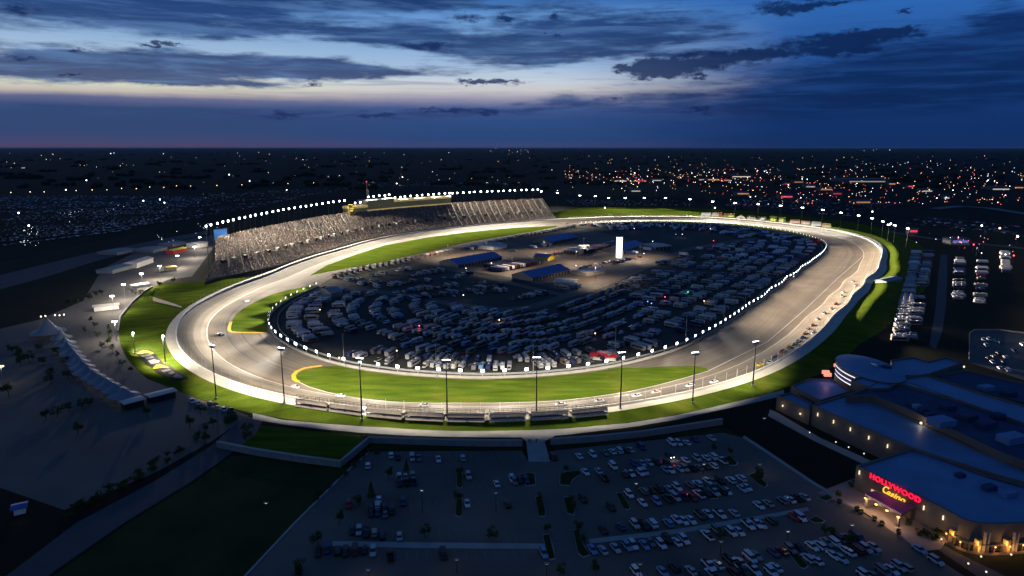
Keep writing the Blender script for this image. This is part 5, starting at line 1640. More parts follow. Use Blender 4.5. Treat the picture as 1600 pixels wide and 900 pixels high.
hr = head((910, 731), (922, 744))
W1 = ['white', 'silver', 'white']
m1 = [(905, 712, 'sedan', 'white'), (926, 710, 'suv', 'white'), (865, 714, None, 'dark red'), (945, 707, None, 'grey'), (957, 705, 'sedan', 'white'), (967, 704, None, 'silver'), (978, 703, None, 'black'), (985, 702, None, 'silver'), (1002, 698, 'van', 'dark blue'), (1060, 692, 'suv', 'white'), (1073, 691, 'sedan', 'white'), (1086, 686, None, 'dark blue'), (1112, 684, 'sedan', 'silver')]
car_row(m1 + fill((1010, 697), (1055, 691), .5, m1), 'cars in the busy parking lot', 'the row under the wall beside the walkway', hr)
m2 = [(915, 737, 'sedan', 'white'), (936, 736, 'sedan', 'silver'), (958, 728, 'van', 'white'), (985, 739, 'pickup_truck', 'white'), (1007, 737, 'suv', 'silver'), (1040, 733, 'sedan', 'light blue'), (1062, 732, 'sedan', 'silver', 'tail_light'), (1043, 724, 'suv', 'black', 'tail_light'), (1046, 711, 'sedan', 'black', 'headlight'), (1071, 718, 'sedan', 'white'), (1089, 716, 'suv', 'pale grey'), (1128, 719, 'pickup_truck', 'white'), (944, 746, None, 'black')]
car_row(m2 + fill((975, 726), (1130, 712), .7, m2) + fill((960, 742), (1120, 727), .7, m2), 'cars in the busy parking lot', 'the rows past the curved loop island', hr)
m3 = [(983, 772, 'suv', 'white'), (1004, 785, 'sedan', 'white'), (1026, 783, 'suv', 'light blue'), (1058, 761, 'suv', 'white'), (1046, 764, None, 'silver'), (1083, 777, 'sedan', 'red', 'tail_light'), (1106, 751, 'sedan', 'white'), (1142, 750, 'suv', 'white'), (1136, 767, 'sedan', 'white'), (1158, 747, 'suv', 'white'), (1167, 761, 'sedan', 'white'), (1160, 763, 'sedan', 'silver'), (955, 792, None, 'black'), (911, 779, None, 'black')]
car_row(m3 + fill((1000, 768), (1165, 745), .75, m3) + fill((1000, 785), (1180, 759), .75, m3), 'cars in the busy parking lot', 'the rows beside the two long islands', hr)
m4 = [(992, 819, 'suv', 'silver'), (1019, 818, 'van', 'white'), (1044, 817, 'suv', 'light blue'), (1068, 813, 'sedan', 'white'), (1080, 812, 'sedan', 'white'), (1125, 803, 'pickup_truck', 'white'), (1147, 801, 'sedan', 'silver'), (1186, 789, 'sedan', 'white'), (970, 822, None, 'dark blue'), (943, 827, None, 'black')]
car_row(m4 + fill((1000, 821), (1262, 775), .75, m4), 'cars in the busy parking lot', 'the row above the long paved median', hr)
m5 = [(926, 858, 'sedan', 'light blue'), (942, 859, 'sedan', 'silver'), (980, 853, 'suv', 'light blue'), (1007, 851, 'sedan', 'light blue'), (1033, 850, 'suv', 'white'), (1057, 846, 'sedan', 'white'), (1069, 843, 'suv', 'white'), (1105, 836, 'pickup_truck', 'white'), (1143, 831, 'suv', 'white'), (1155, 830, 'sedan', 'white'), (1250, 808, 'van', 'white'), (1189, 819, 'sedan', 'silver')]
car_row(m5 + fill((955, 857), (1270, 802), .7, m5), 'cars in the busy parking lot', 'the row below the long paved median', hr)
m6 = [(994, 893, 'suv', 'white'), (1036, 893, None, 'light blue'), (1054, 886, None, 'black'), (1080, 891, 'sedan', 'silver'), (1108, 883, 'pickup_truck', 'white'), (1122, 882, 'sedan', 'silver'), (1147, 878, 'pickup_truck', 'white'), (1158, 879, 'sedan', 'white'), (1172, 871, 'van', 'white'), (1269, 853, 'sedan', 'white'), (1281, 852, 'suv', 'white'), (1292, 847, None, 'tan'), (1322, 860, 'sedan', 'white'), (1178, 890, 'pickup_truck', 'white')]
car_row(m6 + fill((1090, 884), (1345, 838), .78, m6), 'cars in the busy parking lot', 'the row beside the casino drive', hr)
m6b = [(1212, 886, 'sedan', 'white'), (1205, 893, 'suv', 'white'), (1262, 872, 'suv', 'pale grey'), (1276, 875, 'sedan', 'white'), (1302, 867, 'sedan', 'white'), (1315, 872, None, 'silver')]
car_row(m6b + fill((1040, 906), (1185, 888), .7, m6b) + fill((1225, 882), (1372, 853), .8, m6b), 'cars in the busy parking lot', 'the nearest row before the casino drive', hr)
m7 = [(1351, 898, None, 'white'), (1405, 885, 'suv', 'silver'), (1393, 890, 'sedan', 'white'), (1380, 893, None, 'grey'), (1437, 858, 'sedan', 'light blue'), (1463, 876, 'suv', 'silver')]
car_row(m7 + fill((1360, 902), (1420, 884), .5, m7), 'cars in the busy parking lot', 'the last row below the casino walk', hr)
hl = head((611, 706), (612, 718))
ml = [(575, 727, 'suv', 'white'), (611, 711, 'suv', 'white'), (622, 714, None, 'black'), (644, 715, None, 'silver'), (654, 715, None, 'grey'), (685, 717, 'sedan', 'white'), (723, 715, 'suv', 'silver')]
car_row(ml, 'cars in the quiet parking lot', 'the top row of the quiet left lot', hl)
ml = [(624, 746, 'suv', 'white'), (634, 745, None, 'silver'), (645, 744, None, 'tan'), (624, 754, None, 'black'), (636, 753, None, 'black'), (647, 752, None, 'dark blue'), (732, 743, 'suv', 'silver'), (776, 755, 'sedan', 'white'), (800, 748, 'suv', 'white'), (812, 750, None, 'black'), (730, 786, 'sedan', 'white'), (793, 787, None, 'black'), (804, 752, None, 'grey'), (822, 750, None, 'dark blue')]
car_row(ml, 'cars in the quiet parking lot', 'the short rows by the narrow planted strips', hl)
ml = [(545, 788, None, 'red'), (580, 792, None, 'black'), (590, 790, None, 'silver'), (592, 780, 'sedan', 'white'), (601, 795, None, 'black'), (590, 800, None, 'dark blue'), (602, 802, None, 'grey'), (612, 797, None, 'black'), (630, 784, None, 'dark blue'), (580, 801, None, 'black')]
car_row(ml, 'cars in the quiet parking lot', 'the dark cluster beside the conifer', hl)
ml = [(550, 828, None, 'black'), (561, 829, None, 'silver'), (572, 832, None, 'black'), (585, 832, None, 'tan'), (597, 836, None, 'black'), (624, 837, None, 'silver'), (497, 862, None, 'black'), (512, 857, None, 'dark blue'), (528, 860, None, 'black'), (540, 862, None, 'black'), (555, 860, None, 'dark red'), (569, 858, None, 'black'), (583, 861, None, 'silver'), (610, 868, None, 'black'), (693, 866, 'van', 'black'), (850, 864, 'suv', 'light blue'), (466, 893, None, 'black')]
car_row(ml, 'cars in the quiet parking lot', 'the rows beside the quiet lot median', hl)
ml = [(300, 627, 'suv', 'white'), (309, 629, 'sedan', 'white'), (328, 630, None, 'grey'), (338, 632, None, 'black'), (350, 640, None, 'silver'), (361, 641, None, 'black')]
car_row(ml, 'cars by the left bank', 'the little row below the left bank', head((300, 620), (310, 632)))
ml = [(1537, 531, None, 'silver'), (1545, 530, None, 'white'), (1554, 532, None, 'silver'), (1562, 534, None, 'grey'), (1541, 540, None, 'light blue'), (1552, 557, None, 'tan'), (1551, 566, 'suv', 'white'), (1562, 575, 'suv', 'white'), (1574, 578, 'van', 'white'), (1571, 558, None, 'silver'), (1560, 552, None, 'black'), (1545, 560, None, 'black'), (1598, 539, 'van', 'white'), (1568, 566, None, 'black'), (1585, 548, None, 'dark blue')]
car_row(ml, 'cars in the fenced lot behind the casino', 'the fenced lot behind the casino', head((1540, 530), (1548, 536)))

# race cars: a queue beside the outer wall on the tan straight, others strung out along the near lane
RC = [(1332, 439, 'white'), (1337, 447, 'pale grey'), (1317, 456, 'white'), (1315, 463, 'pale grey'), (1306, 475, 'dark red'), (1299, 483, 'tan'), (1287, 489, 'pale grey'), (1277, 498, 'white'), (1270, 508, 'red'), (1262, 513, 'white'), (1258, 521, 'orange'), (1272, 522, 'white'), (1254, 528, 'blue'), (1247, 533, 'white'), (1242, 539, 'green'), (1233, 543, 'yellow'), (1222, 549, 'red'), (1211, 559, 'dark blue'), (1202, 568, 'pale grey')]
for k, (x, y, c) in enumerate(RC):
    p = G(x, y, 2.0); i = near_i(p); p.z = surf_z(p)
    park('race_car', p, math.atan2(-TAN[i].y, -TAN[i].x), c, '%s race car in the queue by the outer wall, %s from the far turn' % (c, nth(k + 1)), 'race cars queued along the outer wall', p.z + 0.02)
RC2 = [(1187, 571, 'yellow', 'yellow race car at the near end of the queue'), (1115, 598, 'white', 'white race car beside the catch fence posts on the near lane'), (1078, 603, 'white', 'white race car by the lawn tip at the right'), (1025, 613, 'cream', 'cream race car on the near lane below the lawn'), (995, 619, 'white', 'white race car just ahead of the cream one on the near lane'), (936, 627, 'pale grey', 'pale race car passing the last trackside stand'), (876, 632, 'pale grey', 'pale race car above the second stand from the right'), (663, 633, 'silver', 'silver race car passing the middle stands'), (532, 618, 'white', 'white race car at the lawn edge above the second stand'), (461, 604, 'white', 'white race car below the yellow lawn corner'), (386, 470, 'white', 'white race car alone at the exit of the left turn'), (343, 522, 'black', 'black race car in the left turn, leading a pair'), (348, 522.5, 'dark blue', 'dark race car in the left turn, second of a pair'), (925, 339.6, 'red', 'red race car far off at the end of the front straight'), (885, 349, 'white', 'white race car far off by the pit road end')]
for x, y, c, lb in RC2:
    p = G(x, y, 0.5); p = G(x, y, surf_z(p) + .5); i = near_i(p)
    park('race_car', p, math.atan2(-TAN[i].y, -TAN[i].x), c, lb, 'race cars on the track', surf_z(p) + 0.02)

# ------------------------------------------------------------------ camping vehicles in the infield
RVC = ['white', 'pale grey', 'pale grey', 'cream', 'white', 'silver', 'silver', 'tan', 'light blue', 'grey', 'grey', 'dark blue']
CAND = []   # (distance, pos, heading, kind, colour, row words)


def inside(p, margin):
    return math.hypot(p.x - CX0, p.y - CY0) < at_theta(rI, math.atan2(p.y - CY0, p.x - CX0)) - margin


def rv_row(A, B, hd, words, pitch=4.4, occ=.8, cars=.2, margin=8, clear=None):
    L = (B - A).length; n = int(L / pitch); k = 0; ph = R.random() * 9
    for q in range(n):
        if R.random() > occ * (0.62 + .5 * math.sin(q * .37 + ph)) + .12: continue
        p = A.lerp(B, (q + .5 + R.uniform(-.15, .15)) / n)
        p += Vector((math.cos(hd), math.sin(hd), 0)) * R.uniform(-1, 1)
        if not inside(p, margin): continue
        if clear and clear(p): continue
        k += 1
        if R.random() < cars: kind, cn = R.choice(['sedan', 'suv', 'pickup_truck', 'van', 'pickup_truck']), R.choice(CARC)
        else: kind, cn = R.choice(['motorhome', 'travel_trailer', 'camper_van']), R.choice(RVC)
        CAND.append((p.length, p, hd + (PI if R.random() < .4 else 0) + R.uniform(-.05, .05), kind, cn, '%s from left along %s' % (nth(k), words)))


d1 = (G(1290, 492) - G(1130, 600)); d1.z = 0
dR = Vector((0.515, 0.857, 0)); nR = Vector((-0.857, 0.515, 0))   # along the tan straight; towards the infield
hR = math.atan2(-nR.y, -nR.x)
A0 = G(1040, 553)
road_pts = [G(x, y) for x, y in [(780, 484), (830, 480), (900, 458), (1000, 418), (1080, 388), (1180, 372)]]


def above_road(p, gap=10):
    """True on the garage side of the diagonal infield road."""
    best = None
    for a, b in zip(road_pts, road_pts[1:]):
        ab = b - a; t = max(0, min(1, (p - a).dot(ab) / ab.dot(ab))); q = a + ab * t
        dd = (p - q).length
        if best is None or dd < best[0]: best = (dd, ab.x * (p.y - a.y) - ab.y * (p.x - a.x))
    return best[0] < gap or best[1] > 0


# ring rows: every vehicle points at the infield wall, row behind row, as far as the infield road
IPa = np.array([(p.x, p.y) for p in IP])
LEFT_ROAD = [G(x, y) for x, y in [(480, 452), (500, 447), (560, 452), (640, 462), (700, 474), (780, 484)]]
road_pts = LEFT_ROAD[:-1] + road_pts


def wall_gap(p):
    return float(np.min(np.hypot(IPa[:, 0] - p.x, IPa[:, 1] - p.y)))


SECT = [('far', 'the far wall'), ('bend', 'the far bend'), ('tan', 'the tan straight'), ('lawn', 'the lawn wall'), ('left', 'the left bend')]


def section(p):
    if p.y > 930: return 'the far wall'
    if p.x > 330 and p.y > 640: return 'the far bend'
    if p.x > 90: return 'the tan straight'
    if p.x > -110 and p.y < 470: return 'the lawn wall'
    return 'the left bend'


RINGN = ['outermost ring', 'second ring in', 'third ring in', 'fourth ring in', 'fifth ring in', 'sixth ring in', 'seventh ring in', 'eighth ring in', 'ninth ring in', 'tenth ring in', 'eleventh ring in', 'twelfth ring in', 'thirteenth ring in']
OCC = {}
hx = head((600, 520), (680, 497))
KEEP = [G(x, y) for x, y in [(866, 380), (884, 377), (902, 373), (885, 372), (895, 396), (980, 392), (1000, 386), (1035, 388)]]
OFFS = [15, 27, 43, 55, 71, 83, 99, 111, 127, 139, 155, 167, 183]
for r, off in enumerate(OFFS):
    s = 4.0; cnt = {}; gap_ph = R.random() * 50
    while s < total - 4:
        p, d = along(IP, IL_, s)
        s += 4.15
        o_ = Vector((CX0 - p.x, CY0 - p.y, 0)); n_ = Vector((-d.y, d.x, 0))
        if n_.dot(o_) < 0: n_ = -n_
        q = p + n_ * off + d * R.uniform(-.25, .25) + n_ * R.uniform(-.8, .8)
        if wall_gap(q) < off - 2.2: continue
        far_side = q.y > 840 and q.x > 70 and off <= 90
        if not far_side and above_road(q, 9): continue
        if q.y > 840 and min((q - g_).length for g_ in KEEP) < 26: continue
        key = (int(q.x // 6), int(q.y // 6))
        if any((q - o2).length < 3.3 for dx in (-1, 0, 1) for dy in (-1, 0, 1) for o2 in OCC.get((key[0] + dx, key[1] + dy), ())): continue
        ph = (s + gap_ph) % 74
        if ph < 12 or R.random() < .20: continue
        # a few bare patches, as in the picture
        if math.sin(q.x * .031 + 1.3) * math.sin(q.y * .027 + .4) > .80: continue
        OCC.setdefault(key, []).append(q)
        w_ = section(q)
        hd_ = math.atan2(-n_.y, -n_.x) + .16 * math.sin(int((s + gap_ph) / 74) * 2.4 + r * 1.3)
        if off > 40 and (w_ == 'the lawn wall' or w_ == 'the left bend' and q.x > -120): hd_ = hx
        if off > 130 and w_ == 'the lawn wall': continue
        cnt[w_] = cnt.get(w_, 0) + 1
        if R.random() < .14: kind, cn = R.choice(['sedan', 'suv', 'pickup_truck', 'van', 'pickup_truck']), R.choice(CARC)
        else: kind, cn = R.choice(['motorhome', 'travel_trailer', 'camper_van']), R.choice(RVC)
        CAND.append((q.length, q, hd_ + (PI if R.random() < .4 else 0) + R.uniform(-.06, .06), kind, cn, '%s clockwise along %s, %s' % (nth(cnt[w_]), w_, RINGN[r])))
# dark cars and trailers between the front straight road and the garages
for k, (a, b, w_) in enumerate([((560, 446), (690, 424), 'the upper dark row by the pit road'), ((540, 440), (640, 421), 'the dark row right behind the pit boxes'), ((600, 449), (740, 428), 'the dark row between the upper two'), ((640, 470), (790, 446), 'the long dark row nearest the road fork'), ((570, 452), (720, 434), 'the second dark row below the pit road'), ((590, 461), (760, 442), 'the third dark row below the pit road'), ((600, 470), (770, 452), 'the fourth dark row below the pit road'), ((800, 470), (905, 448), 'the car line on the road edge'), ((690, 465), (790, 455), 'the short dark row left of the road fork'), ((936, 418), (1000, 402), 'the row right of the middle garage'), ((796, 394), (860, 383), 'the row behind the front garage'), ((690, 413), (745, 402), 'the row left of the front garage'), ((905, 420), (960, 408), 'the row below the scoring tower'), ((850, 402), (900, 392), 'the row by the display tent'), ((985, 398), (1040, 384), 'the row right of the scoring tower'), ((905, 388), (960, 378), 'the row above the scoring tower'), ((800, 436), (835, 428), 'the row below the transporters'), ((700, 396), (765, 384), 'the row behind the pit boxes')]):
    A_, B_ = G(*a), G(*b)
    rv_row(A_, B_, math.atan2(B_.y - A_.y, B_.x - A_.x) + PI / 2, w_, 3.9, .85, .62, 9)
# right of the track: coaches parked along the service road
for k, (a, b, w_) in enumerate([((1405, 535), (1432, 395), 'the long coach row beyond the right bank'), ((1422, 535), (1452, 395), 'the second coach row beyond the right bank'), ((1497, 470), (1500, 405), 'the lone row right of the service road'), ((1530, 480), (1535, 410), 'the faint row far right of the service road'), ((1572, 430), (1570, 395), 'the faint row at the far right edge')]):
    A_, B_ = G(*a), G(*b); L = (B_ - A_).length; n = int(L / [4.6, 5.5, 8, 9, 9][k]); j = 0
    for q in range(n):
        if R.random() > [.85, .45, .6, .6, .6][k]: continue
        j += 1
        p = A_.lerp(B_, (q + .5) / n)
        CAND.append((p.length, p, R.uniform(-.05, .05) - .12, R.choice(['motorhome', 'motorhome', 'travel_trailer', 'camper_van']), R.choice(RVC), '%s back along %s' % (nth(j), w_)))
CAND.sort(key=lambda c: c[0])
LIMIT = {'motorhome': 290, 'travel_trailer': 280, 'camper_van': 280, 'sedan': 290, 'suv': 290, 'pickup_truck': 290, 'van': 290}
REST = []
total_rv = 0
for dist, p, hd, kind, cn, w_ in CAND:
    isrv = kind in ('motorhome', 'travel_trailer', 'camper_van')
    if isrv and total_rv >= 760 or not isrv and N_OF.get('infield_car', 0) >= 260:
        REST.append((p, hd, kind, cn)); continue
    if isrv: total_rv += 1
    else: N_OF['infield_car'] = N_OF.get('infield_car', 0) + 1
    park(kind, p, hd, cn, '%s %s, %s' % (cn, WORD[kind], w_), 'camping vehicles in the infield' if p.x < 330 else 'coaches beyond the right bank', 0.09)
rest = MB()
for p, hd, kind, cn in REST:
    L, w_, h = {'motorhome': (10.6, 2.5, 3.3), 'travel_trailer': (8, 2.4, 3.0), 'camper_van': (8, 2.4, 3.0)}.get(kind, (4.7, 1.8, 1.4))
    rest.loft([[(a * math.cos(hd) - b * math.sin(hd) + p.x, a * math.sin(hd) + b * math.cos(hd) + p.y, z) for a, b, z in sec(x, w_ / 2 * f, .5 if L > 6 else .3, h * g, .92)] for x, f, g in ((-L / 2, .95, .92), (-L / 2 + .3, 1, 1), (L / 2 - 1.0, 1, 1), (L / 2, .93, .6))])
tag(rest.build('distant_camping_vehicles', island_mat('mixed_vehicle_shells', [COLN[c] for c in ('white', 'pale grey', 'cream', 'white', 'silver', 'grey', 'dark blue', 'black', 'white', 'tan', 'dark red', 'pale grey')], 0.4, 0.4)), 'packed camping vehicles further up the infield', kind='stuff')

# black team transporters parked side by side in the middle of the infield
k = 0
for r, (a, b, n) in enumerate([((772, 424), (838, 411), 16), ((765, 420), (800, 413), 8), ((905, 396), (945, 386), 12)]):
    A_, B_ = G(*a), G(*b); hd = math.atan2(B_.y - A_.y, B_.x - A_.x) + PI / 2
    for q in range(n):
        k += 1
        cn = R.choice(['black', 'black', 'grey', 'dark blue', 'black', 'white', 'dark red'])
        p = A_.lerp(B_, (q + .5) / n)
        park('transporter_truck', p, hd + (PI if r == 1 else 0), cn, '%s team transporter, %s along %s' % (cn, nth(q + 1), ['the main row between the blue garages', 'the short row behind the main transporters', 'the row left of the scoring tower'][r]), 'team transporters by the garages', 0.06)
# remove the prototypes that were only copied
for o, kids in PROTO.values():
    for q, _ in kids: bpy.data.objects.remove(q)
    bpy.data.objects.remove(o)
# ------------------------------------------------------------------ casino
M['c_wall'] = mat('warm_grey_render', (0.15, 0.128, 0.108), 0.8, var=0.2, scale=0.15)
M['c_roof'] = mat('blue_membrane_roof', (0.12, 0.24, 0.41), 0.55, var=0.3, scale=0.08, spec=0.4, detail=8)
M['c_dark'] = mat('dark_roof_gravel', (0.035, 0.065, 0.14), 0.85, var=0.4, scale=0.15, detail=8)
M['purple'] = mat('purple_canopy_metal', (0.16, 0.10, 0.22), 0.5, var=0.25, scale=0.4)
M['amber'] = emit('amber_lamp', (1.0, 0.50, 0.10), 5)
M['sconce'] = emit('warm_sconce', (1.0, 0.78, 0.48), 1.3)
cs = empty('casino_building'); tag(cs, 'large low casino complex with blue roofs and a red lit sign over its entrance', 'casino')
CXY = lambda pts, z: [(p.x, p.y) for p in GP(pts, z)]


def inset(poly, d):
    """Pull a polygon's corners in by about d towards its middle."""
    cx = sum(p[0] for p in poly) / len(poly); cy = sum(p[1] for p in poly) / len(poly)
    out = []
    for x, y in poly:
        L = math.hypot(x - cx, y - cy) or 1
        out.append((x + (cx - x) / L * d, y + (cy - y) / L * d))
    return out


def block(poly, z, roof='c_roof', z0=0.0, par=0.8):
    mb = MB().prism(poly, z0, z, top=False)
    # parapet: top rim plus inner face down to the roof deck
    q = inset(poly, 0.9)
    n = len(poly)
    a = [Vector((x, y, z)) for x, y in poly]; b = [Vector((x, y, z)) for x, y in q]; c = [Vector((x, y, z - par)) for x, y in q]
    mb.strip(a, b, closed=True); mb.strip(b, c, closed=True)
    mb.build('wall', M['c_wall'], cs)
    MB().poly(inset(poly, 0.85), z - par + 0.1).build('roof', M[roof], cs)


HF = 8.6
front = CXY([(1338, 727), (1375, 745), (1420, 767), (1460, 787.5), (1488, 802), (1500, 809), (1515, 814.5), (1535, 818), (1562, 819), (1600, 817.5), (1700, 812), (1800, 806), (1800, 770), (1640, 766), (1540, 741), (1470, 715), (1426, 700)], HF)
block(front, HF)
wing = CXY([(1269, 632), (1288, 626), (1330, 613), (1362, 626), (1420, 652), (1500, 690), (1640, 752), (1655, 768), (1560, 742), (1470, 714), (1427, 700), (1385, 683), (1330, 659)], 9.2)
block(wing, 9.2)
hall = CXY([(1322, 617), (1352, 606), (1385, 590), (1430, 600), (1520, 632), (1680, 690), (1680, 750), (1560, 705), (1500, 676), (1420, 640), (1362, 616.5)], 12.0)
block(hall, 12.0, 'c_dark')
strip_ = CXY([(1330, 593), (1352, 585), (1450, 586), (1530, 612), (1700, 662), (1700, 692), (1600, 660), (1500, 625), (1400, 596), (1386, 606), (1360, 606)], 12.6)
block(strip_, 12.6)
west = CXY([(1214, 617), (1236, 613), (1268, 629), (1266, 640)], 7.0)
block(west, 7.0)
terr = CXY([(1236, 603), (1264, 591), (1300, 592), (1330, 611), (1282, 625.5)], 8.6)
block(terr, 8.6)
xw = CXY([(1392, 562), (1426, 557.5), (1452, 564.5), (1480, 558), (1506, 566), (1452, 584), (1398, 591)], 13.0)
block(xw, 13.0)
east = CXY([(1452, 587), (1510, 578), (1600, 598), (1700, 625), (1700, 655), (1530, 610)], 11.0)
block(east, 11.0, 'c_dark')
# oval rotunda with a ribbed low dome
c0 = G(1358, 577, 12.0); rx, ry = (G(1400, 577, 12) - G(1318, 577, 12)).length / 2, (G(1358, 558, 12) - G(1358, 597, 12)).length / 2
ov = [(c0.x + rx * math.cos(a), c0.y + ry * math.sin(a)) for a in np.linspace(0, 2 * PI, 40, endpoint=False)]
MB().prism(ov, 0, 12.8, top=False).build('rotunda_wall', M['c_wall'], cs)
dm = MB(); R_ = 5
for r in range(R_ + 1):
    t = r / R_
    for x, y in ov:
        dm.v.append((c0.x + (x - c0.x) * (1.02 - t), c0.y + (y - c0.y) * (1.02 - t), 12.8 + 1.6 * (1 - (1 - t) ** 2)))
for r in range(R_):
    for i in range(40):
        j = (i + 1) % 40
        dm.face((r * 40 + i, r * 40 + j, (r + 1) * 40 + j, (r + 1) * 40 + i))
dm.build('dome', M['c_roof'], cs)
# glowing white bands round the rotunda's western end
for k, z in enumerate((6.6, 8.6, 10.8)):
    ii = [i for i in range(17, 24)]
    a = [(c0.x + (ov[i][0] - c0.x) * 1.02, c0.y + (ov[i][1] - c0.y) * 1.02, z) for i in ii]; b = [(x, y, z + 0.5) for x, y, _ in a]
    MB().strip(a, b).build('light_band', emit('white_neon_band', (0.75, 0.75, 1.0), 1.4), cs)
for k, (x, y, z) in enumerate([(1311, 571, 2), (1308, 573, 2), (1290, 584, 9.2), (1293, 588, 9.2)]):
    p = G(x, y, z)
    MB().box(p.x, p.y, z, 3.2, 1.2, 1.6).build('lit_sign', emit('coral_sign_glow', (1.0, 0.34, 0.22), 1.1), cs)
glow(G(1292, 590, 11), 220, (1.0, 0.45, 0.7), 0.4)
glow(G(1310, 574, 5), 160, (1.0, 0.45, 0.3), 0.4)
# roof plant
for k, (x, y, z, sx, sy, sz) in enumerate([(1372, 574, 13.4, 5, 4, 2), (1384, 577, 13.2, 4, 3, 1.6), (1425, 634, 11.3, 3, 3, 1.6), (1433, 638, 11.3, 3, 2.4, 1.6), (1442, 645, 11.3, 3, 2.4, 1.8), (1452, 651, 11.3, 3.4, 2.4, 1.6), (1470, 664, 11.3, 8, 6, 2.6), (1510, 655, 11.3, 6, 5, 2.2), (1540, 668, 11.3, 7, 4, 2.4), (1580, 690, 11.3, 9, 5, 2.6), (1480, 640, 11.3, 5, 4, 2), (1560, 652, 11.9, 4, 3, 1.6), (1540, 610, 10.4, 6, 4, 2.2), (1575, 618, 10.4, 5, 4, 2), (1545, 765, 7.9, 4, 2.5, 1.5), (1575, 775, 7.9, 5, 2.5, 1.5), (1500, 745, 7.9, 3, 2, 1.2)]):
    p = G(x, y, z)
    MB().box(p.x, p.y, z, sx, sy, sz, 0.3).build('roof_unit', M['c_roof'] if k % 3 == 0 else M['c_dark'], cs)
# seam along the big front roof
sl = GP([(1427, 703), (1470, 719), (1540, 745), (1640, 775)], HF - 0.6)
ln = MB()
for a, b in zip(sl, sl[1:]): ln.tube(a, b, 0.22, n=5)
ln.build('roof_ridge', M['c_dark'], cs)
# sconces on the walls
FA, FB = Vector((*front[0], 0)), Vector((*front[4], 0))
fd = (FB - FA).normalized(); fn = Vector((fd.y, -fd.x, 0))
if fn.dot(Vector((0, 0, 0)) - FA) < 0: fn = -fn
rzf = math.atan2(fd.y, fd.x); FL = (FB - FA).length


def fwall(s, z, out=0.1):
    p = FA + fd * s + fn * out
    return Vector((p.x, p.y, z))


WA, WB = Vector((*wing[0], 0)), Vector((*wing[-1], 0)); WC = Vector((*wing[-2], 0))


def sconce(p, rz):
    MB().box(p.x, p.y, p.z, 0.32, 0.3, 1.4, rz).build('sconce', M['sconce'], cs)


for s in (1.6, FL * .745, FL * .93):
    sconce(fwall(s, 5.2 if s > 2 else 6.0, .18), rzf)
    glow(fwall(s, 5.8, 1.2), 24, (1, .78, .5), .2)
wd = (WC - WA).normalized(); wn_ = Vector((wd.y, -wd.x, 0))
if wn_.dot(-WA) < 0: wn_ = -wn_
for t in (.10, .33, .56, .80, 1.03):
    p = WA + (WC - WA) * t + wn_ * 0.25; p.z = 5.4
    sconce(p, math.atan2(wd.y, wd.x)); glow(p + wn_ * 1.1 + Vector((0, 0, .6)), 22, (1, .78, .5), .2)
q0, q1 = Vector((*west[0], 0)), Vector((*west[3], 0)); qd = (q1 - q0).normalized(); qn = Vector((qd.y, -qd.x, 0))
if qn.dot(-q0) < 0: qn = -qn
for t in (.22, .75):
    p = q0 + (q1 - q0) * t + qn * .3; p.z = 3.4
    MB().ball(p, .4).build('wall_lamp', M['sconce'], cs); glow(p + qn * .9, 60, (1, .7, .4), .2)
for x, y, z in [(1439, 661, 9.5), (1506, 573, 8)]:
    p = G(x, y, z); MB().ball(p, .55).build('roof_lamp', M['sconce'], cs); glow(p + Vector((-.8, -1.2, .6)), 160, (1, .7, .45), .2)
# purple entrance canopy on posts
cv = CXY([(1351, 772), (1366, 768), (1429, 792), (1408, 804)], 4.6)
MB().prism(cv, 4.3, 4.9, bottom=True).build('canopy', M['purple'], cs)
MB().prism(inset(cv, .35), 3.5, 4.28, bottom=True).build('canopy_soffit', M['dark_metal'], cs)
ci = inset(cv, 1.0)
for q in (0, 1, 2, 3):
    MB().box(ci[q][0], ci[q][1], 0.06, .7, .7, 3.45, rzf).build('canopy_post', M['c_wall'], cs)
mid = Vector((sum(p[0] for p in cv) / 4, sum(p[1] for p in cv) / 4, 0))
a_ = Vector((*cv[0], 0)); b_ = Vector((*cv[3], 0))
for t in (.05, .35, .65, .95):
    p = a_.lerp(b_, t); p = p + fn * 0.9; glow((p.x, p.y, 3.0), 420, (1, .62, .36), .4)
    d_ = MB().box(p.x - fn.x * .7, p.y - fn.y * .7, 3.35, .7, .5, .2, rzf).build('downlight', M['amber'], cs)
eg = MB().box(fwall(FL * .33, 0, .05).x, fwall(FL * .33, 0, .05).y, .1, 9, .12, 3.0, rzf).build('entrance_doors', emit('lit_entrance_glass', (1.0, .62, .3), .8), cs)
# lettering
def sign_text(body, size, p, mt, name, shear=0.0, extr=.16, spacing=1.0, bold=0.0):
    cu = bpy.data.curves.new(name, 'FONT'); cu.body = body; cu.size = size; cu.extrude = extr; cu.shear = shear; cu.offset = bold
    cu.space_character = spacing; cu.align_x = 'LEFT'
    t = bpy.data.objects.new(name, cu); COL.objects.link(t)
    bpy.context.view_layer.update()
    me = bpy.data.meshes.new_from_object(t.evaluated_get(bpy.context.evaluated_depsgraph_get()))
    bpy.data.objects.remove(t)
    me.materials.clear(); me.materials.append(mt)
    o = bpy.data.objects.new(name, me); COL.objects.link(o); o.parent = cs
    o.location = p; o.rotation_euler = (PI / 2, 0, rzf)
    return o, max(v.co.x for v in me.vertices)


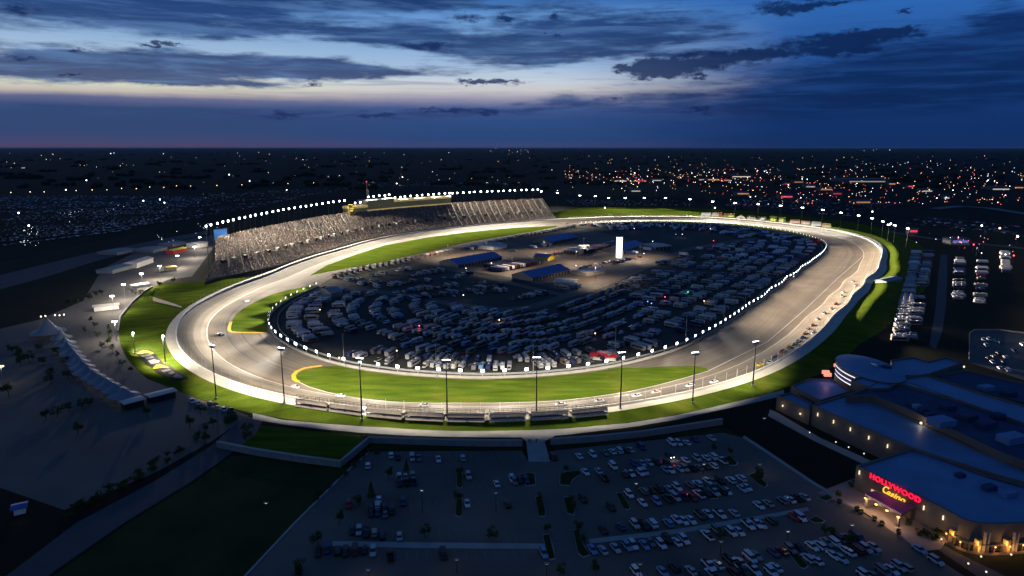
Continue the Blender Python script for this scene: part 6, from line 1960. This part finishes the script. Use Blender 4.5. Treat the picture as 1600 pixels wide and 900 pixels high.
red = emit('red_neon', (1.0, 0.008, 0.055), 1.5)
gold = emit('gold_neon', (1.0, 0.55, 0.05), 1.3)
s0 = FL * .17; s1 = FL * .71
tx, w_ = sign_text('HOLLYWOOD', 2.45, fwall(s0, HF - 1.75, .35), red, 'red_sign_lettering', spacing=1.08, bold=.075)
tx.scale = ((s1 - s0) / w_, 1, 1)
for body, size, s, z in (('C', 3.6, FL * .315, HF - 4.3), ('asino', 2.6, FL * .365, HF - 4.3)):
    tx, w_ = sign_text(body, size, fwall(s, z, .35), gold, 'gold_sign_lettering', shear=.35, bold=.02)
    tx.scale = (((FL * .075) if body == 'C' else FL * .20) / w_, 1, 1)
glow(fwall(FL * .45, HF - 1.2, 2.2), 130, (1, .05, .10), .6)
glow(fwall(FL * .45, HF + 1.2, -1.2), 50, (1, .05, .25), .6)
# rotunda arcade: amber-lit ledge at the foot of the curved corner, fins above
base_px = [(1476, 842), (1484, 849), (1496, 856), (1510, 861), (1525, 864), (1545, 865.5), (1575, 864), (1600, 861.5), (1660, 858), (1720, 852)]
arc = [Vector((*q, 0)) for q in CXY(base_px, 0.0)]
aout = []
for i, p in enumerate(arc):
    d_ = (arc[min(i + 1, len(arc) - 1)] - arc[max(i - 1, 0)]).normalized(); n_ = Vector((d_.y, -d_.x, 0))
    if n_.dot(-p) < 0: n_ = -n_
    aout.append((p, n_, d_))
lg = MB()
lg.strip([p + n_ * .4 + Vector((0, 0, 2.6)) for p, n_, d_ in aout], [p + n_ * .4 + Vector((0, 0, 2.95)) for p, n_, d_ in aout])
lg.strip([p + n_ * .4 + Vector((0, 0, 2.95)) for p, n_, d_ in aout], [p - n_ * 1.6 + Vector((0, 0, 2.95)) for p, n_, d_ in aout])
lg.strip([p + n_ * .4 + Vector((0, 0, 2.6)) for p, n_, d_ in aout], [p - n_ * 1.6 + Vector((0, 0, 2.6)) for p, n_, d_ in aout])
lg.build('arcade_ledge', M['c_wall'], cs)
pl_ = polyline_len(arc)
MB().strip([p + n_ * .9 for p, n_, d_ in aout], [p + n_ * .9 + Vector((0, 0, .9)) for p, n_, d_ in aout]).build('planter_wall', mat('tan_planter_wall', (.40, .27, .15), .8), cs)
s = 1.0
while s < pl_[-1] - 14:
    p, d_ = along(arc, pl_, s); n_ = Vector((d_.y, -d_.x, 0))
    if n_.dot(-p) < 0: n_ = -n_
    q = p + n_ * .05
    MB().box(q.x, q.y, .0, .35, .35, 2.6, math.atan2(d_.y, d_.x)).build('arcade_pier', M['c_wall'], cs)
    if int(s / 2.2) % 2 == 0:
        glow((p + n_ * 1.5 + Vector((0, 0, 1.9))), 150, (1, .50, .14), .2)
        q = p + n_ * .45; MB().ball((q.x, q.y, 2.35), .2).build('arcade_lamp', M['amber'], cs)
    s += 2.2
for x, y in [(1487, 846), (1526, 861.5), (1571, 861.5)]:
    p = G(x, y, .5); n_ = Vector((-p.x, -p.y, 0)).normalized()
    MB().box(p.x, p.y, 0, 1.4, 1.4, 4.4, rzf).build('amber_pylon', mat('amber_stone', (.55, .36, .16), .7), cs)
    glow((p.x + n_.x * 1.4, p.y + n_.y * 1.4, 3.4), 170, (1, .55, .15), .2)
    for k in (1.6, 2.6):
        q = p + Vector((k, -.3, 0)); MB().box(q.x, q.y, 0, .25, .8, 6.8, .5).build('fin', mat('pale_fin', (.38, .33, .28), .6), cs)
# bollard lamps along the casino walk
for k, (x, y) in enumerate(sorted([(1471, 843), (1533, 870), (1580, 867), (1350, 709), (1326, 699), (1306, 691), (1265, 676), (1513, 881), (1541, 894)])):
    p = G(x, y, 1.0); p.z = 0
    o = empty('bollard_lamp', p); tag(o, 'small white bollard lamp along the casino wall, %s from the left of nine' % nth(k + 1), 'lamp', 'bollard lamps along the casino')
    MB().tube((0, 0, 0), (0, 0, .9), .09, n=6).build('post', M['dark_metal'], o)
    MB().ball((0, 0, 1.1), .28).build('globe', emit('bollard_globe', (1, .92, .8), 1.2), o)
# planters before the entrance
for k, (x, y) in enumerate([(1312, 785), (1339, 797), (1345, 801), (1366, 812), (1378, 819), (1404, 833)]):
    p = G(x, y, .4); p.z = .06
    o = empty('planter', p); tag(o, 'dark round planter before the casino doors, %s from the car park corner' % nth(k + 1), 'planter', 'planters before the casino doors')
    MB().tube((0, 0, 0), (0, 0, .7), .55, .75, 10).build('pot', M['dark_metal'], o)
    lf = MB()
    for _ in range(40):
        a = R.random() * 2 * PI; r_ = .7 * R.random() ** .5; z = .7 + R.random() * .8; q = Vector((r_ * math.cos(a), r_ * math.sin(a), z)); u_ = Vector((R.uniform(-1, 1), R.uniform(-1, 1), R.uniform(-1, 1))).normalized() * .2; w2 = u_.orthogonal().normalized() * .2
        lf.add([q - u_ - w2, q + u_ - w2, q + u_ + w2, q - u_ + w2], [(0, 1, 2, 3)])
    lf.build('foliage', M['leaf'], o)
# fenced lot behind
pk = struct('parking_lot', MB().poly(GP([(1514, 566), (1515, 522), (1522, 517), (1560, 517), (1640, 526), (1760, 545), (1760, 620), (1600, 594)], .04)), M['plaza'])
kb = GP([(1514, 566), (1515, 522), (1522, 517), (1560, 517), (1640, 526), (1760, 545)])
o = empty('parapet_wall'); tag(o, 'low pale wall round the fenced lot behind the casino', 'wall')
wall_ribbon(MB(), kb, .4, 0, 1.1).build('wall_face', M['pale_block'], o)

# ------------------------------------------------------------------ trees
def crown_mesh(name, w, h, n, leaf, cone=False, seed=0):
    r_ = random.Random(seed); lf = MB()
    cl = [(r_.uniform(-.35, .35) * w, r_.uniform(-.35, .35) * w, r_.uniform(.15, .85) * h) for _ in range(7)]
    for _ in range(n):
        if cone:
            t = r_.random() ** 1.4; a = r_.random() * 2 * PI; rr = w / 2 * (1 - t) * (0.55 + .45 * r_.random()) + .1
            q = Vector((rr * math.cos(a), rr * math.sin(a), t * h))
        else:
            c = r_.choice(cl); v = Vector((r_.gauss(0, 1), r_.gauss(0, 1), r_.gauss(0, .8))).normalized() * (r_.random() ** .4)
            q = Vector((c[0] + v.x * w * .26, c[1] + v.y * w * .26, c[2] + v.z * h * .24))
        u_ = Vector((r_.uniform(-1, 1), r_.uniform(-1, 1), r_.uniform(-.6, .6))).normalized() * leaf * r_.uniform(.6, 1.2); w2 = u_.cross(Vector((r_.uniform(-1, 1), r_.uniform(-1, 1), 1))).normalized() * leaf * .6
        lf.add([q - u_, q + w2, q + u_, q - w2], [(0, 1, 2, 3)])
    return lf.mesh(name, M['leaf'])


CROWN = [crown_mesh('broad_crown', 4.6, 4.2, 420, .34, seed=i) for i in range(3)]
CONE = [crown_mesh('conifer_crown', 2.6, 5.2, 380, .30, True, seed=i) for i in range(2)]
SHRUB = [crown_mesh('shrub_crown', 2.2, 1.4, 150, .26, seed=i + 9) for i in range(2)]
tk = MB().tube((0, 0, 0), (0, 0, 2.6), .16, .10, 7)
for a in range(4):
    tk.tube((0, 0, 1.6 + a * .2), (1.1 * math.cos(a * 1.7), 1.1 * math.sin(a * 1.7), 3.4), .07, .03, 5)
TRUNK = tk.mesh('trunk', M['bark'])
TRUNKC = MB().tube((0, 0, 0), (0, 0, 4.6), .14, .03, 6).mesh('trunk', M['bark'])


def tree(kind, px_, py_, label, group, sc=1.0):
    p = G(px_, py_, 0); p.z = 0.03
    if math.hypot(p.x - CX0, p.y - CY0) < at_theta(rB, math.atan2(p.y - CY0, p.x - CX0)): p.z = surf_z(p)
    nm = {'tree': 'shade_tree', 'conifer': 'conifer_tree', 'shrub': 'shrub'}[kind]
    o = empty(nm, p, R.random() * 6.28); tag(o, label, 'tree' if kind != 'shrub' else 'shrub', group)
    o.scale = (sc * R.uniform(.9, 1.1),) * 2 + (sc * R.uniform(.9, 1.15),)
    if kind == 'tree':
        parts = [('trunk', TRUNK, 0), ('crown', R.choice(CROWN), 1.7)]
    elif kind == 'conifer':
        parts = [('trunk', TRUNKC, 0), ('crown', R.choice(CONE), .4)]
    else:
        parts = [('crown', R.choice(SHRUB), .05)]
    for n_, me, z in parts:
        q = bpy.data.objects.new(n_, me); COL.objects.link(q); q.parent = o; q.location = (0, 0, z)


TL = [(607, 748), (635, 735), (530, 819), (560, 791), (497, 852), (467, 893), (664, 841), (767, 844), (719, 745), (717, 790)]
for k, (x, y) in enumerate(sorted(TL)): tree('tree' if (x, y) != (635, 735) else 'conifer', x, y, 'dark small tree in the quiet lot, %s from the left' % nth(k + 1), 'trees in the quiet lot', .75)
tree('conifer', 580, 776, 'tall conifer at the dark cluster of cars in the quiet lot', 'trees in the quiet lot', .95)
TB = [(886, 741), (843, 787), (892, 787), (856, 832), (903, 832), (911, 852), (875, 898), (930, 896), (1114, 708), (1142, 714), (1125, 842), (1183, 745), (880, 752), (845, 800), (896, 798), (1186, 752), (1290, 836), (1300, 842), (1330, 848)]
for k, (x, y) in enumerate(sorted(TB)): tree('tree', x, y, 'small tree on a kerbed island of the busy lot, %s from the left' % nth(k + 1), 'trees on the islands of the busy lot', .6)
TP = [(30, 562), (46, 568), (20, 555), (60, 548), (68, 571), (80, 588), (80, 599), (89, 555), (107, 592), (105, 571), (14, 620), (72, 656), (90, 652), (108, 644), (140, 636), (122, 680), (230, 653), (314, 648), (297, 671), (33, 573), (130, 640)]
for k, (x, y) in enumerate(sorted(TP)): tree('tree', x, y, 'dark bushy tree on the left plaza, %s counted from the left' % nth(k + 1), 'trees on the left plaza', .9 if k > 4 else 1.2)
for k, (x, y) in enumerate(sorted([(170, 516), (171, 524), (172, 533), (168, 540), (176, 548), (184, 560), (192, 572), (206, 583), (148, 512), (152, 528), (141, 505), (133, 520), (160, 545)], key=lambda q: q[1])): tree('tree', x, y, 'slim tree along the foot of the left bank, %s down from the canopy' % nth(k + 1), 'trees along the foot of the left bank', .7)
for k, (x, y) in enumerate([(353, 663), (357, 661), (361, 659), (365, 657), (369, 656)]): tree('conifer', x, y, 'slender conifer in the clipped row by the diagonal road, %s from its low end' % nth(k + 1), 'conifers by the diagonal road', .7)
for k, (x, y) in enumerate(sorted([(322, 674), (333, 669), (387, 676), (384, 688), (310, 690), (321, 694)])): tree('tree', x, y, 'round tree at the top of the diagonal road, %s from the left of six' % nth(k + 1), 'trees at the top of the diagonal road', .8)
for k, (x, y) in enumerate(sorted([(160, 462), (150, 464), (140, 470), (120, 476), (105, 478), (212, 461), (220, 463), (230, 470), (238, 466), (246, 462), (250, 450), (272, 444)])): tree('tree', x, y, 'tree between the plaza road and the left bank, %s from the left' % nth(k + 1), 'trees by the plaza road', .95)
sx = [(280 - k * 9.2, 707 + k * 5.4) for k in range(20)]
for k, (x, y) in enumerate(sx): tree('shrub', x + R.uniform(-10, 6), y + R.uniform(-3, 5), 'low shrub in the bed along the diagonal road, %s from its top' % nth(k + 1), 'shrubs along the diagonal road', R.uniform(.9, 1.9))
for k, (x, y) in enumerate(sorted([(1330, 762), (1337, 760), (1345, 765), (1352, 764), (1436, 835), (1447, 838), (1458, 842), (1466, 836), (1420, 822), (1310, 776)])): tree('shrub', x, y, 'dark shrub in the beds by the casino wall, %s from the left' % nth(k + 1), 'shrubs by the casino wall', 1.3)
sx = [(560, 722), (568, 714), (576, 707), (590, 708), (598, 702), (552, 730), (540, 742), (530, 748), (515, 762), (500, 772), (492, 782)]
for k, (x, y) in enumerate(sx): tree('shrub', x, y, 'scrubby bush on the verge of the quiet lot, %s from the retaining wall' % nth(k + 1), 'bushes on the verge of the quiet lot', R.uniform(.8, 1.3))

# kerbed planting islands
def island(px_pts, label, k):
    P = [(p.x, p.y) for p in GP(px_pts)]
    o = empty('planted_island'); tag(o, label, 'planted island', 'planted islands of the parking lots')
    MB().prism(P, 0.0, .16, bottom=False).build('kerb', M['path'], o)
    MB().prism(inset(P, .5), .15, .22).build('planting', M['rough_grass'], o)


ISL = [
    ([(714, 738), (720, 737), (723, 740), (723, 762), (717, 764), (713, 760)], 'upper of two narrow upright strips in the quiet lot'),
    ([(713, 780), (722, 779), (723, 806), (717, 809), (711, 806)], 'lower of two narrow upright strips in the quiet lot'),
    ([(874, 742), (884, 737), (906, 735), (910, 740), (896, 750), (890, 760), (874, 758)], 'curved loop island right of the walkway'),
    ([(836, 740), (828, 738), (808, 742), (810, 752), (824, 760), (838, 758)], 'curved loop island left of the walkway'),
    ([(836, 776), (846, 774), (853, 800), (852, 808), (842, 808)], 'slim island on the left of the entry aisle'),
    ([(880, 777), (892, 776), (899, 800), (896, 806), (886, 803)], 'slim island on the right of the entry aisle'),
    ([(962, 770), (970, 770), (986, 794), (982, 798), (974, 796)], 'oblong kerbed island at the head of the middle rows'),
    ([(1090, 756), (1098, 755), (1125, 776), (1122, 780), (1112, 780)], 'long oblong kerbed island between the middle rows'),
    ([(895, 828), (904, 826), (912, 850), (922, 868), (912, 872), (903, 866)], 'tapering island at the left end of the long median'),
    ([(848, 836), (858, 834), (866, 858), (868, 874), (858, 876), (852, 862)], 'tapering island at the right end of the left median'),
    ([(1128, 716), (1140, 711), (1154, 724), (1150, 728), (1140, 728)], 'small triangular island at the top right of the lot'),
    ([(1168, 742), (1180, 738), (1200, 758), (1196, 763), (1186, 758)], 'small rounded island at the right of the middle rows'),
    ([(1228, 858), (1236, 856), (1264, 886), (1258, 890), (1250, 888)], 'long kerbed island near the casino entrance rows'),
    ([(1330, 838), (1342, 838), (1376, 860), (1372, 868), (1358, 866)], 'planted corner island facing the casino walk'),
    ([(1262, 812), (1274, 806), (1290, 814), (1286, 818), (1272, 818)], 'planted end island of the paved median by the casino drive'),
    ([(1276, 778), (1294, 772), (1304, 779), (1290, 784)], 'planted bed at the corner of the casino paving'),
]
for k, (q, lb) in enumerate(ISL): island(q, lb, k)
struct('median_strip', MB().prism([(p.x, p.y) for p in GP([(920, 843), (1060, 827), (1200, 804), (1262, 793), (1264, 798), (1200, 810), (1062, 834), (922, 850)])], 0, .16), M['path'])
struct('median_strip', MB().prism([(p.x, p.y) for p in GP([(520, 846), (660, 848), (850, 850), (851, 858), (660, 857), (518, 854)])], 0, .16), M['path'])

# lot lamps; weak warm beams added in place of warm spill on the tarmac
LP_ = [((660, 801), 764), ((775, 801), 768), ((417, 801), 786), ((714, 895), 872), ((576, 905), 889), ((993, 784), 754), ((1099, 741), 725), ((1186, 737), 726), ((1125, 869), 845), ((999, 905), 879), ((854, 905), 878), ((1229, 853), 830), ((1329, 842), 821), ((1192, 680), 655)]
for k, (b, t) in enumerate(LP_):
    rank = 1 + sorted(q[0] for q, _ in LP_).index(b[0])
    p = G(*b); h = (b[1] - t) * (p.length / FOC) * 1.12
    o = empty('lot_lamp', p); tag(o, 'thin car park lamp standard, %s from the left across both lots' % nth(rank), 'street lamp', 'lamp standards in the parking lots')
    MB().tube((0, 0, 0), (0, 0, h), .12, .08, 6).build('pole', M['dark_metal'], o)
    MB().box(0, 0, h, 1.5, .5, .22).build('lamp_head', M['steel'], o)
    MB().box(0, 0, h - .12, .7, .4, .1).build('lens', emit('dim_lot_lens', (1, .9, .7), 1.5 if k in (0, 2, 5, 6, 11, 12, 13) else .3), o)
    if k not in (2, 13): reflector(spot((p.x, p.y, h - .3), (p.x, p.y + .05, 0), 950, 82, .3, (1, .80, .55), .3), 2.0, .16, .05, .16)

# spectators on the walkway
def person_mesh(shirt):
    v = [(0, 0, .95), (0, 0, 1.20), (0, 0, 1.45), (0, 0, 1.56), (0, .02, 1.70), (.10, 0, .92), (.11, .03, .50), (.12, 0, .07), (.12, .12, .03), (-.10, 0, .92), (-.11, -.04, .50), (-.12, -.08, .07), (-.12, .05, .03), (.20, 0, 1.42), (.26, .02, 1.14), (.27, .09, .88), (-.20, 0, 1.42), (-.26, -.02, 1.14), (-.27, .05, .88)]
    e = [(0, 1), (1, 2), (2, 3), (3, 4), (0, 5), (5, 6), (6, 7), (7, 8), (0, 9), (9, 10), (10, 11), (11, 12), (2, 13), (13, 14), (14, 15), (2, 16), (16, 17), (17, 18)]
    r = [.15, .15, .16, .06, .11, .10, .07, .045, .04, .10, .07, .045, .04, .07, .05, .04, .07, .05, .04]
    me = bpy.data.meshes.new('person'); me.from_pydata(v, e, [])
    o = bpy.data.objects.new('person', me); COL.objects.link(o)
    o.modifiers.new('skin', 'SKIN')
    for i, s in enumerate(me.skin_vertices[0].data):
        s.radius = (r[i], r[i]); s.use_root = i == 0
    o.modifiers.new('sub', 'SUBSURF').levels = 1
    bpy.context.view_layer.update()
    out = bpy.data.meshes.new_from_object(o.evaluated_get(bpy.context.evaluated_depsgraph_get()))
    bpy.data.objects.remove(o)
    out.materials.clear(); out.materials.append(shirt)
    return out


pm = person_mesh(mat('dark_clothing', (.03, .03, .04), .8))
for k, (x, y, lb) in enumerate([(826, 692, 'person in dark clothes at the left of the walkway top'), (829.5, 692, 'person in dark clothes beside another at the walkway top'), (838, 692, 'person in dark clothes alone in the middle of the walkway'), ]):
    p = G(x, y, 0); o = bpy.data.objects.new('person', pm); COL.objects.link(o); o.location = (p.x, p.y, .1); o.rotation_euler = (0, 0, R.random() * 6)
    tag(o, lb, 'person', 'people on the walkway')

# ------------------------------------------------------------------ beyond the speedway
# the great field of parked cars: far too many to count
fld = MB()


def tiny_car(p, rz, sc=1.0):
    c, n_ = math.cos(rz), math.sin(rz)
    L, w_, h = 4.6 * sc, 1.8 * sc, 1.5 * sc
    pts = []
    for x, y, z in ((-1, -1, .3), (1, -1, .3), (1, 1, .3), (-1, 1, .3), (-1, -.95, .65), (1, -.95, .6), (1, .95, .6), (-1, .95, .65), (-.72, -.75, 1), (.25, -.75, 1), (.25, .75, 1), (-.72, .75, 1)):
        a, b = x * L / 2, y * w_ / 2
        pts.append((p.x + a * c - b * n_, p.y + a * n_ + b * c, .1 + z * h))
    fld.add(pts, [(0, 1, 5, 4), (1, 2, 6, 5), (2, 3, 7, 6), (3, 0, 4, 7), (4, 5, 9, 8), (5, 6, 10, 9), (6, 7, 11, 10), (7, 4, 8, 11), (8, 9, 10, 11)])


def field(quad, nrow, dens, jit=.3):
    q = GP(quad)
    for r in range(nrow):
        a = q[0].lerp(q[3], r / nrow); b = q[1].lerp(q[2], r / nrow)
        L = (b - a).length; n = int(L / 3.0); rz = math.atan2(b.y - a.y, b.x - a.x) + PI / 2
        off = R.random() * 100
        for k in range(n):
            if R.random() > dens * (.55 + .45 * math.sin(k * .045 + off)): continue
            p = a.lerp(b, (k + R.uniform(-jit, jit)) / n)
            tiny_car(p, rz, R.choice([1, 1, 1.1, 1.3]))


field([(-120, 400), (215, 358), (330, 308), (-120, 304)], 46, .62)
field([(215, 356), (330, 338), (560, 292), (330, 302)], 18, .5)
field([(560, 292), (850, 292), (850, 286), (560, 284)], 6, .5)
field([(900, 322), (1090, 321), (1090, 312), (880, 312)], 5, .55)
field([(1120, 322), (1330, 338), (1420, 318), (1180, 306)], 12, .5)
field([(1420, 350), (1600, 372), (1640, 358), (1440, 338)], 9, .45)
field([(1320, 398), (1400, 402), (1400, 396), (1320, 392)], 3, .0)
fc = fld.build('parked_car_field', island_mat('mixed_car_paint', [(.46, .50, .56), (.24, .26, .30), (.03, .03, .035), (.08, .09, .11), (.34, .36, .41), (.02, .03, .06), (.08, .015, .015), (.48, .50, .54), (.02, .02, .02), (.12, .11, .10)], .35, .5))
tag(fc, 'wide dark field of parked cars beyond the grandstand', kind='stuff')

# street lamps of the town, roads and farms
LM = {}
for nm, c, st in (('amber', (1.0, .62, .26), 7), ('white', (.92, .95, 1.0), 9), ('red', (1.0, .07, .06), 6), ('orange', (1.0, .36, .10), 6), ('blue', (.25, .4, 1.0), 6)):
    hm = emit('%s_street_light' % nm, c, st)
    LM[nm] = [MB().tube((0, 0, 0), (0, 0, 9), .12, .08, 5).mesh('lamp_post', M['dark_metal']), MB().ball((0, 0, 9.4), 1.0, n=8, k=5).mesh('lamp_globe', hm)]
NL = 0
FARL = MB()
FAR_M = [emit('far_amber', (1.0, .58, .25), 3.2), emit('far_white', (.9, .94, 1.0), 3.6), emit('far_red', (1, .08, .06), 3.5)]


def town_light(x, y, c, size=1.0, label=None, group=None):
    global NL
    p = G(x, y, 9.0)
    dist = p.length
    if y < 262 or NL >= 300:
        # beyond some four kilometres: one sheet of town lights
        FARL.ball((p.x, p.y, 9 + R.random() * 6), max(1.0, dist / 1500) * size * .5, {'amber': 0, 'orange': 0, 'white': 1, 'red': 2, 'blue': 1}[c], 6, 4)
        return
    NL += 1
    o = empty('street_lamp', (p.x, p.y, 0)); tag(o, label or 'small %s light among the streets and lots beyond the speedway' % c, 'street lamp', group or '%s lights beyond the speedway' % c)
    s_ = max(.7, dist / 2500.0) * size
    for n_, me in (('pole', LM[c][0]), ('lamp_globe', LM[c][1])):
        q = bpy.data.objects.new(n_, me); COL.objects.link(q); q.parent = o
        if n_ == 'lamp_globe':
            q.scale = (s_, s_, s_); q.location = (0, 0, 9.4 * (1 - s_))


for k, (x, y) in enumerate([(17, 301), (47, 300), (69, 300), (119, 298), (144, 297), (167, 297), (190, 294.5), (213, 295), (234, 292.5), (256, 293), (276, 290.5), (298, 291), (339, 290), (378, 289), (450, 287), (490, 286)]):
    town_light(x, y, 'amber', .9, 'amber lamp on the country road past the car field, %s from its left end' % nth(k + 1), 'amber lamps on the country road')
BRI = sorted([(103, 297), (29, 333), (250, 312), (257, 317), (390, 283), (448, 297), (629, 277), (620, 287), (358, 273), (173, 240), (135, 282), (224, 314), (45, 353), (945, 325), (1117, 325), (1534, 353), (1562, 357), (1363, 331), (1392, 350), (1419, 357.5), (1590, 370)])
for k, (x, y) in enumerate(BRI):
    k = 16 if x == 1562 else 0
    town_light(x, y, 'white' if k not in (16,) else 'amber', 1.6, 'bright %s floodlight out past the speedway, %s from the left of its kind' % ('white' if k != 16 else 'amber', nth(1 + BRI.index((x, y)))), 'bright lights out past the speedway')
# denser glitter of the town beyond the far turn, and the thin scatter elsewhere
for (x0, x1, y0, y1, n, cols) in [(880, 1140, 270, 286, 46, 'awwro'), (1140, 1600, 276, 320, 120, 'aaworawr'), (960, 1230, 266, 284, 40, 'rrwoaw'), (1190, 1320, 284, 308, 34, 'rraow'), (870, 1100, 284, 300, 16, 'aw'), (1470, 1600, 372, 400, 18, 'rrwb'), (1420, 1520, 364, 388, 14, 'brwb'), (520, 860, 268, 292, 28, 'aaw'), (0, 520, 258, 290, 14, 'aw'),
                              (0, 860, 238, 262, 60, 'aaw'), (860, 1600, 244, 268, 90, 'aaoaw'), (1310, 1600, 255, 262, 16, 'ww'), (760, 830, 232, 240, 14, 'aw'), (1340, 1400, 232, 236, 6, 'w')]:
    for _ in range(n):
        x = R.uniform(x0, x1); y = R.uniform(y0, y1)
        c = {'a': 'amber', 'w': 'white', 'r': 'red', 'o': 'orange', 'b': 'blue'}[R.choice(cols)]
        town_light(x, y, c, R.choice([.4, .5, .6, .75, 1.0]))
for _ in range(420):
    x = R.uniform(880, 1640); y = 266 + 52 * R.random() ** .8 * min(1, (x - 820) / 420)
    if R.random() < .35: y = R.uniform(262, 284)
    p = G(x, y, 5); FARL.ball((p.x, p.y, 5), R.uniform(.35, .8) * p.length / 1900, R.choice([0, 0, 0, 1, 2]), 6, 4)
for _ in range(60):  # small glowing specks put in as glints among the parked cars
    x, y = R.choice([(108, 333), (255, 372), (45, 362), (320, 355), (40, 380), (180, 326), (330, 315)]); x += R.gauss(0, 9); y += R.gauss(0, 4)
    p = G(x, y, 2); FARL.ball((p.x, p.y, 2), R.uniform(.18, .36), 1, 6, 4)
tag(FARL.build('town_lights_and_glints', FAR_M), 'scatter of town lights and car-field glints on the far plain', kind='stuff')

# shop sheds and stores of the town
M['store'] = mat('store_wall', (.12, .12, .13), .8, var=.3, scale=.02)
M['store_roof'] = mat('store_roof', (.10, .12, .16), .8, var=.3, scale=.02)
STORES = [(958, 981, 284, 'w', .7), (990, 1012, 285, 'r', .9), (1018, 1035, 283, 'w', .6), (1072, 1084, 283, 'r', 1.0), (1090, 1106, 282, 'w', .6), (1104, 1125, 283, 'o', .9), (1130, 1142, 284, 'o', .8), (1142, 1176, 277, 'w', .9), (985, 1002, 300, 'w', .5), (1150, 1172, 306, 'o', .6), (1218, 1240, 311, 'r', 1.3), (1258, 1275, 293, 'w', .5), (1280, 1302, 299, 'o', .6), (1320, 1390, 285, 'w', .35), (1388, 1400, 290, 'o', .8), (1418, 1428, 294, 'r', 1.2), (1440, 1458, 300, 'w', .6), (1474, 1484, 311, 'w', .6), (1548, 1580, 297, 'w', .7), (1585, 1600, 296, 'o', .7), (1335, 1362, 320, 'o', .5), (1420, 1434, 367, 'r', 1.0), (1485, 1515, 384, 'b', .5), (511, 524, 277, 'w', .6), (33, 40, 263, 'w', .8), (1300, 1316, 306, 'r', .6), (1225, 1235, 290, 'r', .7), (1240, 1256, 287, 'o', .5)]
SC_ = {'w': (1, .92, .8), 'r': (1, .06, .10), 'o': (1, .45, .18), 'b': (.25, .3, 1)}
SN = {'w': 'white', 'r': 'red', 'o': 'orange', 'b': 'blue'}
for k, (x0, x1, y, c, st) in enumerate(sorted(STORES)):
    a, b = G(x0, y), G(x1, y); L = (b - a).length; dp = L * .7; h = 8 if L < 90 else 10
    o = empty('store_building', ((a.x + b.x) / 2, (a.y + b.y) / 2, 0)); tag(o, 'low store with a %s lit front beyond the speedway, %s from the left of all' % (SN[c], nth(k + 1)), 'building', 'stores of the town')
    MB().box(0, dp / 2, 0, L, dp, h).build('wall', M['store'], o)
    MB().box(0, dp / 2, h, L + 1, dp + 1, .6).build('roof', M['store_roof'], o)
    MB().box(0, -.3, 1.0 if c == 'w' else h * .45, L * .8, .3, h * .35).build('lit_front', emit('store_front_glow', SC_[c], st * .8), o)
# dark woodland and hedges across the plain
wd_ = MB(); rr = random.Random(3)
for _ in range(420):
    x = rr.uniform(-60, 1660); y = 236 + 60 * rr.random() ** 1.6
    p = G(x, y); n = rr.randrange(2, 7)
    if math.hypot(p.x - CX0, p.y - CY0) < 760: continue
    ax = rr.random() * PI
    for q in range(n):
        s_ = rr.uniform(6, 13)
        wd_.ball((p.x + q * 16 * math.cos(ax) + rr.uniform(-5, 5), p.y + q * 16 * math.sin(ax) + rr.uniform(-5, 5), s_ * .5), s_, 0, 7, 5, .7)
tag(wd_.build('distant_woodland', mat('night_woodland', (.018, .026, .012), .95, var=.5, scale=.05)), 'dark woods and hedges dotted over the plain', kind='stuff')
# small lit vehicle shelter in the dark bottom left
shed('roadside_kiosk', 'tiny kiosk with one lamp on the dark verge at the lower left', 'kiosk', (22, 806), (40, 802), 3, 2.4, M['blue_roof'], M['white_wall'], .5)
p = G(31, 806, 1.6); glow((p.x, p.y - 1.2, 1.8), 14, (1, .85, .6), .2)
shed('marquee_tent', 'long pale blue tent on the dark grass beyond the right bank', 'tent', (1384, 451), (1408, 445), 9, 4, M['membrane'], M['membrane'], 1.2, z=1.8)
# parking bay lines, worn thin
bl = MB()
for (a, b) in [((868, 716), (1130, 684)), ((905, 741), (1140, 716)), ((975, 780), (1190, 752)), ((940, 828), (1262, 774)), ((920, 862), (1272, 804)), ((990, 898), (1345, 841)), ((1040, 910), (1375, 856)), ((600, 713), (815, 713)), ((560, 790), (830, 784)), ((540, 834), (850, 838)), ((500, 864), (850, 868)), ((640, 750), (830, 750)), ((1350, 905), (1425, 884))]:
    A_, B_ = G(*a), G(*b); L = (B_ - A_).length; n = int(L / 2.75)
    hd = hr if a[0] > 860 else hl
    v = Vector((math.cos(hd), math.sin(hd), 0)) * 2.5; w_ = Vector((-math.sin(hd), math.cos(hd), 0)) * .06
    for k in range(n + 1):
        p = A_.lerp(B_, k / n)
        bl.add([(q.x, q.y, .045) for q in (p - v - w_, p + v - w_, p + v + w_, p - v + w_)], [(0, 1, 2, 3)])
struct('parking_bay_marking', bl, mat('worn_bay_paint', (.26, .25, .23), .8, var=.5, scale=.6))
# evening air: thin, even haze over the whole plain
hz = MB().box(0, 53000, -1, 196000, 112000, 141)
m, n, l, p = new_mat('evening_haze')
n.remove(p)
pv = n.new('ShaderNodeVolumePrincipled'); pv.inputs['Density'].default_value = 7e-6; pv.inputs['Color'].default_value = (.66, .84, 1, 1)
l.new(pv.outputs[0], n['Material Output'].inputs['Volume'])
tag(hz.build('haze', m), kind='stuff')
